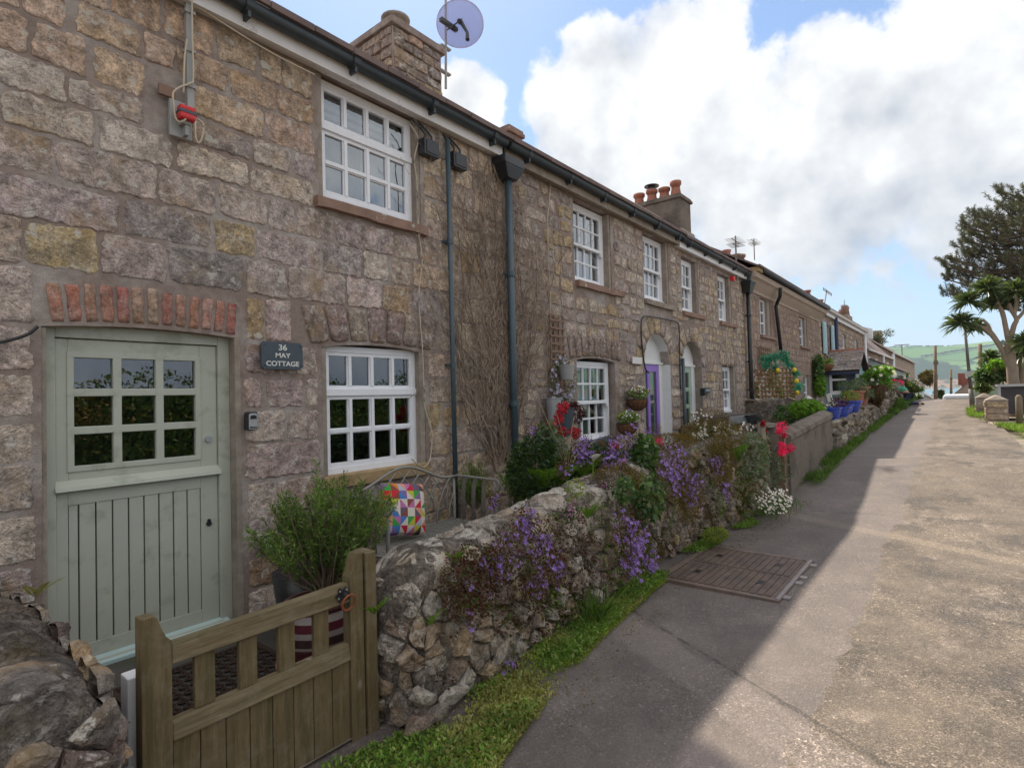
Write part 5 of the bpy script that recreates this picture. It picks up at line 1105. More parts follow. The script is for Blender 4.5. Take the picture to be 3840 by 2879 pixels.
def lump_wall(name, label, path, w, hf, zf, mat, rocks, pal=RC, rmat='rubble', seed=1, amp=.05, rsize=(.06, .17), roundtop=.35, ds=.07, top_rocks=True, limit=300, cat='wall', proud=.35, freq=1.):
    """path: list of (x, y) along the centre; hf(s) height, zf(x) ground"""
    r = random.Random(seed); P = [Vector((*p, 0)) for p in path]; Ls = [0]
    for a, b in zip(P, P[1:]): Ls.append(Ls[-1]+(b-a).length)
    T = Ls[-1]; n = max(4, int(T/ds))
    def at(s):
        s = max(0, min(T, s))
        for i in range(len(P)-1):
            if s <= Ls[i+1]+1e-9: f = (s-Ls[i])/(Ls[i+1]-Ls[i]); return P[i].lerp(P[i+1], f), (P[i+1]-P[i]).normalized()
        return P[-1], (P[-1]-P[-2]).normalized()
    t = thing(name, label, cat, (P[0].x, P[0].y, zf(P[0].x)))
    prof = []; K = 22 if ds > .06 else 46
    V = []; F = []
    for i in range(-2, n+3):
        s = T*min(max(i, 0), n)/n; p, d = at(s); nn = Vector((d.y, -d.x, 0)); h = hf(s); zb = zf(p.x)-.12
        endk = {-2: 0., -1: .8, n+1: .8, n+2: 0.}.get(i, 1.); ends = {-2: .11, -1: .07, n+1: -.07, n+2: -.11}.get(i, 0.)
        for k in range(K+1):
            u = k/K; side = w/2
            # up the outer side, over the rounded top, down the inner side
            if u < .4: q = u/.4; x = side*(1-.10*q); z = q*(h-roundtop*side*1.2)
            elif u < .6: q = (u-.4)/.2*math.pi; x = side*.9*math.cos(q); z = h-roundtop*side*1.2+math.sin(q)*roundtop*side*1.2
            else: q = (1-u)/.4; x = -side*(1-.10*q); z = q*(h-roundtop*side*1.2)
            x *= max(endk, .05); z2 = z*(1. if endk == 1 else (.94 if endk > .5 else .8)); c = p-d*ends+nn*x
            pt = Vector((c.x, c.y, zb+.12*(1 if z2 > 0 else 0)+z2))
            o = Vector((mnoise.noise(pt*3.1*freq+Vector((seed, 0, 0))), mnoise.noise(pt*3.1*freq+Vector((0, seed+5, 0))), mnoise.noise(pt*3.3*freq+Vector((9, 0, seed)))))*amp+Vector((mnoise.noise(pt*9.), mnoise.noise(pt*9.+Vector((7, 7, 7))), mnoise.noise(pt*8.+Vector((3, 0, 3)))))*amp*.5+Vector((mnoise.noise(pt*22.), mnoise.noise(pt*23.+Vector((7, 7, 7))), mnoise.noise(pt*21.)))*amp*.28
            V.append(pt+o)
    m_ = n+5
    F = [(i*(K+1)+k, (i+1)*(K+1)+k, (i+1)*(K+1)+k+1, i*(K+1)+k+1) for i in range(m_-1) for k in range(K)]+[tuple(range(K+1)), tuple((m_-1)*(K+1)+k for k in range(K, -1, -1))]
    mb = MB(); mb.add(V, F); core = mb.build('wall_core', mat, t, smooth=True)
    cnt = 0; stuff = MB(); items = []
    for _ in range(rocks):
        s = r.random()**1.25*T; p, d = at(s); nn = Vector((d.y, -d.x, 0)); h = hf(s); sz = r.uniform(*rsize)*(1.25 if r.random() < .2 else 1)
        if top_rocks and r.random() < .22: x = r.uniform(-.8, .8)*w/2; z = h-.03; dims = (sz*1.5, sz*1.0, sz*.38)
        else:
            z = r.uniform(.02, max(.05, h-.08)); x = w/2*(1-.10*z/h)*(1 if r.random() < .8 else -1); dims = (sz*r.uniform(1., 1.7), sz*.55, sz*r.uniform(.45, .8))
            x += -.02*(1 if x > 0 else -1)
        items.append((s, p+nn*x+Vector((0, 0, zf(p.x)+z)), dims, math.atan2(d.y, d.x)+r.uniform(-.2, .2)))
    items.sort(key=lambda q: q[0])
    for s, cen, dims, an in items:
        rt = (r.uniform(-.3, .3), r.uniform(-.35, .35), an); c = pick(pal, 0, r)
        if cnt < limit: put_rock(t, cen, dims, rt, c, rmat, r, small=max(dims) < .09); cnt += 1
        else: add_rock(stuff, cen, dims, rt, c, r)
    if stuff.v: stuff.build('rubble', rmat, t, smooth=True, kind='stuff')
    return t, at, T
zero = lambda x: 0.
hW = lambda s: float(np.interp(s, [0, .15, .5, 1.3, 2.0, 3.2, 4.2, 6.4], [.72, .80, .80, .84, .88, .98, 1.03, 1.02]))
GW, gat, GT = lump_wall('garden_wall', 'lichen crusted rubble garden wall with bellflowers beside the wooden gate', [(1.86, 2.34), (3.1, 2.40), (5.2, 2.50), (7.0, 2.36), (8.05, 2.25)], .40, hW, ground_z, 'wallcore', 0, seed=3, rsize=(.045, .115), limit=0, amp=.03, ds=.032)
def vcells(u0, u1, z0, z1, du, dz, r, jit=.42):
    nu, nz = int((u1-u0)/du), max(1, int((z1-z0)/dz)); S = {}
    for i in range(-1, nu+1):
        for j in range(-1, nz+1): S[i, j] = (u0+(i+.5+(.5 if j % 2 else 0)+r.uniform(-jit, jit))*du, z0+(j+.5+r.uniform(-jit, jit))*dz)
    out = []
    for (i, j), (a, b) in S.items():
        if not (0 <= i < nu and 0 <= j < nz): continue
        P = [(a-2*du, b-2*dz), (a+2*du, b-2*dz), (a+2*du, b+2*dz), (a-2*du, b+2*dz)]
        for di in range(-3, 4):
            for dj in range(-2, 3):
                if (di or dj) and (i+di, j+dj) in S:
                    c, d = S[i+di, j+dj]; mx_, my_ = (a+c)/2, (b+d)/2; nx, ny = c-a, d-b; Q = []
                    for k in range(len(P)):
                        p, q = P[k], P[(k+1) % len(P)]; sp, sq = (p[0]-mx_)*nx+(p[1]-my_)*ny, (q[0]-mx_)*nx+(q[1]-my_)*ny
                        if sp <= 0: Q.append(p)
                        if (sp < 0 < sq) or (sq < 0 < sp): t_ = sp/(sp-sq); Q.append((p[0]+(q[0]-p[0])*t_, p[1]+(q[1]-p[1])*t_))
                    P = Q
                    if len(P) < 3: break
            if len(P) < 3: break
        if len(P) >= 3: out.append(P)
    return out
r9 = random.Random(9)
def rubble_face(wall, fn, u0, u1, hfun, du, dz, r, pal, mat='rubble', gap=.88, lim=270, t=(.012, .06), z0=.0, top=True, vis=lambda u: u, colf=False):
    cells = vcells(u0, u1, z0, max(hfun(u0+(u1-u0)*k/20) for k in range(21))+dz, du, dz, r); L_ = []
    for P in cells:
        cu_ = sum(p[0] for p in P)/len(P); cz_ = sum(p[1] for p in P)/len(P); hh = hfun(cu_)
        if cz_ > hh-.03: continue
        crust = colf and cz_ > .50 and cu_ < 2.6; gap_ = .97 if crust else gap
        P = [(cu_+(a-cu_)*gap_, min(hh, max(-.02, cz_+(b-cz_)*gap_))) for a, b in P]; L_.append((vis(cu_), cu_, cz_, P))
    L_.sort(key=lambda q: q[0]); n = 0; st_ = MB()
    for _, cu_, cz_, P in L_:
        poly = rough_poly(P, .035, .006, r); dd = r.uniform(*t); c = pick([(.38, .34, .295), (.33, .29, .25), (.42, .38, .335), (.27, .225, .19)], 0, r) if (colf and cz_ > .5 and cu_ < 2.6) else pick(pal, .04, r)
        if n < lim: m = MB(); stone_geo(m, poly, fn, dd, c, .014, .010, 0, r); m.build('stone', 'mossrubble' if (colf and cu_ > 2.8) else mat, wall); n += 1
        else: stone_geo(st_, rough_poly(P, .08, .008, r), fn, dd, c, .014, .009, 0, r)
    if st_.v: st_.build('rubble', 'mossrubble' if colf else mat, wall, kind='stuff')
def gfn(u, z, d):
    if u >= 0: c, dr = gat(u); nn = Vector((dr.y, -dr.x, 0)); h = hW(u); q = c+nn*(.19*(1-.10*z/h)-max(0, z-h+.14)**1.5*.9+d)
    else:
        c, dr = gat(0); nn = Vector((dr.y, -dr.x, 0)); a = min(math.pi, -u/.19); q = c+nn*math.cos(a)*(.19+d)-dr*math.sin(a)*(.07+d)
    n3 = mnoise.noise(Vector((u*3, z*4, 2.)))*.028; k = Vector((0, -1, 0)) if u >= 0 else Vector((-1, 0, 0)); return q+k*n3+Vector((0, 0, z+ground_z(q.x)))
RC2 = [(.27, .225, .19), (.22, .185, .155), (.32, .28, .235), (.19, .16, .14), (.25, .20, .165), (.31, .225, .15), (.23, .165, .13), (.36, .325, .28)]
rubble_face(GW, gfn, -.42, 6.2, lambda u: hW(max(0, u))-.03, .165, .098, random.Random(77), RC2, gap=.885, lim=285, vis=lambda u: abs(u-.6), colf=True)
def gtop(u, v, d):
    c, dr = gat(max(0, u)); nn = Vector((dr.y, -dr.x, 0)); q = c+nn*v+(dr*min(0, u)); h = hW(max(0, u)); return Vector((q.x, q.y, ground_z(q.x)+h-.045-(abs(v)/.22)**2.5*.09-max(0, -u)*.6+d*1.2+.03*mnoise.noise(Vector((u*3, v*5, 1)))))
for P in vcells(-.16, 3.4, -.24, .24, .34, .21, random.Random(5), .38):
    cu_ = sum(p[0] for p in P)/len(P); cv_ = sum(p[1] for p in P)/len(P); P = [(cu_+(a-cu_)*.95, max(-.25, min(.25, cv_+(b-cv_)*.95))) for a, b in P]; m = MB(); stone_geo(m, rough_poly(P, .04, .006, r9), gtop, r9.uniform(.03, .055), pick([(.36, .325, .285), (.31, .275, .24), (.40, .365, .32)], 0, r9), .022, .012, 0, r9); m.build('coping_stone', 'rubble', GW, smooth=True)
for (px, py, s_) in [(905, 1500, .07), (975, 1500, .085), (930, 1550, .08), (870, 1420, .05), (900, 1560, .10), (1080, 1410, .07)]:
    p = onY(px, py, 2.12); put_rock(GW, (p.x, 2.11, max(.03, p.z)), (s_*1.35, s_*.65, s_*.72), (r9.uniform(-.3, .3), r9.uniform(-.5, .5), r9.uniform(-.3, .3)), pick(RC2, .1, r9), 'rubble', r9)
# wall on the near left
LW, lat, LT = lump_wall('garden_wall', 'dark lichen spotted boundary wall at the lower left by the white post', [(.36, 2.16), (.40, 2.9), (.36, 4.08)], .46, lambda s: float(np.interp(s, [0, .4, 1.2, 2], [.70, .76, .75, .74])), zero, 'darkcore', 0, RDK, 'rubble', seed=8, amp=.07, rsize=(.05, .12), limit=100, roundtop=.55, ds=.035)
for (x, y, z, a, b, c_, ry) in [(.50, 2.20, .62, .13, .16, .05, .35), (.45, 2.10, .50, .16, .12, .045, .3), (.52, 2.45, .68, .12, .2, .04, .5), (.50, 2.9, .69, .12, .24, .04, .45), (.36, 2.4, .72, .14, .2, .05, .1), (.44, 2.09, .38, .16, .1, .04, .25), (.5, 3.5, .66, .12, .26, .04, .45), (.32, 3.2, .74, .16, .24, .05, 0), (.48, 2.08, .25, .16, .12, .05, .2), (.3, 2.06, .45, .14, .1, .09, 0)]:
    put_rock(LW, (x, y, z), (a, b, c_), (r9.uniform(-.2, .1), ry, r9.uniform(-.3, .3)), pick(RDK, 0, r9), 'rubble', r9)
def lfn(u, z, d):
    if u >= 0: c, dr = lat(u); nn = Vector((dr.y, -dr.x, 0)); q = c+nn*(.225*(1-.12*z/.75)+d)
    else: c, dr = lat(0); nn = Vector((dr.y, -dr.x, 0)); a = min(math.pi, -u/.22); q = c+nn*math.cos(a)*(.225+d)-dr*math.sin(a)*(.16+d)-dr*.06
    return q+Vector((0, 0, z))
rubble_face(LW, lfn, -.68, 1.9, lambda u: .74, .20, .075, random.Random(78), RDK, lim=200, t=(.01, .045))
# dividing walls and gate piers further along
MW, _, _ = lump_wall('garden_wall', 'dark mossy dividing wall between the purple and the green door', [(10.35, 2.55), (10.25, 4.1)], .42, lambda s: 1.0, lambda x: 0., 'darkcore', 90, RDK, 'mossrubble', seed=12, amp=.07, rsize=(.06, .16), limit=90)
CWl = thing('garden_wall', 'smooth concrete garden wall with rounded coping', 'wall', (10.8, 2.1, .1))
def conc_wall(t, x0, x1, y0, y1, z0a, z0b, z1a, z1b, mat='concrete'):
    n = 24; V = []; F = []; K = 14
    for i in range(n+1):
        f = i/n; x = x0+(x1-x0)*f; zb = z0a+(z0b-z0a)*f-.2; zt = z1a+(z1b-z1a)*f; prof = [(y0, zb), (y0-.0, zt-.16), (y0-.03, zt-.13), (y0-.02, zt-.06), (y0+.06, zt-.01), ((y0+y1)/2, zt), (y1-.06, zt-.01), (y1+.02, zt-.06), (y1+.03, zt-.13), (y1, zt-.16), (y1, zb)]
        V += [(x+.012*mnoise.noise(Vector((x*2, y, z))), y+.014*mnoise.noise(Vector((x*2, y*3, z*2))), z+.012*mnoise.noise(Vector((x*1.5, y, 5)))) for y, z in prof]
    K = 11
    F = [(i*K+k, (i+1)*K+k, (i+1)*K+k+1, i*K+k+1) for i in range(n) for k in range(K-1)]+[tuple(range(K)), tuple(n*K+k for k in range(K-1, -1, -1))]
    m = MB(); m.add(V, F); return m.build('wall_body', mat, t, smooth=False)
conc_wall(CWl, 8.95, 12.45, 2.0, 2.26, .0, .33, .99, 1.17)
m = MB(); m.prism([(2.03, .0), (2.23, .0), (2.23, .92), (2.03, .92)], lambda u, w, d: (8.93+d, u, w), -.05, .0); m.build('end_block', 'concrete', CWl)
m = MB(); V = [(8.872, 2.13+.06*math.cos(math.pi*k/12), .72+.06*math.sin(math.pi*k/12)) for k in range(13)]; m.tube(V, .008, 5); m.build('carved_arc', 'lockgrey', CWl)
BW, bat, BT = lump_wall('garden_wall', 'rubble wall carrying the row of blue pots', [(12.6, 2.16), (16, 2.14), (20, 2.2), (23.5, 2.25)], .42, lambda s: float(np.interp(s, [0, 4, 11], [.58, .56, .52])), ground_z, 'wallcore', 330, [(.26, .22, .18), (.20, .175, .155), (.30, .26, .22), (.17, .14, .125), (.33, .30, .26)], 'mossrubble', seed=15, amp=.08, rsize=(.07, .17), limit=260, ds=.14)
FW_, _, _ = lump_wall('garden_wall', 'overgrown far rubble wall beside the kneeling person', [(23.8, 2.3), (28, 2.32), (33, 2.4), (40, 2.5)], .45, lambda s: .95, ground_z, 'darkcore', 120, RC, 'mossrubble', seed=17, amp=.10, rsize=(.1, .22), limit=120, ds=.25)
for (x0, y0, y1, zt, lab, sd) in [(14.35, 2.5, 4.1, 1.15, 'low cross wall behind the concrete wall beneath the cane trellis', 19)]:
    lump_wall('garden_wall', lab, [(x0, y0), (x0, y1)], .3, lambda s: 1.0, ground_z, 'wallcore', 40, RC, 'rubble', seed=sd, amp=.04, rsize=(.07, .14), limit=40)
# ------------------------------------------------------------------ timber gate
GY = 2.33
gt = thing('garden_gate', 'low timber garden gate with open slats and black ring latch', 'gate', (1.19, GY, .03))
def board(parent, x0, x1, y0, y1, z0, z1, name, mat='gatewood', bevel=.004): m = MB(); m.box(x0, x1, y0, y1, z0, z1); return m.build(name, mat, parent, bevel=bevel)
fg = fnY(GY+.03)
m = MB(); m.prism([(.708, -.04), (.808, -.04), (.808, .735), (.79, .755), (.775, .79), (.762, .83), (.75, .842), (.708, .842)], fg, 0, .062); m.build('stile', 'gatewood', gt, bevel=.004)
m = MB(); m.prism([(1.575, -.04), (1.652, -.04), (1.652, .865), (1.615, .865), (1.60, .835), (1.587, .79), (1.575, .76)], fg, 0, .062); m.build('stile', 'gatewood', gt, bevel=.004)
m = MB(); m.hexa([(.809, GY-.030, .645), (1.574, GY-.030, .645), (1.574, GY+.025, .645), (.809, GY+.025, .645), (.809, GY-.024, .722), (1.574, GY-.024, .735), (1.574, GY+.02, .735), (.809, GY+.02, .722)]); m.build('top_rail', 'gaterail', gt, bevel=.005)
m = MB(); m.hexa([(.809, GY-.034, .365), (1.574, GY-.034, .372), (1.574, GY+.025, .372), (.809, GY+.025, .365), (.809, GY-.022, .437), (1.574, GY-.022, .45), (1.574, GY+.02, .45), (.809, GY+.02, .437)]); m.build('middle_rail', 'gaterail', gt, bevel=.005)
for k in range(4):
    xc = .93+k*.168; board(gt, xc-.038, xc+.038, GY-.012, GY+.012, .44, .65, 'slat')
for k in range(8):
    w_ = .0955; x0 = .812+k*w_; board(gt, x0+.0015, x0+w_-.0015, GY-.018, GY+.008, .0, .366, 'board', bevel=.003)
m = MB(); zc, xc = .692, 1.535; P = []
for k in range(48):
    a = 2*math.pi*k/48; rr_ = .031+.0075*math.cos(6*a); P.append((xc+rr_*math.cos(a), zc+rr_*math.sin(a)))
m.prism(P, fnY(GY-.031), 0, .005); lt = m.build('latch_plate', 'blackplastic', gt)
m = MB(); m.tube([(xc+.004, GY-.036, zc+.002), (xc+.006, GY-.072, zc-.006)], .011, 12); m.build('latch_boss', 'blackplastic', lt)
m = MB(); m.tube([(xc+.012+.036*math.sin(2*math.pi*k/28)*.96, GY-.062-.012*math.cos(2*math.pi*k/28), zc-.034+.038*math.cos(2*math.pi*k/28)) for k in range(29)], .0052, 8, cap=False); m.build('ring', 'rust', lt, smooth=True)
for a in (50, 130, 205, 330): m = MB(); m.tube([(xc+.027*math.cos(R_(a)), GY-.036, zc+.027*math.sin(R_(a))), (xc+.027*math.cos(R_(a)), GY-.039, zc+.027*math.sin(R_(a)))], .0045, 8); m.build('screw', 'galv', lt)
m = MB(); m.box(1.662, 1.725, 2.29, 2.40, -.05, .858); tag(m.build('gate_post', 'gatewood', bevel=.006), 'square timber post between the gate and the rubble wall', 'post')
m = MB(); m.box(.702, .768, 2.42, 2.50, -.05, .60); tag(m.build('gate_post', 'oldwhite', bevel=.005), 'short white painted post behind the hinge side of the gate', 'post')
# door mat of rubber
mt_ = thing('door_mat', 'dark openwork rubber mat on the paving behind the gate', 'mat', (1.38, 3.35, .012)); m = MB()
for i in range(13):
    for j in range(9):
        x, y = 1.02+i*.062, 3.05+j*.08; m.tube([(x-.022, y, .022), (x, y+.03, .03), (x+.022, y, .022), (x, y-.03, .03), (x-.022, y, .022)], .009, 4, cap=False)
m.build('loops', 'dkwood', mt_, kind='stuff')
for (a, b, c_, d) in ((.99, 1.80, 3.0, 3.03), (.99, 1.80, 3.70, 3.73), (.99, 1.02, 3.03, 3.70), (1.77, 1.80, 3.03, 3.70)): m = MB(); m.box(a, b, c_, d, .012, .035); m.build('edge', 'dkwood', mt_)
# ------------------------------------------------------------------ bench and cushion
bn = thing('garden_bench', 'grey wrought metal bench with arched lattice back and scrolled arms', 'bench', (3.25, 3.6, .01))
BX0, BX1, BYb, BYf = 2.62, 3.86, 3.88, 3.34
def tb(parent, name, pts, r, n=6, mat='benchpaint'):
    m = MB(); m.tube(pts, r, n); return m.build(name, mat, parent, smooth=True)
def topz(x):
    u = (x-3.24)/.62
    return .845+.155*(.5+.5*math.cos(math.pi*min(1, abs(u)/.9)))
tb(bn, 'top_rail', [(BX0+(BX1-BX0)*k/40, BYb, topz(BX0+(BX1-BX0)*k/40)) for k in range(41)], .013, 8)
tb(bn, 'back_rail', [(BX0, BYb, .44), (BX1, BYb, .44)], .011)
for k in range(-2, 10):
    for sgn in (1, -1):
        pts = []
        xb = BX0+.07+k*.155 if sgn > 0 else BX1-.07-k*.155
        for j in range(15):
            t = j/14; x = xb+sgn*.34*(t**1.9); z = .44+(.56)*t
            if not (BX0 <= x <= BX1): continue
            if z > topz(x)-.004: break
            pts.append((x, BYb-.006*sgn, z))
        if len(pts) > 3: tb(bn, 'lattice_bar', pts, .0072, 6)
for k in range(11): y = BYf+.02+k*(BYb-BYf-.03)/10; m = MB(); m.box(BX0, BX1, y-.011, y+.011, .425, .437); m.build('seat_slat', 'benchpaint', bn)
for x in (BX0, BX1):
    arm = tb(bn, 'arm', [(x, BYb, .82), (x, BYb-.02, .85), (x, BYb-.06, .857)]+[(x, BYb-.06-(BYb-.06-BYf)*k/6, .857-.01*k/6) for k in range(1, 7)]+[(x, BYf-.05*math.sin(a), .795+.052*math.cos(a)) for a in [math.pi*k/8 for k in range(1, 12)]], .0125, 8)
    tb(bn, 'leg', [(x, BYb, .83), (x, BYb+.0, .44), (x, BYb+.01, .0)], .014, 8)
    tb(bn, 'leg', [(x, BYf+.01, .83), (x, BYf-.012, .70), (x, BYf-.0, .44), (x, BYf-.02, .0)], .014, 8)
    for k in range(3):
        for e in range(3):
            y0 = BYb-.12-k*.13-e*.018; tb(arm, 'spindle', [(x, y0-.05, .845), (x, y0-.025, .835), (x, y0, .79), (x, y0+.012, .70), (x, y0+.012, .44)], .0055, 5)
    tb(bn, 'seat_rail', [(x, BYf, .43), (x, BYb, .43)], .012)
tb(bn, 'seat_rail', [(BX0, BYf, .43), (BX1, BYf, .43)], .012)
cu = MB(); CQ = [(.70, .62, .55), (.55, .02, .05), (.06, .20, .52), (.10, .06, .06), (.62, .22, .04), (.70, .62, .55), (.24, .13, .32), (.50, .48, .06), (.42, .45, .55), (.70, .62, .56), (.05, .33, .06), (.66, .30, .22), (.50, .16, .36), (.25, .07, .05), (.62, .02, .04), (.14, .10, .15), (.70, .62, .55)]
rc = random.Random(12); n = 6; G = 24; cw, ch = .42, .44
def cush(u, w, sd):
    a, b = 2*u-1, 2*w-1; th = .075*max(0, (1-abs(a)**3.2))**.5*max(0, (1-abs(b)**3.2))**.5; k = 1-.05*(1-abs(a)**2)*0; pinch = 1-.07*(1-min(1, abs(a)+0))*abs(b)**2-.03
    x = a*cw/2*(1-.06*(1-b*b)*0)*(1 if abs(b) > .97 else .97); z = b*ch/2*(1 if abs(a) > .97 else .97)
    return Vector((x, -sd*th, z))
tl = Matrix.Rotation(R_(-17), 3, 'X') @ Matrix.Rotation(R_(9), 3, 'Y'); tl = Matrix.Rotation(R_(-8), 3, 'Z') @ tl; cc = Vector((3.04, 3.66, .69))
cols = [[(rc.choice(CQ), rc.choice(CQ), rc.random() < .5) for _ in range(n)] for _ in range(n)]
for sd in (1, -1):
    for i in range(G):
        for j in range(G):
            ci, cj = i*n//G, j*n//G; c1, c2, fl = cols[ci][cj]; P = [cush((i+a)/G, (j+b)/G, sd) for a, b in ((0, 0), (1, 0), (1, 1), (0, 1))]; P = [cc+tl @ p for p in P]
            li, lj = i-ci*G//n, j-cj*G//n; q = G//n
            if fl:
                A1, A2 = ((0, 1, 2), (0, 2, 3)); t1 = li+.5 > lj+.5 or li == lj; d1 = c1 if (li >= lj) else c2; d2 = c2 if (li <= lj) else c1
            else:
                A1, A2 = ((0, 1, 3), (1, 2, 3)); s_ = li+lj; d1 = c1 if s_ <= q-1 else c2; d2 = c1 if s_ < q-1 else c2
            f1, f2 = (A1, A2) if sd > 0 else (A1[::-1], A2[::-1])
            cu.add(P, [f1], 0, d1); cu.add(P, [f2], 0, d2)
plain('fabric', (.5, .5, .5), .9, .06, 20, usetint=True, bmp=.15, bs=200)
cu.build('cushion', 'fabric', smooth=False); tag(bpy.context.scene.objects['cushion'], 'square cushion with bright multicoloured triangle pattern on the metal bench', 'cushion')

# ------------------------------------------------------------------ plants
def needle_bush(name, label, cen, rad, nb, mat, stemmat='twig', nl=26, L=.035, W=.006, base=None, up=.5, group=None, seed=1, reach=1., cat='shrub', dens=1.):
    r = np.random.RandomState(seed); t = thing(name, label, cat, base or (cen[0], cen[1], 0), group); base = Vector(base or (cen[0], cen[1], 0))
    C = []; D = []; st = MB()
    for b in range(nb):
        d = r.normal(size=3); d /= np.linalg.norm(d); d[2] = abs(d[2])*1.0 if r.rand() < .6 else d[2]*.8
        e = np.array(cen)+d*np.array(rad)*(.55+.45*r.rand()); s0 = np.array(cen)-np.array([0, 0, rad[2]*.8])+d*np.array(rad)*.15
        mid = (s0+e)/2+r.normal(size=3)*.05*rad[0]+np.array([0, 0, -.02]); pts = [s0, mid, e]
        st.tube([tuple(p) for p in pts], [.006, .004, .0015], 4)
        k = int(nl*(.7+.6*r.rand())*dens); tt = .35+.65*r.rand(k)**.7
        for q in tt:
            p = (1-q)**2*s0+2*q*(1-q)*mid+q*q*e; C.append(p+r.normal(size=3)*.006); dd = (e-s0); dd = dd/np.linalg.norm(dd)*.7+r.normal(size=3)*.75; dd[2] += up*.5; D.append(dd)
    st.build('stems', stemmat, t, kind='stuff'); leaves('foliage', C, D, L*(.7+.6*NR.rand(len(C))), W, mat, t, droop=.05); return t
rb = needle_bush('rosemary_bush', 'leggy rosemary bush growing out of the striped pot by the cottage window', (1.99, 3.12, .78), (.50, .40, .46), 190, 'rosemary', nl=84, L=.038, W=.0075, base=(1.93, 3.1, .4), seed=3)
m = MB()
for k in range(9): a = k*.7; m.tube([(1.93, 3.1, .38), (1.93+.05*math.cos(a), 3.1+.05*math.sin(a), .52), (1.99+.16*math.cos(a), 3.13+.14*math.sin(a), .72)], [.014, .010, .006], 6)
m.build('branch', 'twig', rb)
pt = thing('plant_pot', 'fat maroon and cream striped glazed pot behind the gate', 'plant pot', (1.90, 3.1, 0))
prof = [(.14, .02), (.19, .08), (.215, .16), (.218, .24), (.205, .32), (.19, .37), (.205, .385), (.205, .40), (.18, .40), (.17, .36)]
stp = [((.05, .03, .03), 0, .10), ((.09, .02, .025), .10, .17), ((.26, .22, .20), .17, .20), ((.06, .03, .03), .20, .24), ((.27, .23, .21), .24, .275), ((.10, .02, .03), .275, .315), ((.30, .26, .24), .315, .36), ((.13, .05, .05), .36, .5)]
plain('glaze', (.2, .2, .2), .28, .12, 14, usetint=True)
m = MB(); fine = []
for (r0, z0), (r1, z1) in zip(prof, prof[1:]):
    k = 5
    for i in range(k): fine.append((r0+(r1-r0)*i/k, z0+(z1-z0)*i/k))
fine.append(prof[-1]); nn = 28
for (r0, z0), (r1, z1) in zip(fine, fine[1:]):
    c = next((c for c, a, b in stp if a <= (z0+z1)/2 < b), (.3, .3, .3))
    for j in range(nn):
        a, b = 2*math.pi*j/nn, 2*math.pi*(j+1)/nn; m.add([(1.90+r0*math.cos(a), 3.1+r0*math.sin(a), z0), (1.90+r0*math.cos(b), 3.1+r0*math.sin(b), z0), (1.90+r1*math.cos(b), 3.1+r1*math.sin(b), z1), (1.90+r1*math.cos(a), 3.1+r1*math.sin(a), z1)], [(0, 1, 2, 3)], 0, c)
m.build('pot', 'glaze', pt)
m = MB(); m.lathe([(.18, 0), (.18, .01)], (1.90, 3.1, .37), 20); m.build('soil', 'dkwood', pt)
m = MB(); m.lathe([(.20, 0), (.23, .01), (.25, .035), (.24, .04), (.21, .015)], (1.90, 3.1, .012), 24); m.build('saucer', 'terracotta', pt)
for k in range(14): put_rock(pt, (1.82+rng.uniform(-.09, .12), 3.02+rng.uniform(-.07, .08), .395), (.026, .022, .018), (0, 0, k), (.5, .47, .42), 'rubble', rng, 'pebble', small=True)
m = MB(); m.lathe([(.16, 0), (.19, .2), (.22, .42), (.21, .42), (.19, .36)], (2.12, 3.62, .01), 20); tag(m.build('plant_pot', 'blackplastic', smooth=True), 'tall black pot half hidden behind the rosemary', 'plant pot')
m = MB(); m.lathe([(.07, 0), (.09, .03), (.10, .12), (.085, .2), (.05, .24)], (2.17, 2.95, .12), 16); tag(m.build('watering_can', 'galv', smooth=True), 'small grey blue can beside the striped pot', 'can')

def clump(px, py, Y, rpx, nl, nf, label, leaf='bellleaf', fl='bell', hang=.4, name='bellflower', cat='flowering plant', group='bellflowers growing on the garden wall', rz=1., fs=.016, flat=.45, lsize=.017, petals=5, top=None, P=None, rad=None):
    P = P or onY(px, py, Y); z_ = (P-Vector((0, 0, EYE))).dot(FW); rr_ = rad or rpx*z_/FPX
    t = thing(name, label, cat, (P.x, P.y, P.z), group); k = np.array([rr_, max(.06, rr_*flat), rr_*rz])
    C = ell(nl, P, k); C[:, 1] -= .02
    D = rnd_dirs(nl, -hang); D[:, 1] -= .6; leaves('foliage', C, D, lsize*(.7+.7*NR.rand(nl)), lsize*.75, leaf, t)
    ns = max(6, nf//3); st = MB(); fc = []; fn_ = []
    for i in range(ns):
        b = ell(1, P, k*.8)[0]; d = np.array([NR.normal()*.35, -.45-.3*NR.rand(), .7*(1 if hang < .3 else -.2)+NR.normal()*.5]); L = rr_*(.35+.5*NR.rand()); e = b+d*L
        st.tube([tuple(b), tuple((b+e)/2+np.array([0, -.01, 0])), tuple(e)], .0016, 3)
        for j in range(max(1, nf//ns)):
            q = .35+.65*NR.rand(); fc.append(b+(e-b)*q+NR.normal(size=3)*.010); fn_.append(np.array([NR.normal()*.6-.3, -1., NR.normal()*.6+.3]))
    st.build('stems', 'stem', t, kind='stuff')
    if nf: star('blossoms', fc, fn_, fs*(.75+.5*NR.rand(len(fc))), fl, t, petals)
    return t
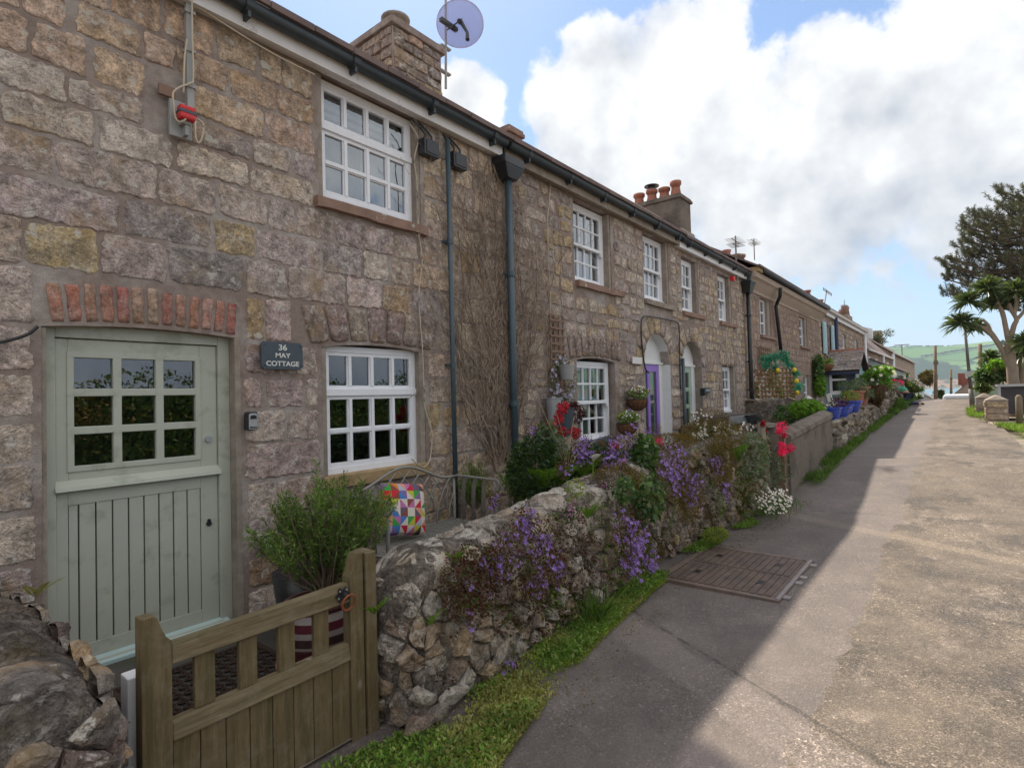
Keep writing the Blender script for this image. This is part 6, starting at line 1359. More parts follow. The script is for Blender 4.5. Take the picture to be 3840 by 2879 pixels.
BL = [(1060, 1225, 2.05, 48, 500, 30, 'dark bellflower tuft between the red mat and the violet heads'), (1195, 1225, 2.05, 40, 300, 46, 'loose bellflower sprays right of the sparse trail'), (1375, 1165, 2.05, 40, 240, 80, 'bellflower trail joining the ivy to the lowest spray'), (1005, 1255, 2.08, 88, 1500, 26, 'dark red bellflower mat with few blooms low on the wall end'), (1085, 1190, 2.06, 62, 500, 60, 'violet bellflowers halfway along the near wall face'),
      (1128, 1130, 2.12, 44, 260, 90, 'dense violet bellflower head on the near wall top'), (1165, 1170, 2.08, 58, 450, 70, 'violet bellflowers right of the dense head'), (1145, 1250, 2.04, 52, 450, 40, 'sparse bellflowers trailing below the dense head'),
      (1340, 1130, 2.08, 50, 340, 60, 'bellflowers hanging at the middle of the wall face'), (1350, 1200, 2.04, 48, 320, 110, 'lowest trail of violet bellflowers above the long grass'), (1395, 1215, 2.02, 30, 120, 60, 'small bellflower spray nearest the iron cover'),
      (1440, 1010, 2.14, 62, 420, 190, 'largest violet bellflower mass spilling over the wall'), (1480, 1050, 2.10, 48, 300, 130, 'bellflower trail right of the largest mass'), (1540, 1000, 2.05, 24, 90, 60, 'upright bellflower spike by the mossy corner'), (1560, 1060, 2.02, 26, 90, 50, 'small bellflower tuft under the mossy corner'),
      (1250, 975, 2.62, 42, 420, 120, 'bellflowers behind the wall below the sash window'), (1310, 985, 2.55, 52, 460, 150, 'bellflowers round the white lily'), (1360, 955, 2.7, 40, 300, 90, 'bellflowers left of the purple door'), (1400, 950, 2.75, 34, 200, 60, 'bellflowers in front of the purple door'),
      (1150, 945, 3.1, 40, 260, 110, 'bellflowers behind the green bush'), (1062, 1075, 2.46, 20, 90, 20, 'tiny bellflower sprig on the wall top beside the bench'), (1095, 1437, 1.98, 16, 40, 12, 'single low bellflower sprig over the mossy verge'), (1210, 1010, 2.45, 26, 150, 22, 'bellflower sprig among the ferns')]
for q in BL: clump(*q[:6], q[6], fs=.0135 if q[0] < 1250 else .017)
for (px, py, r_, lab) in [(1300, 1055, 16, 'small pink flowers on the wall top slab'), (1225, 1105, 22, 'pink flower tuft on the wall face'), (1345, 1010, 12, 'pink flower speck by the moss')]:
    clump(px, py, 2.3 if py < 1080 else 2.12, r_, 90, 22, lab, 'darkleaf', 'pinkfl', .1, 'pink_flower', 'flowering plant', 'pink flower tufts on the wall', fs=.011)
def leafy(px, py, Y, rpx, n, mat, label, name='ivy', cat='plant', L=.04, W=.035, flat=.5, group=None, rz=1., P=None, rad=None, up=.2, out=.8):
    P = P or onY(px, py, Y); z_ = (P-Vector((0, 0, EYE))).dot(FW); rr_ = rad or rpx*z_/FPX; t = thing(name, label, cat, (P.x, P.y, P.z), group)
    C = ell(n, P, np.array([rr_, max(.07, rr_*flat), rr_*rz]), .25); D = rnd_dirs(n, up); D[:, 1] -= out; leaves('foliage', C, D, L*(.6+.7*NR.rand(n)), W*(.7+.5*NR.rand(n)), mat, t); return t
leafy(1390, 985, 2.35, 46, 420, 'ivy', 'variegated ivy mound on top of the wall', L=.06, W=.055); leafy(1400, 1075, 2.10, 52, 330, 'ivy', 'pale green ivy hanging on the middle of the wall', L=.05, W=.045); leafy(1345, 1060, 2.12, 34, 160, 'ivy', 'ivy strand left of the hanging ivy', L=.045, W=.04)
leafy(1240, 1060, 2.14, 30, 160, 'moss', 'bright moss cushion under the spleenwort', 'moss', 'moss', .02, .015); 
def moss_patch(px, py, Y, rpx, n, mat, label, rz=.5, flat=.9, L=.017):
    return leafy(px, py, Y, rpx, n, mat, label, 'moss', 'moss', L, L*.5, flat, None, rz, up=.6, out=.2)
moss_patch(1330, 1036, 2.30, 66, 4200, 'ochremoss', 'orange brown moss cushion over the wall top'); moss_patch(1450, 953, 2.4, 60, 3000, 'ochremoss', 'ochre moss strip behind the largest bellflowers', .3); moss_patch(1540, 938, 2.25, 80, 5500, 'ochremoss', 'thick golden moss over the wall corner', .45); moss_patch(1560, 988, 2.03, 66, 4200, 'ochremoss', 'golden moss hanging down the wall corner', 1.1, .25)
moss_patch(1490, 1080, 2.05, 60, 1800, 'ochremoss', 'thin moss on the far wall face', .9, .2); moss_patch(1530, 905, 3.2, 80, 2600, 'ochremoss', 'moss along the dark dividing wall', .3, .5)
moss_patch(1545, 1155, 2.0, 44, 2200, 'moss', 'vivid green moss cushion at the foot of the wall', .32, .6, .018)
# ferns
def fern(px, py, Y, Lm, nfr, label, mat='fern', name='fern', spread=.8, P=None, group='ferns by the garden wall', pin=.07):
    P = P or onY(px, py, Y); t = thing(name, label, 'fern', (P.x, P.y, P.z), group)
    for f in range(nfr):
        a = -math.pi/2+(f/(max(1, nfr-1))-.5)*math.pi*1.15*spread+NR.normal()*.1; d = np.array([math.cos(a), math.sin(a)*.8, 1.1+.4*NR.rand()]); d /= np.linalg.norm(d); C = []; D = []; Ls = []; pts = []
        for k in range(26):
            u = k/25; p = np.array(P)+d*Lm*u+np.array([d[0]*u*u*Lm*.25, d[1]*u*u*Lm*.25, -u*u*Lm*.28]); pts.append(tuple(p)); sd = np.cross(d, [0, 0, 1.]); sd /= np.linalg.norm(sd); ll = pin*Lm/.35*math.sin(math.pi*min(1, .12+u*.86))
            for s_ in (1, -1): C.append(p); D.append(sd*s_+d*.35+np.array([0, 0, -.15])); Ls.append(ll)
        S = np.array(Ls); Cn = np.array(C); Dn = unit(np.array(D)); ax_ = np.tile(d, (len(Cn), 1)); mid = Cn+Dn*S[:, None]*.45; W_ = .085*S[:, None]+.0015
        V = np.stack([Cn, mid-ax_*W_, Cn+Dn*S[:, None], mid+ax_*W_], 1).reshape(-1, 3); npmesh('frond', V, np.arange(len(V)).reshape(-1, 4), mat, t)
    return t
fern(1175, 1055, 2.75, .36, 7, 'bright fern behind the wall beside the bench'); fern(1215, 1045, 2.70, .36, 7, 'second bright fern behind the wall'); fern(1262, 1030, 2.72, .34, 6, 'fern below the white lily')
fern(808, 1325, 2.12, .12, 5, 'small fern sprouting beside the timber post', pin=.06); fern(985, 1215, 2.07, .14, 4, 'spleenwort on the crusted wall end', pin=.045); fern(930, 1350, 2.07, .13, 4, 'spleenwort low on the wall end', pin=.045); fern(1270, 1120, 2.08, .20, 6, 'spleenwort at the middle of the wall', pin=.05); fern(1590, 990, 2.0, .28, 5, 'fern at the mossy corner', pin=.07); fern(1010, 1320, 2.06, .12, 4, 'spleenwort under the dark red mat', pin=.05); fern(75, 1290, 3.6, .15, 4, 'yellow fern on the dark boundary wall', mat='yellowweed', pin=.06)
def blades(name, label, pts, n, H, mat, spread, W=.006, cat='grass tuft', group=None, kind=None, parent=None, lean=.45):
    C = []; D = []
    for p in pts:
        c = np.array(p)+NR.normal(size=(n, 3))*np.array([spread, spread*.7, 0]); C.append(c)
    C = np.concatenate(C); D = np.stack([NR.normal(size=len(C))*lean, NR.normal(size=len(C))*lean, np.ones(len(C))], 1)
    o = leaves(name, C, D, H*(.5+.8*NR.rand(len(C))), W, mat, parent, kind=kind, droop=.2)
    return tag(o, label, cat, group) if parent is None else o
q = onZ(1290, 1335, .02); blades('grass_tuft', 'long grass tuft leaning on the wall foot', [(q.x, 2.06, .0)], 130, .30, 'grass', .06, .008)
q = onZ(1555, 1150, .02); blades('grass_tuft', 'green grass tuft by the daisies', [(8.0, 1.95, .02), (7.6, 2.0, .0)], 260, .22, 'grass', .16, .009)
leafy(1655, 1075, 1.85, 44, 700, 'greyleaf', 'mexican daisy mound spilling onto the tarmac', 'daisy_mound', 'flowering plant', .03, .01, .8)
C = ell(150, onY(1672, 1080, 1.8), [.34, .2, .17]); st_ = star('daisies', C, np.tile([-.4, -.7, .8], (150, 1)), .017, 'whitefl', None, 6, .1); tag(st_, 'small white daisies over the leafy mound by the gateway', 'daisies')
# verge of moss and weeds along the wall foot
def verge(name, label, x0, x1, ya, yb, n, mat, H, W, zf=ground_z, lean=.8, patch=2.2, th=.0):
    X = NR.uniform(x0, x1, n*3); Yv = np.array([NR.uniform(ya(x), yb(x)) for x in X]); keep = np.array([mnoise.noise(Vector((x*patch, y*patch*1.5, 1.7+len(mat)))) > th+NR.normal()*.12 for x, y in zip(X, Yv)]); X = X[keep][:n]; Yv = Yv[keep][:n]
    Z = np.array([zf(x) for x in X])+.004; C = np.stack([X, Yv, Z+NR.rand(len(X))*H*.3], 1); D = np.stack([NR.normal(size=len(X))*lean, NR.normal(size=len(X))*lean, np.ones(len(X))], 1)
    o = leaves(name, C, D, H*(.5+NR.rand(len(X))), W, mat, None, kind='stuff'); return tag(o, label, 'ground cover')
yo = lambda x: float(np.interp(x, [1.3, 1.8, 2.4, 3.2, 4.2, 5.2, 6.5, 8.2], [1.70, 1.60, 1.74, 1.88, 1.98, 2.05, 1.93, 1.86])); yi = lambda x: float(np.interp(x, [1.3, 1.8, 2.4, 5.2, 8.2], [2.24, 2.12, 2.14, 2.26, 2.02]))
verge('moss', 'bright green moss carpet along the foot of the rubble wall', 1.35, 4.6, yo, yi, 36000, 'moss', .011, .008, th=-.12)
verge('weeds', 'leafy green weeds along the foot of the rubble wall', 1.35, 8.2, lambda x: yo(x)+.04, yi, 12000, 'weed', .034, .013, lean=.9, th=.06)
verge('yellow_weeds', 'yellowish stonecrop patches in the verge', 1.5, 4.0, yo, yi, 8000, 'yellowweed', .026, .012, patch=2.1, th=.05)
verge('weeds', 'grassy weeds below the concrete and blue pot walls', 9.2, 23, lambda x: 1.72+.004*(x-9), lambda x: 2.02, 9000, 'grass', .11, .012, lean=.6, patch=.9, th=-.05)
verge('weeds', 'grassy weeds at the foot of the far overgrown wall', 23, 33, lambda x: 1.75, lambda x: 2.15, 5000, 'grass', .2, .02, lean=.5, patch=.7, th=-.1)
verge('leaf_litter', 'dry twigs and litter scattered by the wall', 1.6, 8.8, lambda x: yo(x)-.22, lambda x: yo(x)+.1, 900, 'ochremoss', .02, .008, lean=3., th=-.1)

# creeping growth scattered over the face of the near garden wall
def face_growth(name, label, u0, u1, n, mat, L, W, seed, th, zlo=.05, out=.05, lean=.4):
    r = np.random.RandomState(seed); C = []; D = []
    for _ in range(n*4):
        u = r.uniform(u0, u1); z = r.uniform(zlo, hW(max(0, u))-.03)
        if mnoise.noise(Vector((u*2.3, z*3.1, seed*1.7)))+.35*mnoise.noise(Vector((u*8, z*9, seed))) < th: continue
        C.append(gfn(u, z, out*r.rand())); D.append((r.normal()*.6, -1, r.normal()*.6+lean))
        if len(C) >= n: break
    tag(leaves(name, C, D, L*(.6+.8*r.rand(len(C))), W, mat), label, 'ground cover')
face_growth('wall_moss', 'dull green moss specks between the stones of the near garden wall', .3, 6.2, 9000, 'moss', .012, .009, 3, .12, out=.04)
face_growth('wall_moss', 'rust coloured moss film on the farther half of the near wall', 2.2, 6.2, 12000, 'ochremoss', .014, .009, 5, .02, out=.05)
face_growth('creeping_leaves', 'small dark red and green creeping leaves over the near wall face', .1, 6.0, 5200, 'bellleaf', .019, .014, 8, .10, out=.07, lean=-.2)
face_growth('creeping_leaves', 'pale green ivy and navelwort scattered on the near wall face', .6, 6.0, 2300, 'weed', .024, .019, 12, .20, out=.06)
# ------------------------------------------------------------------ dry climber and things on the walls
vn = thing('climbing_vine', 'leafless dry climber spread over the wall round the second black downpipe', 'climber', (4.9, 4.08, .8))
rv = np.random.RandomState(4)
st = MB(); tw = MB(); tl_ = MB()
def wander(x, z, ang, L, step, jit, y=4.095, curl=.0):
    pts = [(x, y, z)]
    for _ in range(int(L/step)):
        ang += rv.normal()*jit+curl; x += math.cos(ang)*step; z += math.sin(ang)*step
        ang += (math.pi/2-ang)*.04
        if z > 4.30: break
        pts.append((x, y+rv.normal()*.008, z))
    return pts
for k in range(26):
    a = R_(90+rv.normal()*16); p = wander(4.86+rv.normal()*.11, .75+rv.rand()*.3, a, 1.6+1.8*rv.rand(), .09, .14)
    st.tube(p, list(np.linspace(.011, .004, len(p))), 5)
    for q in p[4::3]:
        for s in range(2):
            w_ = wander(q[0], q[2], a+rv.normal()*.55, .45+.6*rv.rand(), .05, .30, 4.085); (tw if rv.rand() < .6 else tl_).tube(w_, .0027, 3)
for k in range(150):
    x = 4.95+rv.normal()*.42; z = 1.0+3.0*rv.rand(); x = 4.95+(x-4.95)*(.55+.35*(z-1)/2.5)
    w_ = wander(x, z, R_(90+rv.normal()*30), .5+.7*rv.rand(), .05, .28, 4.09); (tw if rv.rand() < .5 else tl_).tube(w_, .0029, 3)
for k in range(60):
    w_ = wander(5.5+rv.normal()*.28, 1.5+2.2*rv.rand(), R_(90+rv.normal()*22), .6+.6*rv.rand(), .06, .22, 4.10); tl_.tube(w_, .003, 3)
st.build('stems', 'twig', vn, kind='stuff'); tw.build('twigs', 'twig', vn, kind='stuff'); tl_.build('pale_twigs', 'twiglight', vn, kind='stuff')
tr = thing('wall_trellis', 'narrow weathered wooden trellis behind the flower wreath', 'trellis', (6.03, 4.1, 1.3))
for k in range(4): x = 5.885+k*.098; m = MB(); m.box(x-.014, x+.014, 4.085, 4.10, 1.25, 2.66); m.build('upright', 'trelliswood', tr)
for k in range(13): z = 1.36+k*.102; m = MB(); m.box(5.865, 6.205, 4.072, 4.085, z-.013, z+.013); m.build('slat', 'trelliswood', tr)
wr = thing('flower_wreath', 'round wreath of greenery and mauve blooms hung on the trellis', 'wreath', (6.04, 4.02, 1.78))
C = []; 
for k in range(900):
    a = NR.rand()*2*math.pi; C.append((6.05+.215*math.cos(a)+NR.normal()*.04, 4.03+NR.normal()*.03, 1.79+.25*math.sin(a)+NR.normal()*.04))
leaves('greenery', C[:700], rnd_dirs(700, .1), .045, .012, 'greyleaf', wr); idx = NR.permutation(900)[:46]; star('blossoms', [C[i] for i in idx], np.tile([-.5, -1, .2], (46, 1))+NR.normal(size=(46, 3))*.3, .030, 'mauvefl', wr, 6, .2)
idx = NR.permutation(900)[:60]; star('white_sprigs', [C[i] for i in idx], np.tile([-.5, -1, .2], (60, 1)), .010, 'whitefl', wr)
def bucket(x, y, z, r, h, label, mat='lockgrey', tilt=0., name='plant_pot'):
    m = MB(); m.lathe([(r*.72, 0), (r, h), (r*1.05, h), (r*1.05, h-.01), (r*.9, h-.02)], (x, y, z), 18); return tag(m.build(name, mat, smooth=False), label, 'plant pot')
q = onY(1224, 803, 3.95); bucket(q.x, 3.95, q.z-.10, .11, .18, 'grey metal pot hung on the flower wreath')
q = onY(1196, 880, 4.0); bucket(q.x, 4.0, q.z-.22, .10, .34, 'tall grey wall planter below the wreath'); q = onY(1222, 900, 3.9); bucket(q.x, 3.9, q.z-.25, .11, .36, 'tall dark planter under the burgundy plant', 'slate')
leafy(1238, 893, 3.9, 26, 700, 'burgundy', 'burgundy leaved plant spilling from the dark planter', 'foliage_plant', 'plant', .035, .02, .9)
q = onY(1223, 945, 3.4); m = MB(); m.tube([(q.x, 3.4, .02), (q.x, 3.4, 1.12)], [.07, .062], 10); tag(m.build('timber_post', 'greywood', smooth=True), 'rough round timber post in front of the sash window', 'post')
def basket(px, py, label, fl):
    c = onY(px, py, 3.98); r = .165; t = thing('hanging_basket', label, 'hanging basket', (c.x, 4.0, c.z-r), 'coir hanging baskets beside the purple door')
    prof = [(r*math.cos(a), -r*1.12*math.sin(a)) for a in [math.pi/2*(1-k/8) for k in range(9)]]; prof[0] = (.01, prof[0][1]); m = MB(); m.lathe([(q[0]*.97, q[1]) for q in prof]+[(r*.85, -.02)], (c.x, 3.96, c.z), 24); m.build('coir_liner', 'coir', t, smooth=True)
    for k in range(12):
        a = 2*math.pi*k/12; m = MB(); m.tube([(c.x+q[0]*math.cos(a)*1.01, 3.96+q[0]*math.sin(a)*1.01, c.z+q[1]) for q in prof], .0035, 4); m.build('wire', 'blackplastic', t)
    m = MB(); m.tube([(c.x+r*math.cos(2*math.pi*k/24), 3.96+r*math.sin(2*math.pi*k/24), c.z) for k in range(25)], .005, 5, cap=False); m.build('rim', 'blackplastic', t)
    n = 650; C = ell(n, (c.x, 3.94, c.z+.09), (.19, .17, .09)); leaves('foliage', C, rnd_dirs(n, .4), .04*(.6+.7*NR.rand(n)), .022, 'weed', t)
    for mt__, k in fl: C = ell(k, (c.x-.02, 3.92, c.z+.12), (.18, .16, .09)); star('blossoms', C, np.tile([-.4, -1, .5], (k, 1))+NR.normal(size=(k, 3))*.3, .020, mt__, t, 6, .2)
basket(1374, 862, 'upper hanging basket with pink and white flowers by the purple door', [('whitefl', 55), ('pinkfl', 14), ('redfl', 8)]); basket(1352, 914, 'lower hanging basket with leafy white and violet flowers', [('whitefl', 26), ('bell', 14), ('yellow', 6)])
# garden behind the wall
needle_bush('green_bush', 'large feathery dark green bush behind the wall beside the bench', (4.35, 3.25, .80), (.42, .34, .50), 200, 'rosemary', nl=70, L=.05, W=.007, base=(4.35, 3.25, .05), seed=6, up=1.2)
needle_bush('green_bush', 'second green bush below the valerian by the black downpipe', (5.05, 3.15, .72), (.45, .34, .42), 150, 'darkleaf', nl=60, L=.055, W=.016, base=(5.05, 3.15, .05), seed=8, up=.6)
needle_bush('green_bush', 'small feathery plant against the wall right of the bench arm', (4.22, 3.95, .70), (.25, .12, .28), 60, 'rosemary', nl=50, L=.04, W=.006, base=(4.22, 3.95, .2), seed=9, up=.9)
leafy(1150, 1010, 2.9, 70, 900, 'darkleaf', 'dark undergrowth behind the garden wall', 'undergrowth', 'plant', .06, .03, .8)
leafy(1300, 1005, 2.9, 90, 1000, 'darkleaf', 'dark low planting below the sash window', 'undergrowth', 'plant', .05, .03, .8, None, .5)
leafy(1180, 950, 3.0, 34, 260, 'greyleaf', 'grey green valerian foliage', 'valerian_leaves', 'plant', .09, .04, .7)
def valerian(heads, label, base, Y, mat='redfl', leafn=140):
    b = onY(*base, Y); t = thing('valerian', label, 'flowering plant', (b.x, b.y, b.z-.2), 'red valerian'); st = MB(); C = []
    for (px, py, r) in heads:
        p = onY(px, py, Y-.03); st.tube([tuple(b), tuple((Vector(b)+p)/2+Vector((rng.uniform(-.04, .04), 0, .02))), tuple(p)], .0035, 4); zz = (p-Vector((0, 0, EYE))).dot(FW); C.append(ell(int(40+r*4), p, np.array([1, 1, 1])*r*zz/FPX))
    st.build('stems', 'stem', t, kind='stuff'); C = np.concatenate(C); star('flower_heads', C, rnd_dirs(len(C), .3)+np.array([-.3, -.8, 0]), .017, mat, t, 5, .3)
    C = ell(leafn, Vector(b)+Vector((0, 0, .06)), (.16, .12, .16)); leaves('foliage', C, rnd_dirs(leafn, .4), .07, .028, 'greyleaf', t)
valerian([(1215, 882, 15), (1205, 905, 13), (1190, 918, 9), (1213, 932, 12), (1178, 936, 9), (1242, 935, 13)], 'red valerian in front of the wall planters', (1195, 985), 3.1)
valerian([(1689, 922, 13), (1683, 932, 8), (1694, 940, 6)], 'tall magenta valerian at the end of the concrete wall', (1692, 1000), 2.0, 'magenta', 30)
valerian([(1688, 963, 9), (1688, 978, 9), (1707, 968, 10), (1697, 975, 5)], 'low magenta valerian by the concrete wall end', (1690, 1030), 1.95, 'magenta', 60)
valerian([(1648, 915, 6), (1652, 930, 4)], 'small dark red valerian by the grey gate post', (1650, 970), 2.1, 'redfl', 60)
st = MB(); b0 = onY(1225, 1010, 2.9)
for (px, py) in [(1165, 870), (1180, 905), (1200, 885), (1230, 940), (1255, 950), (1275, 930), (1215, 950), (1240, 900), (1290, 950), (1190, 960)]:
    p = onY(px, py, 2.85); st.tube([tuple(b0+Vector((rng.uniform(-.05, .05), 0, 0))), tuple((b0+p)/2+Vector((rng.uniform(-.05, .05), 0, rng.uniform(-.03, .05)))), tuple(p)], .0035, 4)
tag(st.build('dry_stalks', 'straw'), 'bundle of dry pale stalks rising behind the wall', 'dry stalks')
# calla lily
c = onY(1281, 985, 2.35); t = thing('calla_lily', 'single cream calla lily leaning over the wall top', 'lily', (c.x, c.y, c.z-.12)); V = [(c.x, c.y, c.z-.05)]
for k in range(16): a = 2*math.pi*k/16; r_ = .062+.022*math.cos(a-R_(20)); V.append((c.x+r_*math.cos(a), c.y-.02+r_*.55*math.sin(a), c.z+.012*math.cos(a+2)+.01))
m = MB(); m.add(V, [(0, 1+k, 1+(k+1) % 16) for k in range(16)]); m.build('spathe', 'paintwhite', t, smooth=True); m = MB(); m.tube([(c.x, c.y, c.z-.05), (c.x+.006, c.y-.02, c.z+.012)], .006, 6); m.build('spadix', 'yellow', t); m = MB(); m.tube([(c.x, c.y, c.z-.04), (c.x-.01, c.y, c.z-.16)], .008, 6); m.build('stem', 'fern', t)
q0 = onY(1300, 957, 3.3); t = thing('garden_chair', 'dark grey moulded chair back behind the bellflowers', 'chair', (q0.x, 3.3, .5)); m = MB(); P = [onY(x, y, 3.3) for x, y in [(1248, 968), (1258, 953), (1290, 948), (1318, 940), (1326, 950), (1334, 975)]]
m.prism([(p.x, p.z) for p in P]+[(P[-1].x-.02, .5), (P[0].x+.02, .5)], fnY(3.34), 0, .05); m.build('seat_back', 'slate', t, bevel=.012); m = MB(); m.box(P[0].x+.02, P[-1].x-.02, 3.0, 3.3, .44, .49); m.build('seat', 'slate', t)
star_ = lambda px, py, Y, n, r, mat, lab, fs=.018, rz=.6, name='flowers': tag(star(name, ell(n, onY(px, py, Y), (r, r*.6, r*rz)), np.tile([-.4, -.9, .5], (n, 1))+NR.normal(size=(n, 3))*.3, fs, mat, None, 5, .25), lab, 'flowers')
star_(1327, 963, 2.6, 46, .055, 'redfl', 'bright red geranium head beside the dark seat', .022); star_(1298, 958, 2.7, 30, .05, 'rustshrub', 'brown red flower head beside the geranium', .02)
star_(1420, 955, 2.55, 40, .10, 'magenta', 'magenta flowers at the foot of the purple door', .018)
for (px, py, Y, n, r, lab) in [(1465, 962, 2.7, 27, .14, 'white thrift below the white door reveal'), (1515, 938, 2.5, 30, .16, 'white thrift on the mossy bank'), (1560, 928, 2.5, 36, .18, 'white thrift heads by the dark wall'), (1590, 940, 2.4, 15, .12, 'white thrift near the wall corner'), (1510, 905, 3.2, 36, .30, 'tiny pale blooms along the dark dividing wall'), (1610, 925, 2.6, 18, .2, 'scattered pale blooms before the grey wall')]:
    star_(px, py, Y, n, r, 'whitefl', lab, .024, .55)
leafy(1540, 935, 2.6, 60, 700, 'greyleaf', 'grey leaved mat under the white thrift', 'thrift_leaves', 'plant', .03, .01, .9, None, .35)
leafy(1622, 985, 2.05, 50, 700, 'greyleaf', 'sage green shrub by the grey gate post', 'sage_shrub', 'shrub', .06, .022, .7, None, 1.1); leafy(1660, 1010, 2.1, 40, 300, 'greyleaf', 'leafy growth behind the gateway post', 'sage_shrub', 'shrub', .05, .02, .7)
q = onY(1645, 930, 2.1); m = MB(); m.tube([(q.x, 2.1, 0), (q.x, 2.1, q.z+.10)], [.055, .05], 10); tag(m.build('gate_post', 'greywood', smooth=True), 'grey round topped gate post at the gap before the concrete wall', 'post')
q = onY(1690, 1000, 2.02); m = MB(); m.box(q.x-.05, q.x+.05, 1.98, 2.06, 0, .95); tag(m.build('gate_post', 'trelliswood'), 'brown square post against the concrete wall end', 'post')
# black plastic lid behind the dividing wall
t = thing('wheelie_bin', 'black plastic bin with ridged lid beneath the sash window of cottage 32', 'bin', (11.3, 3.3, .1)); a, b = onY(1535, 900, 3.3), onY(1612, 903, 3.3); zb = b.z
m = MB(); m.hexa([(a.x+.35, 3.1, .05), (b.x-.3, 3.1, .05), (b.x-.3, 3.6, .05), (a.x+.35, 3.6, .05), (a.x+.2, 3.05, zb-.04), (b.x-.12, 3.05, zb-.04), (b.x-.12, 3.65, zb-.04), (a.x+.2, 3.65, zb-.04)]); m.build('body', 'blackplastic', t, bevel=.03)
m = MB(); m.hexa([(a.x, 3.0, zb-.038), (b.x, 3.0, zb-.038), (b.x, 3.7, zb-.038), (a.x, 3.7, zb-.038), (a.x+.3, 3.08, zb+.10), (b.x-.3, 3.08, zb+.10), (b.x-.3, 3.62, zb+.10), (a.x+.3, 3.62, zb+.10)]); ld = m.build('lid', 'blackplastic', t, bevel=.02)
for k in range(3): m = MB(); m.box(b.x-.9+.02*k, b.x+.03-.08*k, 2.97+.02*k, 3.73-.02*k, zb-.01+.04*k, zb+.012+.04*k); m.build('rib', 'blackplastic', ld)
# cane trellis with garlands, set square to the street
XT = 14.9; ya, yb = onX(1631, 850, XT).y, onX(1716, 850, XT).y; zt, zb_ = onX(1670, 797, XT).z, onX(1670, 893, XT).z
t = thing('cane_trellis', 'square cane trellis panel hung with artificial lemons and leaves', 'trellis', (XT, (ya+yb)/2, zb_))
for k in range(11): z = zb_+(zt-zb_)*k/10; m = MB(); m.tube([(XT, ya, z+rng.uniform(-.01, .01)), (XT, yb, z+rng.uniform(-.01, .01))], .017, 5); m.build('cane', 'canewood', t)
for k in range(12): y = yb+(ya-yb)*k/11; m = MB(); m.tube([(XT+.03, y, zb_), (XT+.03, y, zt)], .017, 5); m.build('cane', 'canewood', t)
n = 900; Cc_ = np.stack([XT+.05+.05*NR.rand(n), NR.uniform(yb, ya, n), NR.uniform(zb_, zt, n)], 1); k_ = np.array([mnoise.noise(Vector((0, p[1]*7, p[2]*1.2))) > -.05 for p in Cc_]); tag(leaves('leafy_garland', Cc_[k_], rnd_dirs(k_.sum(), -.3), .09, .05, 'brightleaf'), 'green leaf strands behind the cane trellis', 'garland')
tag(star('white_garland', Cc_[~k_][:60]-np.array([.08, 0, 0]), np.tile([-1, -.2, .1], (len(Cc_[~k_][:60]), 1)), .03, 'whitefl', None, 6), 'white artificial blossoms woven through the cane trellis', 'garland')
for (px, py, lb_) in [(1721, 823, 'topmost lemon in the column beside the cane trellis'), (1722, 848, 'second lemon down beside the cane trellis'), (1719, 874, 'third lemon down beside the cane trellis'), (1721, 893, 'lowest lemon beside the cane trellis'), (1680, 800, 'lemon at the middle of the cane trellis top'), (1716, 799, 'lemon at the top right corner of the cane trellis')]:
    q = onX(px, py, XT-.1); m = MB(); m.lathe([(.01, -.06), (.04, -.035), (.05, 0), (.04, .035), (.01, .06)], tuple(q), 10); tag(m.build('artificial_lemon', 'yellow', smooth=True), lb_, 'ornament', 'artificial lemons on the cane trellis')
CG = []
for (px, py, r) in [(1652, 775, 12), (1665, 772, 12), (1682, 768, 14), (1695, 766, 12), (1700, 780, 10), (1655, 790, 8), (1675, 790, 8), (1708, 790, 8), (1725, 832, 8), (1724, 840, 6), (1720, 805, 8)]: q = onX(px, py, XT); CG.append(ell(int(r*11), q, np.array([.08, 1, 1])*r*.0105))
CG = np.concatenate(CG); tag(leaves('teal_garland', CG, rnd_dirs(len(CG), -.6), .09, .022, 'teal'), 'teal artificial greenery draped above the cane trellis', 'garland')
q = onY(1648, 780, 4.08); t = thing('wall_lattice', 'small dark wall lattice beside the teal garland', 'lattice', tuple(q)); x0, x1, z0, z1 = q.x-.25, q.x+.9, q.z-.33, q.z+.38
for k in range(7): x = x0+(x1-x0)*k/6; m = MB(); m.box(x-.02, x+.02, 4.08, 4.10, z0, z1); m.build('slat', 'trelliswood', t)
for k in range(6): z = z0+(z1-z0)*k/5; m = MB(); m.box(x0, x1, 4.06, 4.079, z-.02, z+.02); m.build('slat', 'trelliswood', t)
# terrace garden in front of the blue pots
leafy(1740, 885, 2.5, 44, 900, 'brightleaf', 'bright ivy heap over the end of the concrete wall', 'ivy', 'plant', .09, .06, .8, None, .45); leafy(1700, 895, 2.9, 40, 500, 'ivy', 'green climber below the cane trellis', 'creeper', 'plant', .08, .05, .8, None, .5)
moss_patch(1790, 893, 2.14, 9, 500, 'ochremoss', 'ochre moss on the far end of the concrete wall', .4)
def pot(x, y, z, r, h, mat, label, group=None, name='plant_pot', plant=None):
    t = thing(name, label, 'plant pot', (x, y, z), group); m = MB(); m.lathe([(r*.62, 0), (r*.85, h*.45), (r*.98, h*.88), (r*1.08, h*.9), (r*1.08, h), (r*.93, h), (r*.9, h*.85)], (x, y, z), 18); m.build('pot', mat, t, smooth=False)
    m = MB(); m.lathe([(r*.9, 0), (r*.9, .005)], (x, y, z+h*.88), 14); m.build('soil', 'dkwood', t)
    if plant: n = 150; C = ell(n, (x, y, z+h+r*.3), (r*.9, r*.9, r*.6)); leaves('foliage', C, rnd_dirs(n, .6), r*.3, r*.14, plant, t)
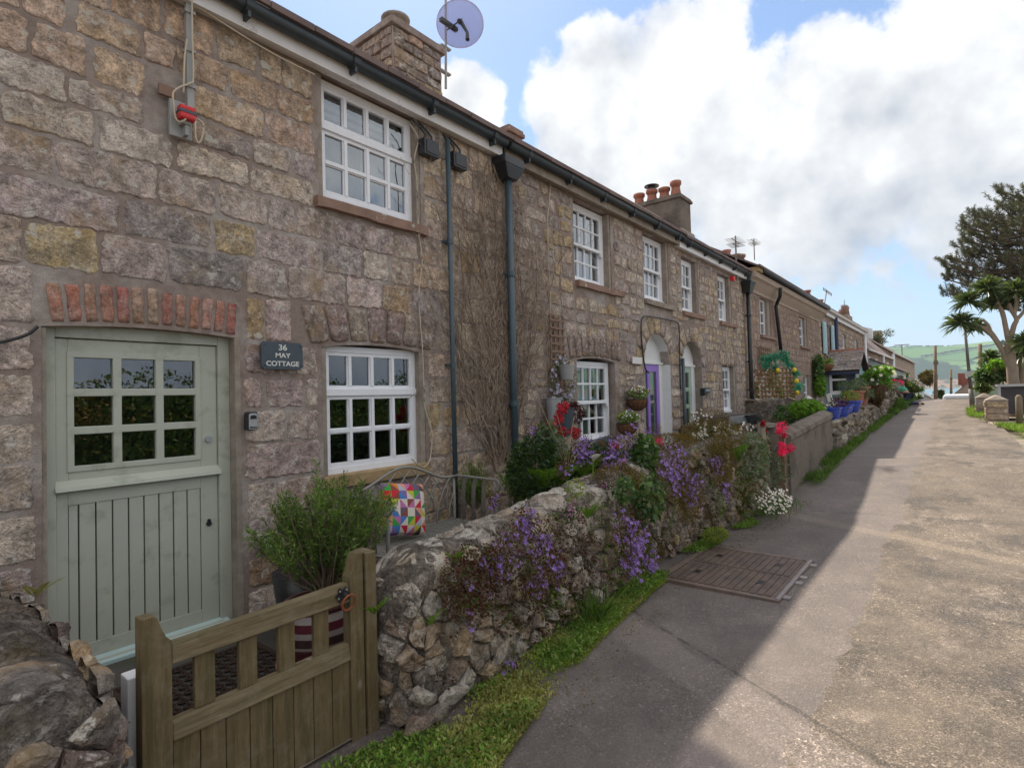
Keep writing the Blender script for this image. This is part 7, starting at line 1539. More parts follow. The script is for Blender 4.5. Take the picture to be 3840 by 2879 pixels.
for (px, py, r, h, lab, pl_) in [(1798, 893, .17, .28, 'nearest blue glazed pot on the rubble wall', None), (1812, 890, .24, .24, 'wide blue glazed bowl second along the wall', 'burgundy'), (1824, 884, .19, .24, 'dark blue pot third along the wall', None), (1836, 881, .27, .28, 'largest blue pot last in the row on the wall', 'weed')]:
    X_ = {1798: 13.6, 1812: 14.4, 1824: 15.3, 1836: 16.2}[px]; q = onX(px, py, X_); pot(X_, q.y, ground_z(X_)+.56, r, h, 'bluepot', lab, 'blue glazed pots on the rubble wall', plant=pl_)
for (px, py, X_, r, h, lab) in [(1846, 866, 18.6, .26, .48, 'front terracotta pot with ribbed rim on the wall'), (1857, 864, 19.3, .27, .58, 'rear terracotta pot behind the ribbed one')]:
    q = onX(px, py, X_); pot(X_, q.y, ground_z(X_)+.53, r, h, 'terracotta', lab, 'terracotta pots on the wall', plant='greyleaf')
X_ = 16.0; q = onX(1797, 870, X_); t = thing('garden_chair', 'white metal garden chair with lattice back beside the small table', 'chair', (X_, q.y, q.z-.5))
m = MB(); a, b = onX(1786, 853, X_), onX(1794, 851, X_); c, d = onX(1793, 877, X_), onX(1800, 874, X_); 
for p, e in ((a, c), (b, d), (a, b), (c, d)): m.tube([tuple(p), tuple(e)], .018, 5)
bk = m.build('backrest', 'paintwhite', t)
for k in range(1, 6): m = MB(); m.tube([tuple(a.lerp(b, k/6)), tuple(c.lerp(d, k/6))], .008, 4); m.build('slat', 'paintwhite', bk)
for k in range(1, 6): m = MB(); m.tube([tuple(a.lerp(c, k/6)), tuple(b.lerp(d, k/6))], .008, 4); m.build('slat', 'paintwhite', bk)
for p in (c, d): 
    m = MB(); m.tube([tuple(p), (p.x, p.y, p.z-.45)], .016, 5); m.build('leg', 'paintwhite', t)
    m = MB(); m.tube([(p.x+.4, p.y, p.z), (p.x+.4, p.y, p.z-.45)], .016, 5); m.build('leg', 'paintwhite', t)
m = MB(); m.box(c.x-.02, c.x+.42, min(c.y, d.y)-.25, max(c.y, d.y)+.02, c.z-.02, c.z+.01); m.build('seat', 'paintwhite', t)
q = onX(1812, 877, 16.6); t = thing('garden_table', 'small table with white top and brown front beside the white chair', 'table', (16.6, q.y, q.z-.5)); m = MB(); m.box(16.4, 17.0, q.y-.45, q.y+.38, q.z, q.z+.04); m.build('table_top', 'paintwhite', t); m = MB(); m.box(16.5, 16.9, q.y-.12, q.y+.3, q.z-.5, q.z-.002); m.build('cabinet', 'brownbox', t)
X_ = 14.6; q = onX(1760, 887, X_); t = thing('garden_chair', 'round backed white cast chair showing over the ivy', 'chair', (X_, q.y, q.z-.3)); m = MB(); R1 = .30
m.tube([(X_, q.y+R1*math.cos(a), q.z-.06+.15*math.sin(a)) for a in [math.pi*k/14 for k in range(15)]], .022, 6); m.build('back_rim', 'paintwhite', t)
for k in range(1, 6): a = math.pi*k/6; m = MB(); m.tube([(X_, q.y+.05*math.cos(a), q.z-.08), (X_, q.y+R1*math.cos(a), q.z-.06+.15*math.sin(a))], .015, 5); m.build('spoke', 'paintwhite', t)
m = MB(); m.box(X_-.02, X_+.4, q.y-R1, q.y+R1, q.z-.3, q.z-.27); m.build('seat', 'paintwhite', t)
# climber, basket and lantern by the porch
leafy(0, 0, 0, 0, 900, 'brightleaf', 'green climber up the wall beside the porch', 'creeper', 'climber', .12, .08, .4, None, 1., P=onY(1768, 830, 4.0), rad=.45); leafy(0, 0, 0, 0, 700, 'ivy', 'upper part of the climber under the black lattice bracket', 'creeper', 'climber', .12, .08, .4, None, 1.4, P=onY(1766, 795, 4.0), rad=.35)
q = onX(1782, 775, 24.0); t = thing('hanging_basket', 'dark hanging basket beside the porch roof', 'hanging basket', tuple(q-Vector((0, 0, .3)))); m = MB(); c0 = onX(1780, 788, 24.0); m.lathe([(.02, -.3), (.25, -.2), (.36, 0), (.34, 0)], tuple(c0), 14); m.build('bowl', 'coir', t, smooth=True); C = ell(160, c0+Vector((0, 0, .1)), (.34, .34, .14)); leaves('foliage', C, rnd_dirs(160, .5), .14, .06, 'weed', t)
q = onY(1745, 865, 4.0); t = thing('wall_lantern', 'small white lantern shaped bird feeder by the narrow window', 'lantern', tuple(q)); m = MB(); m.box(q.x-.1, q.x+.1, 3.9, 4.08, q.z-.12, q.z+.05); m.build('body', 'paintwhite', t); m = MB(); m.lathe([(.16, 0), (.02, .12)], (q.x, 3.99, q.z+.052), 8); m.build('roof', 'paintwhite', t)
# shrubs further along the wall
def shrub(px, py, X_, r, mat, label, n=1500, L=.12, W=.06, rz=.8, ry=.9, fl=None, fn=40, name='shrub', fs=.07):
    q = onX(px, py, X_); t = thing(name, label, 'shrub', (q.x, q.y, q.z-r*rz)); k = NR.randint(0, 1000)
    sub = [np.array(q)+NR.normal(size=3)*np.array([r, r*ry, r*rz])*.42 for _ in range(9)]; C = np.concatenate([ell(n//10, c, np.array([r, r*ry, r*rz])*NR.uniform(.35, .6), .3) for c in sub]+[ell(n//10, q, (r, r*ry, r*rz), .2)]); leaves('foliage', C, rnd_dirs(len(C), .3), L*(.6+.8*NR.rand(len(C))), W, mat, t)
    m = MB(); 
    for j in range(6): m.tube([(q.x, q.y, q.z-r*rz*1.3), tuple(Vector(sub[j]))], [.03, .012], 5)
    m.build('branches', 'twig', t, kind='stuff')
    if fl: C = ell(fn, q+Vector((-.3, -.2, 0)), (r, r*ry, r*rz), .6); star('blossoms', C, np.tile([-1, -.5, .3], (len(C), 1)), fs, fl, t, 6)
    return t
shrub(1843, 847, 19.0, .40, 'greyleaf', 'soft grey green shrub growing from the terracotta pots', 2600, .13, .012, .75)
shrub(1884, 862, 20.2, .36, 'rustshrub', 'rounded rust brown conifer on the wall', 4200, .07, .025, .75); shrub(1884, 843, 22.0, .40, 'rustshrub', 'second rust brown conifer behind the first', 3400, .08, .025, .5)
shrub(1895, 815, 24.5, .50, 'brightleaf', 'bright green rose shrub with pale blooms beside the porch', 2600, .10, .06, .8, .9, 'whitefl', 14, fs=.07)
shrub(1908, 842, 25.5, .38, 'greyleaf', 'grey shrub between the rose and the kneeling person', 1500, .10, .04, .6); shrub(1925, 828, 31.5, .36, 'hedge', 'mixed green shrub above the far wall', 1500, .11, .05, .5, .7, 'magenta', 26); shrub(1966, 843, 33.5, .42, 'hedge', 'shrub past the kneeling person', 1500, .12, .06, .6); shrub(1945, 830, 35, .42, 'rustshrub', 'reddish bush beyond the kneeling person', 900, .12, .06, .5)
leafy(0, 0, 0, 0, 700, 'grass', 'rough grass and ferns by the kneeling person', 'rough_grass', 'plant', .22, .03, .6, None, .5, P=Vector((26.8, 2.1, ground_z(27)+.12)), rad=.6)
# ------------------------------------------------------------------ person kneeling at the wall
def skin_body(name, pts, edges, mat, parent, sub=2):
    me = bpy.data.meshes.new(name); me.from_pydata([p[:3] for p in pts], edges, []); me.materials.append(MATS[mat]); o = bpy.data.objects.new(name, me); link(o, parent, tuple(W0[parent.name])); sk = o.modifiers.new('skin', 'SKIN')
    for v, p in zip(me.skin_vertices[0].data, pts): v.radius = (p[3], p[3])
    me.skin_vertices[0].data[0].use_root = True
    s = o.modifiers.new('sub', 'SUBSURF'); s.levels = sub; s.render_levels = sub; return o
gx = 29.0; pf = Vector((gx, 1.78, ground_z(gx)))
pe = thing('person', 'person in green t-shirt and dark jeans kneeling and bending towards the wall', 'person', tuple(pf))
# local: +y towards the wall (the picture's left), z up, mirrored legs along x
def PL(*a): return a
body = [PL(0, -.02, .50, .145), PL(0, .12, .62, .14), PL(0, .30, .70, .145), PL(0, .44, .70, .12), PL(0, .52, .69, .055), PL(0, .60, .68, .075), PL(0, .68, .66, .09), PL(0, .73, .62, .06)]
edges = [(0, 1), (1, 2), (2, 3), (3, 4), (4, 5), (5, 6), (6, 7)]
for sx in (-1, 1):
    b0_ = len(body); body += [PL(sx*.17, .42, .68, .065), PL(sx*.20, .44, .45, .045), PL(sx*.17, .50, .22, .034), PL(sx*.16, .54, .12, .034), PL(sx*.16, .58, .07, .022)]; edges += [(3, b0_), (b0_, b0_+1), (b0_+1, b0_+2), (b0_+2, b0_+3), (b0_+3, b0_+4)]
    b1_ = len(body); body += [PL(sx*.10, -.02, .44, .10), PL(sx*.11, .13, .09, .075), PL(sx*.11, -.20, .075, .055), PL(sx*.11, -.42, .07, .04), PL(sx*.11, -.50, .04, .035)]; edges += [(0, b1_), (b1_, b1_+1), (b1_+1, b1_+2), (b1_+2, b1_+3), (b1_+3, b1_+4)]
skin_body('body', body, edges, 'skin', pe)
skin_body('t_shirt', [PL(0, .02, .55, .155), PL(0, .12, .625, .158), PL(0, .30, .705, .162), PL(0, .43, .70, .13), PL(-.18, .42, .67, .08), PL(-.20, .435, .52, .068), PL(.18, .42, .67, .08), PL(.20, .435, .52, .068)], [(0, 1), (1, 2), (2, 3), (3, 4), (4, 5), (3, 6), (6, 7)], 'tshirt', pe)
for sx in (-1, 1): pass
skin_body('jeans', [PL(0, -.03, .50, .162), PL(-.10, -.02, .43, .118), PL(-.11, .13, .095, .092), PL(-.11, -.20, .085, .07), PL(-.11, -.38, .075, .06), PL(.10, -.02, .43, .118), PL(.11, .13, .095, .092), PL(.11, -.20, .085, .07), PL(.11, -.38, .075, .06)], [(0, 1), (1, 2), (2, 3), (3, 4), (0, 5), (5, 6), (6, 7), (7, 8)], 'jeans', pe)
for sx in (-1, 1): skin_body('shoe', [PL(sx*.11, -.41, .085, .05), PL(sx*.11, -.50, .07, .048), PL(sx*.11, -.55, .03, .04)], [(0, 1), (1, 2)], 'shoe', pe)
skin_body('hair', [PL(0, .62, .705, .07), PL(0, .68, .70, .088), PL(0, .73, .675, .07)], [(0, 1), (1, 2)], 'hair', pe)
pe.rotation_euler = (0, 0, R_(8))
# ------------------------------------------------------------------ right hand side of the lane
def pier(cx_, cy_, w, d, h, label, seed):
    zb = ground_z(cx_)-.1; t = thing('gate_pier', label, 'gate pier', (cx_, cy_, zb), 'stone gate piers on the right of the lane'); m = MB(); m.box(cx_-d/2, cx_+d/2, cy_-w/2, cy_+w/2, zb, zb+h); m.build('pier_core', 'mortar', t)
    m = MB(); m.hexa([(cx_-d/2-.03, cy_-w/2-.03, zb+h), (cx_+d/2+.03, cy_-w/2-.03, zb+h), (cx_+d/2+.03, cy_+w/2+.03, zb+h), (cx_-d/2-.03, cy_+w/2+.03, zb+h), (cx_-d/2*.8, cy_-.03, zb+h+.14), (cx_+d/2*.8, cy_-.03, zb+h+.14), (cx_+d/2*.8, cy_+.03, zb+h+.14), (cx_-d/2*.8, cy_+.03, zb+h+.14)]); m.build('cap_stone', 'cement', t, bevel=.03)
    zs = [zb+.17*k for k in range(int(h/.17)+1)]; P_ = [(.30, .22, .16), (.34, .27, .20), (.26, .20, .15), (.38, .28, .18)]
    coursing(t, zs, cy_-w/2, cy_+w/2, [], lambda u, q, dd: (cx_-d/2-dd, u, q), 'farstone', (.18, .4), (.01, .02), (.015, .035), P_, .1, .1, .01, 60, seed=seed); coursing(t, zs, cx_-d/2, cx_+d/2, [], lambda u, q, dd: (u, cy_+w/2+dd, q), 'farstone', (.18, .4), (.01, .02), (.015, .035), P_, .1, .1, .01, 60, seed=seed+1)
pier(22.9, -.55, .42, .8, .66, 'mossy topped stone pier behind the pointed one', 71); pier(20.4, -.74, .46, .8, .70, 'pointed stone pier nearest on the right of the lane', 75)
a, b = onX(2158, 830, 21.9), onX(2158, 894, 21.9); t = thing('storage_box', 'tall charcoal panelled store with pale top edge on the right', 'store', (22, a.y-1, ground_z(22)))
for k in range(12): y1 = a.y-.03-k*.14; m = MB(); m.box(21.9, 21.93, y1-.136, y1, b.z, a.z-.07); m.build('panel', 'binpanel', t)
m = MB(); m.box(21.94, 23.4, a.y-1.75, a.y-.02, b.z, a.z-.08); m.build('body', 'binpanel', t); m = MB(); m.box(21.8, 23.5, a.y-1.8, a.y+.04, a.z-.075, a.z+.0); m.build('top', 'lockgrey', t); m = MB(); m.box(21.85, 21.93, a.y-.03, a.y+.03, b.z, a.z-.075); m.build('corner_post', 'lockgrey', t)
q = onX(2203, 915, 18.5); m = MB(); m.tube([(18.5, q.y, ground_z(18.5)-.1), (18.5, q.y, ground_z(18.5)+.76), (18.5, q.y, ground_z(18.5)+.82)], [.07, .068, .03], 10); tag(m.build('bollard_post', 'poleWood', smooth=True), 'short round timber post standing in the grass on the right', 'post')
m = MB(); z_ = ground_z(19.4)+.0; m.hexa([(18.6, -2.6, ground_z(18.6)-.1), (20.6, -2.6, ground_z(20.6)-.1), (20.3, -.50, ground_z(20.3)-.1), (18.6, -.66, ground_z(18.6)-.1), (18.6, -2.6, ground_z(18.6)+.035), (20.6, -2.6, ground_z(20.6)+.035), (20.3, -.50, ground_z(20.3)+.035), (18.6, -.66, ground_z(18.6)+.035)]); struct(m.build('path', 'cement'))
verge('rough_grass', 'bright grass patch round the timber post on the right', 17.0, 18.9, lambda x: -2.2, lambda x: -.62-.2*(18.9-x), 5000, 'weed', .12, .014, lean=.5, patch=1.2, th=-.35)
verge('rough_grass', 'grass tufts at the foot of the stone piers', 20.2, 26.5, lambda x: -.55, lambda x: -.14 if x > 22 else -.32, 2200, 'weed', .16, .016, lean=.5, patch=1.1, th=-.1)
verge('gravel_weeds', 'stony weeds at the broken right edge of the lane', 11.5, 17, lambda x: -2.6, lambda x: -1.0, 1800, 'yellowweed', .05, .02, lean=1., patch=1.0, th=.1)
for k in range(90):
    x = rng.uniform(8, 17); y = -1.05-rng.random()*1.2; 
    if k == 0: gs = MB()
    add_rock(gs, (x, y, ground_z(x)-.01), (.05*rng.uniform(.5, 1.5),)*2+(.03,), (0, 0, k), (.38, .34, .29), rng)
tag(gs.build('gravel', 'rubble', kind='stuff'), 'loose stones along the broken right edge of the lane', 'gravel')
t = thing('lamp_post', 'tall slim grey pole leaning at the right of the lane', 'pole', (26.8, -.1, ground_z(26.8))); m = MB(); m.tube([onX(2101, 875, 26.8)-Vector((0, 0, .1)), onX(2097, 840, 26.8)], [.085, .08], 10); m.tube([onX(2097, 842, 26.8), onX(2081, 676, 26.8)], [.055, .04], 8); m.build('shaft', 'polemetal', t, smooth=True)
q = onX(2094, 808, 26.75); m = MB(); m.box(26.66, 26.7, q.y-.13, q.y+.13, q.z-.1, q.z+.1); m.build('notice', 'farwhite', t)
def tpole(px, y0, y1, X_, r, label):
    a, b = onX(px, y0, X_), onX(px, y1, X_); t = thing('telegraph_pole', label, 'pole', (X_, a.y, b.z), 'wooden telegraph poles down the lane'); m = MB(); m.tube([(X_, b.y, b.z-1.), (X_, a.y, a.z)], [r*1.2, r*.8], 8); m.build('shaft', 'poleWood', t, smooth=True)
    m = MB(); m.box(X_-.12, X_+.12, a.y-.10, a.y+.10, a.z-1.0, a.z-.8); m.build('step_irons', 'poleWood', t)
tpole(2020, 747, 864, 37, .085, 'nearest telegraph pole standing at the crest'); tpole(2054, 798, 864, 70, .11, 'shorter telegraph pole in the dip beyond the crest'); tpole(2117, 743, 862, 36, .10, 'telegraph pole behind the laurel shrub')
# shrubs
shrub(2150, 806, 25.5, .52, 'ivy', 'glossy laurel shrub behind the stone piers', 3600, .13, .08, .75, 1.0, fs=.1); shrub(2148, 788, 24.8, .25, 'brightleaf', 'bright top of the laurel shrub', 700, .12, .07, .6); shrub(2208, 790, 26.5, .65, 'darkleaf', 'dark shrub behind the cabbage tree', 3000, .15, .07, .9)
shrub(2125, 838, 28.5, .2, 'hedge', 'low shrub beside the grey pole', 600, .15, .07)
# cabbage tree
X_ = 24.0; ct = thing('cabbage_tree', 'branching cabbage palm with pale trunk and spiky sword leaved heads', 'tree', (X_, onX(2188, 828, X_).y, ground_z(X_)))
def P3(px, py, dx=0.): return onX(px, py, X_+dx)
def limb(pts, r0, r1, name='branch', par=None):
    m = MB(); pp = [P3(*p) for p in pts]; out = []
    for i in range(len(pp)-1):
        a, b_ = pp[i], pp[i+1]; pa = pp[i-1] if i else a; pb = pp[i+2] if i+2 < len(pp) else b_
        for k in range(5): tt = k/5; out.append(.5*((2*a)+(-pa+b_)*tt+(2*pa-5*a+4*b_-pb)*tt*tt+(-pa+3*a-3*b_+pb)*tt**3))
    out.append(pp[-1]); m.tube(out, list(np.linspace(r0, r1, len(out))), 9); return m.build(name, 'trunk', par or ct, smooth=True)
tk = limb([(2191, 905), (2189, 830), (2184, 780), (2180, 740)], .18, .115, 'trunk')
limb([(2188, 815), (2172, 770), (2158, 745), (2140, 722), (2120, 706)], .09, .05); limb([(2160, 748), (2150, 728), (2136, 712), (2110, 702)], .055, .035); limb([(2140, 715), (2133, 700), (2122, 690)], .05, .04)
limb([(2180, 742), (2172, 705), (2165, 672), (2152, 655)], .085, .045); limb([(2168, 690), (2160, 665), (2154, 645)], .05, .035); limb([(2181, 742), (2190, 705), (2196, 690), (2186, 672), (2180, 655)], .08, .045); limb([(2195, 692), (2212, 672), (2222, 650)], .055, .04); limb([(2190, 678), (2196, 655), (2194, 640)], .07, .05)
def sword_head(px, py, rpx, n, dx=0., L=None):
    c = P3(px, py, dx); z = (c-Vector((0, 0, EYE))).dot(FW); Rr = rpx*z/FPX; C = []; D = []; Vs = []
    d = unit(NR.normal(size=(n, 3))); d[:, 2] = np.where(d[:, 2] < -.55, -d[:, 2], d[:, 2]); LL = Rr*(.75+.35*NR.rand(n)); C = np.tile(np.array(c), (n, 1))+d*Rr*.05
    W = .028; sd = unit(np.cross(d, NR.normal(size=(n, 3)))); m1 = C+d*LL[:, None]*.35; m2 = C+d*LL[:, None]*.7; m2[:, 2] -= .06*LL; tip = C+d*LL[:, None]; tip[:, 2] -= .26*LL
    Vq = np.stack([C-sd*W*.5, m1-sd*W, m1+sd*W, C+sd*W*.5, m1-sd*W, m2-sd*W*.8, m2+sd*W*.8, m1+sd*W, m2-sd*W*.8, tip, tip, m2+sd*W*.8], 1).reshape(-1, 3)
    F_ = []
    V2 = np.stack([C-sd*W*.5, C+sd*W*.5, m1-sd*W, m1+sd*W, m2-sd*W*.8, m2+sd*W*.8, tip-sd*.002, tip+sd*.002], 1).reshape(-1, 3); b = np.arange(n)[:, None]*8
    Fq = np.concatenate([b+np.array([0, 2, 3, 1]), b+np.array([2, 4, 5, 3]), b+np.array([4, 6, 7, 5])], 0); npmesh('leaf_head', V2, Fq, 'sword', ct)
for (px, py, r, n, dx) in [(q_[0], q_[1], q_[2]*.88, int(q_[3]*.8), q_[4]) for q_ in [(2076, 700, 44, 240, 0), (2109, 706, 30, 140, .3), (2091, 652, 40, 230, -.2), (2134, 624, 44, 260, 0), (2146, 655, 34, 180, .3), (2193, 632, 44, 260, 0), (2222, 645, 40, 160, .2), (2215, 740, 40, 160, -.3), (2180, 655, 28, 120, .4)]]: sword_head(px, py, r, n, dx)
X_ = 27.0; t2 = thing('cabbage_tree', 'young spiky cabbage palm poking out above the laurel', 'tree', tuple(P3(2137, 800))); ct = t2; sword_head(2137, 772, 26, 120); limb([(2137, 830), (2137, 775)], .1, .08, 'trunk', t2)
X_ = 25.5; t3 = thing('cabbage_tree', 'low dark spiky palm at the right edge of the picture', 'tree', tuple(P3(2205, 830))); ct = t3; sword_head(2208, 765, 42, 170); limb([(2208, 840), (2208, 765)], .14, .1, 'trunk', t3)
# pine
X_ = 34.; pn = thing('pine_tree', 'large dark pine with layered ragged branches at the upper right', 'tree', tuple(P3(2330, 860)))
ct = pn; limb([(2330, 900), (2320, 700), (2300, 520), (2280, 380)], .55, .2, 'trunk', pn)
CL = [(2172, 428, 15), (2163, 415, 8), (2150, 470, 20), (2112, 478, 12), (2106, 466, 7), (2096, 502, 16), (2085, 490, 9), (2135, 492, 22), (2185, 462, 30), (2212, 470, 34), (2128, 522, 26), (2160, 515, 36), (2200, 520, 44), (2090, 520, 12), (2076, 530, 8), (2100, 548, 20), (2135, 550, 28), (2175, 555, 34), (2210, 560, 36), (2088, 570, 14), (2066, 563, 8), (2078, 592, 16), (2055, 577, 10), (2044, 570, 7), (2105, 590, 22), (2140, 592, 28), (2180, 595, 34), (2215, 600, 30), (2062, 600, 12), (2047, 604, 8), (2090, 618, 16), (2130, 622, 20), (2050, 634, 10), (2064, 644, 12), (2085, 648, 14), (2170, 625, 24), (2205, 440, 18), (2240, 500, 60), (2250, 580, 60), (2260, 430, 50)]
tw = MB(); C = []; D = []; L_ = []
for (px, py, r) in CL:
    c = np.array(P3(px, py, NR.normal()*.6)); z = float((Vector(c)-Vector((0, 0, EYE))).dot(FW)); Rr = r*z/FPX; n = max(5, int(r*.85)); root = np.array(P3(min(2300, px+120), py+22, 0))
    tw.tube([tuple(root), tuple((root+c)/2+np.array([0, 0, -.15])), tuple(c)], [.07, .045, .03], 5)
    for k in range(n):
        e = c+NR.normal(size=3)*np.array([Rr*.8, Rr*.55, Rr*.38]); dd = np.array([NR.normal()*.4, .35+NR.normal()*.4, .9]); dd /= np.linalg.norm(dd); Ls = .32+.25*NR.rand(); tip = e+dd*Ls; tw.tube([tuple(c+(e-c)*.4-np.array([0, 0, .05])), tuple(e), tuple(tip)], [.02, .014, .008], 4)
        q = NR.rand(80); C.append(e+dd*Ls*q[:, None]); D.append(unit(NR.normal(size=(80, 3)))*.8+dd*.8); L_.append(np.full(80, .16))
tw.build('branches', 'bark', pn, kind='stuff'); leaves('needles', np.concatenate(C), np.concatenate(D), np.concatenate(L_), .017, 'pine', pn)
# hedge and trees over the way, seen in the window glass
hd = thing('hedge', 'mixed garden hedge on the far side of the lane', 'hedge', (4, -6, 0)); m = MB(); m.box(-10, 15, -6.6, -5.6, -.2, 2.0); m.build('core', 'darkleaf', hd)
n = 16000; C = np.stack([NR.uniform(-10, 15, n), -5.5+NR.normal(size=n)*.22, 2.25*NR.rand(n)**.8], 1); C[:, 2] += .2*np.sin(C[:, 0]*1.7); leaves('foliage', C, rnd_dirs(n, .3), .11, .06, 'hedge', hd); n = 3500; C = np.stack([2.2+NR.normal(size=n)*.8, -5.25+NR.normal(size=n)*.2, 1.45+NR.normal(size=n)*.22], 1); leaves('gold_foliage', C, rnd_dirs(n, .3), .09, .05, 'gold', hd)
# ------------------------------------------------------------------ beyond the crest
a = onX(2055, 862, 75); terrace('bungalow', 'brown roofed bungalow with brick chimney beyond the crest', 82, 92, -3.4, 1.6, -4, -.4, 2.15, 'farstone', 'rooftile', [(-1.2, -1.6, 1., .9, 'x')])
q = onX(2098, 822, 84); t = thing('brick_house', 'red brick house end with chimney past the bungalow', 'house', (84, q.y, -4)); m = MB(); m.box(84, 92, q.y-1.6, q.y+.9, -4, q.z+.25); m.build('wall', 'redbrick', t); m = MB(); m.box(84.5, 85.2, q.y+.5, q.y+1.2, q.z-.5, q.z+.9); m.build('chimney', 'redbrick', t); m = MB(); m.lathe([(.15, 0), (.18, .5)], (84.8, q.y-.4, q.z+.25), 8); m.build('chimney_pot', 'redbrick', t)
t = thing('white_van', 'white vehicle roof just showing over the crest', 'van', (46, .2, ground_z(46))); q = onX(2076, 857, 42); m = MB(); m.hexa([(42, q.y-.95, -.6), (46, q.y-.95, -.6), (46, q.y+.95, -.6), (42, q.y+.95, -.6), (42.15, q.y-.85, q.z+.12), (46, q.y-.85, q.z+.12), (46, q.y+.85, q.z+.12), (42.15, q.y+.85, q.z+.12)]); m.build('body', 'vanwhite', t, bevel=.12)
m = MB(); m.box(41.98, 42.03, q.y-.7, q.y+.7, q.z-.55, q.z-.1); m.build('rear_window', 'black', t)
for s_ in (-.8, .8): m = MB(); m.tube([(43, q.y+s_, -.5), (43, q.y+s_*1.15, -.5)], .33, 12); m.build('wheel', 'black', t)
terrace('white_house', 'small white house between the telegraph poles', 96, 104, 2.6, 7., -5, -.6, 1.0, 'farwhite', 'roofslate', [(3.4, -2.2, 1., .9, 'x')]); terrace('house', 'low grey roofed house in the dip', 110, 120, .5, 5.6, -6, -1.3, .6, 'farwhite', 'roofslate', [])
q = onX(2119, 828, 29); t = thing('garden_shed', 'small pale green shed with white edge behind the piers', 'shed', (29, q.y, ground_z(29))); m = MB(); m.box(29, 30.4, q.y-.6, q.y+.22, ground_z(29), q.z+.10); m.build('wall', 'sage2', t); m = MB(); m.box(28.9, 30.5, q.y-.7, q.y+.3, q.z+.102, q.z+.2); m.build('roof', 'farwhite', t)
terrace('house', 'house gable rising behind the laurel shrub', 38, 46, -5.8, -2.0, .6, 3.6, 4.6, 'farstone', 'rooftile', [(-4.6, 2.2, 1.2, 1., 'x')])
shrub(2003, 818, 60, .6, 'gold', 'golden green tree by the telegraph pole', 1800, .2, .1, .9); shrub(2030, 850, 60, .4, 'hedge', 'dark bush at the foot of the telegraph pole', 900, .2, .1, .9); shrub(1895, 728, 62, .85, 'pine', 'sparse dark tree behind the far roofs', 1300, .2, .07, .7); shrub(1943, 815, 48, .5, 'hedge', 'creeper mass on the far terrace wall', 1500, .15, .08, .9); shrub(1975, 860, 42, .35, 'hedge', 'low bush by the pale aqua bungalow', 900, .2, .1, .7); shrub(2165, 742, 900, 4, 'darkleaf', 'single tree on the distant ridge', 200, 2, 1.2)
for (px, X_, L, lab) in [(1948, 60, .55, 'thin horizontal aerial above the far roofs')]:
    a = onX(px, 745, X_); t = thing('tv_aerial', lab, 'aerial', tuple(a)); m = MB(); m.tube([(X_, a.y, a.z-1.4), (X_, a.y, a.z)], .04, 5); m.build('mast', 'polemetal', t); m = MB(); m.tube([(X_, a.y-L, a.z), (X_, a.y+L, a.z)], .04, 5); m.build('boom', 'polemetal', t)
# sea and the farmed headland across the water
mt, t_, p_, o_ = newmat('sea'); p_.inputs['Base Color'].default_value = (.10, .20, .26, 1); p_.inputs['Roughness'].default_value = .25
m = MB(); m.add([(180, -2500, -6.5), (2900, -2500, -6.5), (2900, 2500, -6.5), (180, 2500, -6.5)], [(0, 1, 2, 3)]); struct(m.build('sea', 'sea'))
mt, t_, p_, o_ = newmat('headland'); g = t_.nodes.new('ShaderNodeNewGeometry'); sp_ = t_.nodes.new('ShaderNodeSeparateXYZ'); t_.links.new(g.outputs['Position'], sp_.inputs[0]); HX, HY, HZ = sp_.outputs
fld = t_.nodes.new('ShaderNodeTexVoronoi'); fld.feature = 'F1'; fld.inputs['Scale'].default_value = 1; t_.links.new(posn(t_, .0045, 3., 1., .7, 2.2), fld.inputs['Vector'])
fc = mixc(t_, ramp(t_, fld.outputs['Color'], [(.3, 0.), (.7, 1.)]), (.085, .17, .05), (.14, .23, .075))
e_ = t_.nodes.new('ShaderNodeTexVoronoi'); e_.feature = 'DISTANCE_TO_EDGE'; e_.inputs['Scale'].default_value = 1; t_.links.new(posn(t_, .0045, 3., 1., .7, 2.2), e_.inputs['Vector'])
fc = mixc(t_, ramp(t_, e_.outputs['Distance'], [(.014, 1.), (.024, 0.)]), fc, (.015, .035, .015))
woodz = math_(t_, 'MULTIPLY_ADD', HY, .36, math_(t_, 'MULTIPLY_ADD', noi(t_, .012, 5, .6), 60, 40)); wd = math_(t_, 'GREATER_THAN', woodz, HZ)
fc = mixc(t_, wd, fc, mixc(t_, noi(t_, .05, 5, .7), (.012, .03, .012), (.05, .075, .03)))
cl_ = math_(t_, 'GREATER_THAN', math_(t_, 'MULTIPLY_ADD', noi(t_, .02, 5, .7, 5.), 70, -4), HZ); fc = mixc(t_, math_(t_, 'MULTIPLY', cl_, ramp(t_, noi(t_, .03, 6, .7, 9.), [(.42, 0.), (.55, .9)])), fc, (.30, .19, .13)); t_.links.new(fc, p_.inputs['Base Color']); p_.inputs['Roughness'].default_value = 1; p_.inputs['Specular IOR Level'].default_value = 0
def hz_(x, y):
    t = max(0, min(1, (x-2350)/800)); s = t*t*(3-2*t); s = s**.8
    return -8+(178+14*math.sin(y/420.+1.)+10*mnoise.noise(Vector((x/300, y/260, 0)))*2)*s+16*mnoise.noise(Vector((x/120, y/120, 4)))*s*(1-s)*2.5-(0 if x < 3150 else (x-3150)*.12)
struct(sheet('hills', list(np.arange(2340, 3700, 25)), list(np.arange(-2400, 2401, 40)), hz_, 'headland'))
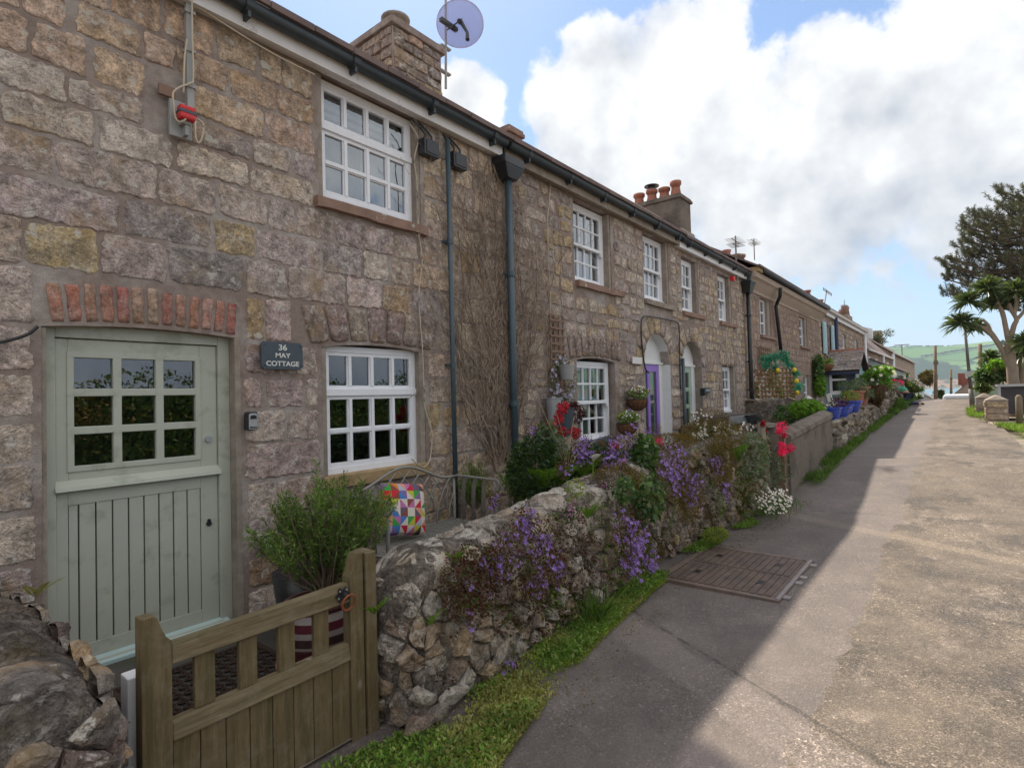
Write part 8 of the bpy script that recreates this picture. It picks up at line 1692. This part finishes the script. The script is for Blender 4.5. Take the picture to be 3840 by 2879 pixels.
def hedgerow(name, pts):
    m = MB()
    for k in range(len(pts)-1):
        a, b = pts[k], pts[k+1]; n_ = 14
        for i in range(n_):
            x = a[0]+(b[0]-a[0])*(i+.5)/n_; y = a[1]+(b[1]-a[1])*(i+.5)/n_; add_rock(m, (x, y, hz_(x, y)+1.5), (9, 20, 4.5), (0, 0, i), (.03, .05, .02), rng)
    o = m.build(name, 'darkleaf', kind='stuff'); return o
tag(hedgerow('ridge_trees', [(3120, 700), (3130, 250), (3125, -100), (3120, -600)]), 'dark line of trees along the distant ridge', 'trees'); tag(hedgerow('hedgerow', [(2840, 120), (2900, -40), (2960, -180), (2990, -420)]), 'dark hedge line crossing the distant green fields', 'hedge')
# ------------------------------------------------------------------ air
hzb = MB(); hzb.box(-75, 3900, -2700, 2700, -16, 260); hb = hzb.build('haze', 'fabric'); hm = bpy.data.materials.new('air'); hm.use_nodes = True; ht = hm.node_tree; ht.nodes.clear(); ho = ht.nodes.new('ShaderNodeOutputMaterial'); pv_ = ht.nodes.new('ShaderNodeVolumePrincipled'); pv_.inputs['Color'].default_value = (.66, .80, 1., 1); pv_.inputs['Density'].default_value = .00015; ht.links.new(pv_.outputs[0], ho.inputs['Volume'])
hb.data.materials.clear(); hb.data.materials.append(hm); hb['kind'] = 'stuff'

# ------------------------------------------------------------------ iron access cover in the tarmac
cv = thing('access_cover', 'rusty ribbed iron access cover set in the tarmac beside the garden wall', 'manhole cover', (5.1, 1.6, .02))
cx0, cx1, cy0, cy1 = 4.52, 5.78, 1.12, 2.10
plain('castiron', (.19, .135, .11), .62, .3, 8, metal=.2, bmp=.4, bs=60, dirt=(.12, .10, .095), dscale=6)
plain('wornsteel', (.30, .26, .25), .45, .2, 8, metal=.5)
zr_ = lambda x, y: road_z(x, y)
m = MB(); z = .014
for (a, b, c, d) in ((cx0, cx1, cy0, cy0+.05), (cx0, cx1, cy1-.05, cy1), (cx0, cx0+.05, cy0+.05, cy1-.05), (cx1-.05, cx1, cy0+.05, cy1-.05)):
    m = MB(); m.box(a, b, c, d, -.05, z); m.build('frame', 'castiron', cv)
for k in range(2):
    a = cx0+.06+k*(cx1-cx0-.11)/2; b = a+(cx1-cx0-.11)/2-.012; m = MB(); m.box(a, b, cy0+.06, cy1-.06, -.05, z-.008); pl_ = m.build('plate', 'castiron', cv)
    n_ = 28
    for i in range(n_):
        x = a+.012+(b-a-.024)*(i+.5)/n_; m = MB()
        for j in range(14): y = cy0+.075+j*(cy1-cy0-.15)/14; m.box(x-.0062, x+.0062, y, y+.048, z-.009, z+.002)
        m.build('rib', 'castiron', pl_, kind='stuff')
    for y in (cy0+.2, cy1-.25): m = MB(); m.box(a+.25, a+.33, y, y+.05, z-.005, z+.004); m.build('keyway', 'black', pl_)
    for xx in (a+.04, b-.12): m = MB(); m.box(xx, xx+.07, cy0-.05, cy0+.03, -.02, z-.002); m.build('lug', 'wornsteel', cv, bevel=.004)
m = MB(); m.box(cx0+.02, cx1-.02, cy0+.005, cy0+.03, z, z+.006); m.build('hinge_strip', 'wornsteel', cv)
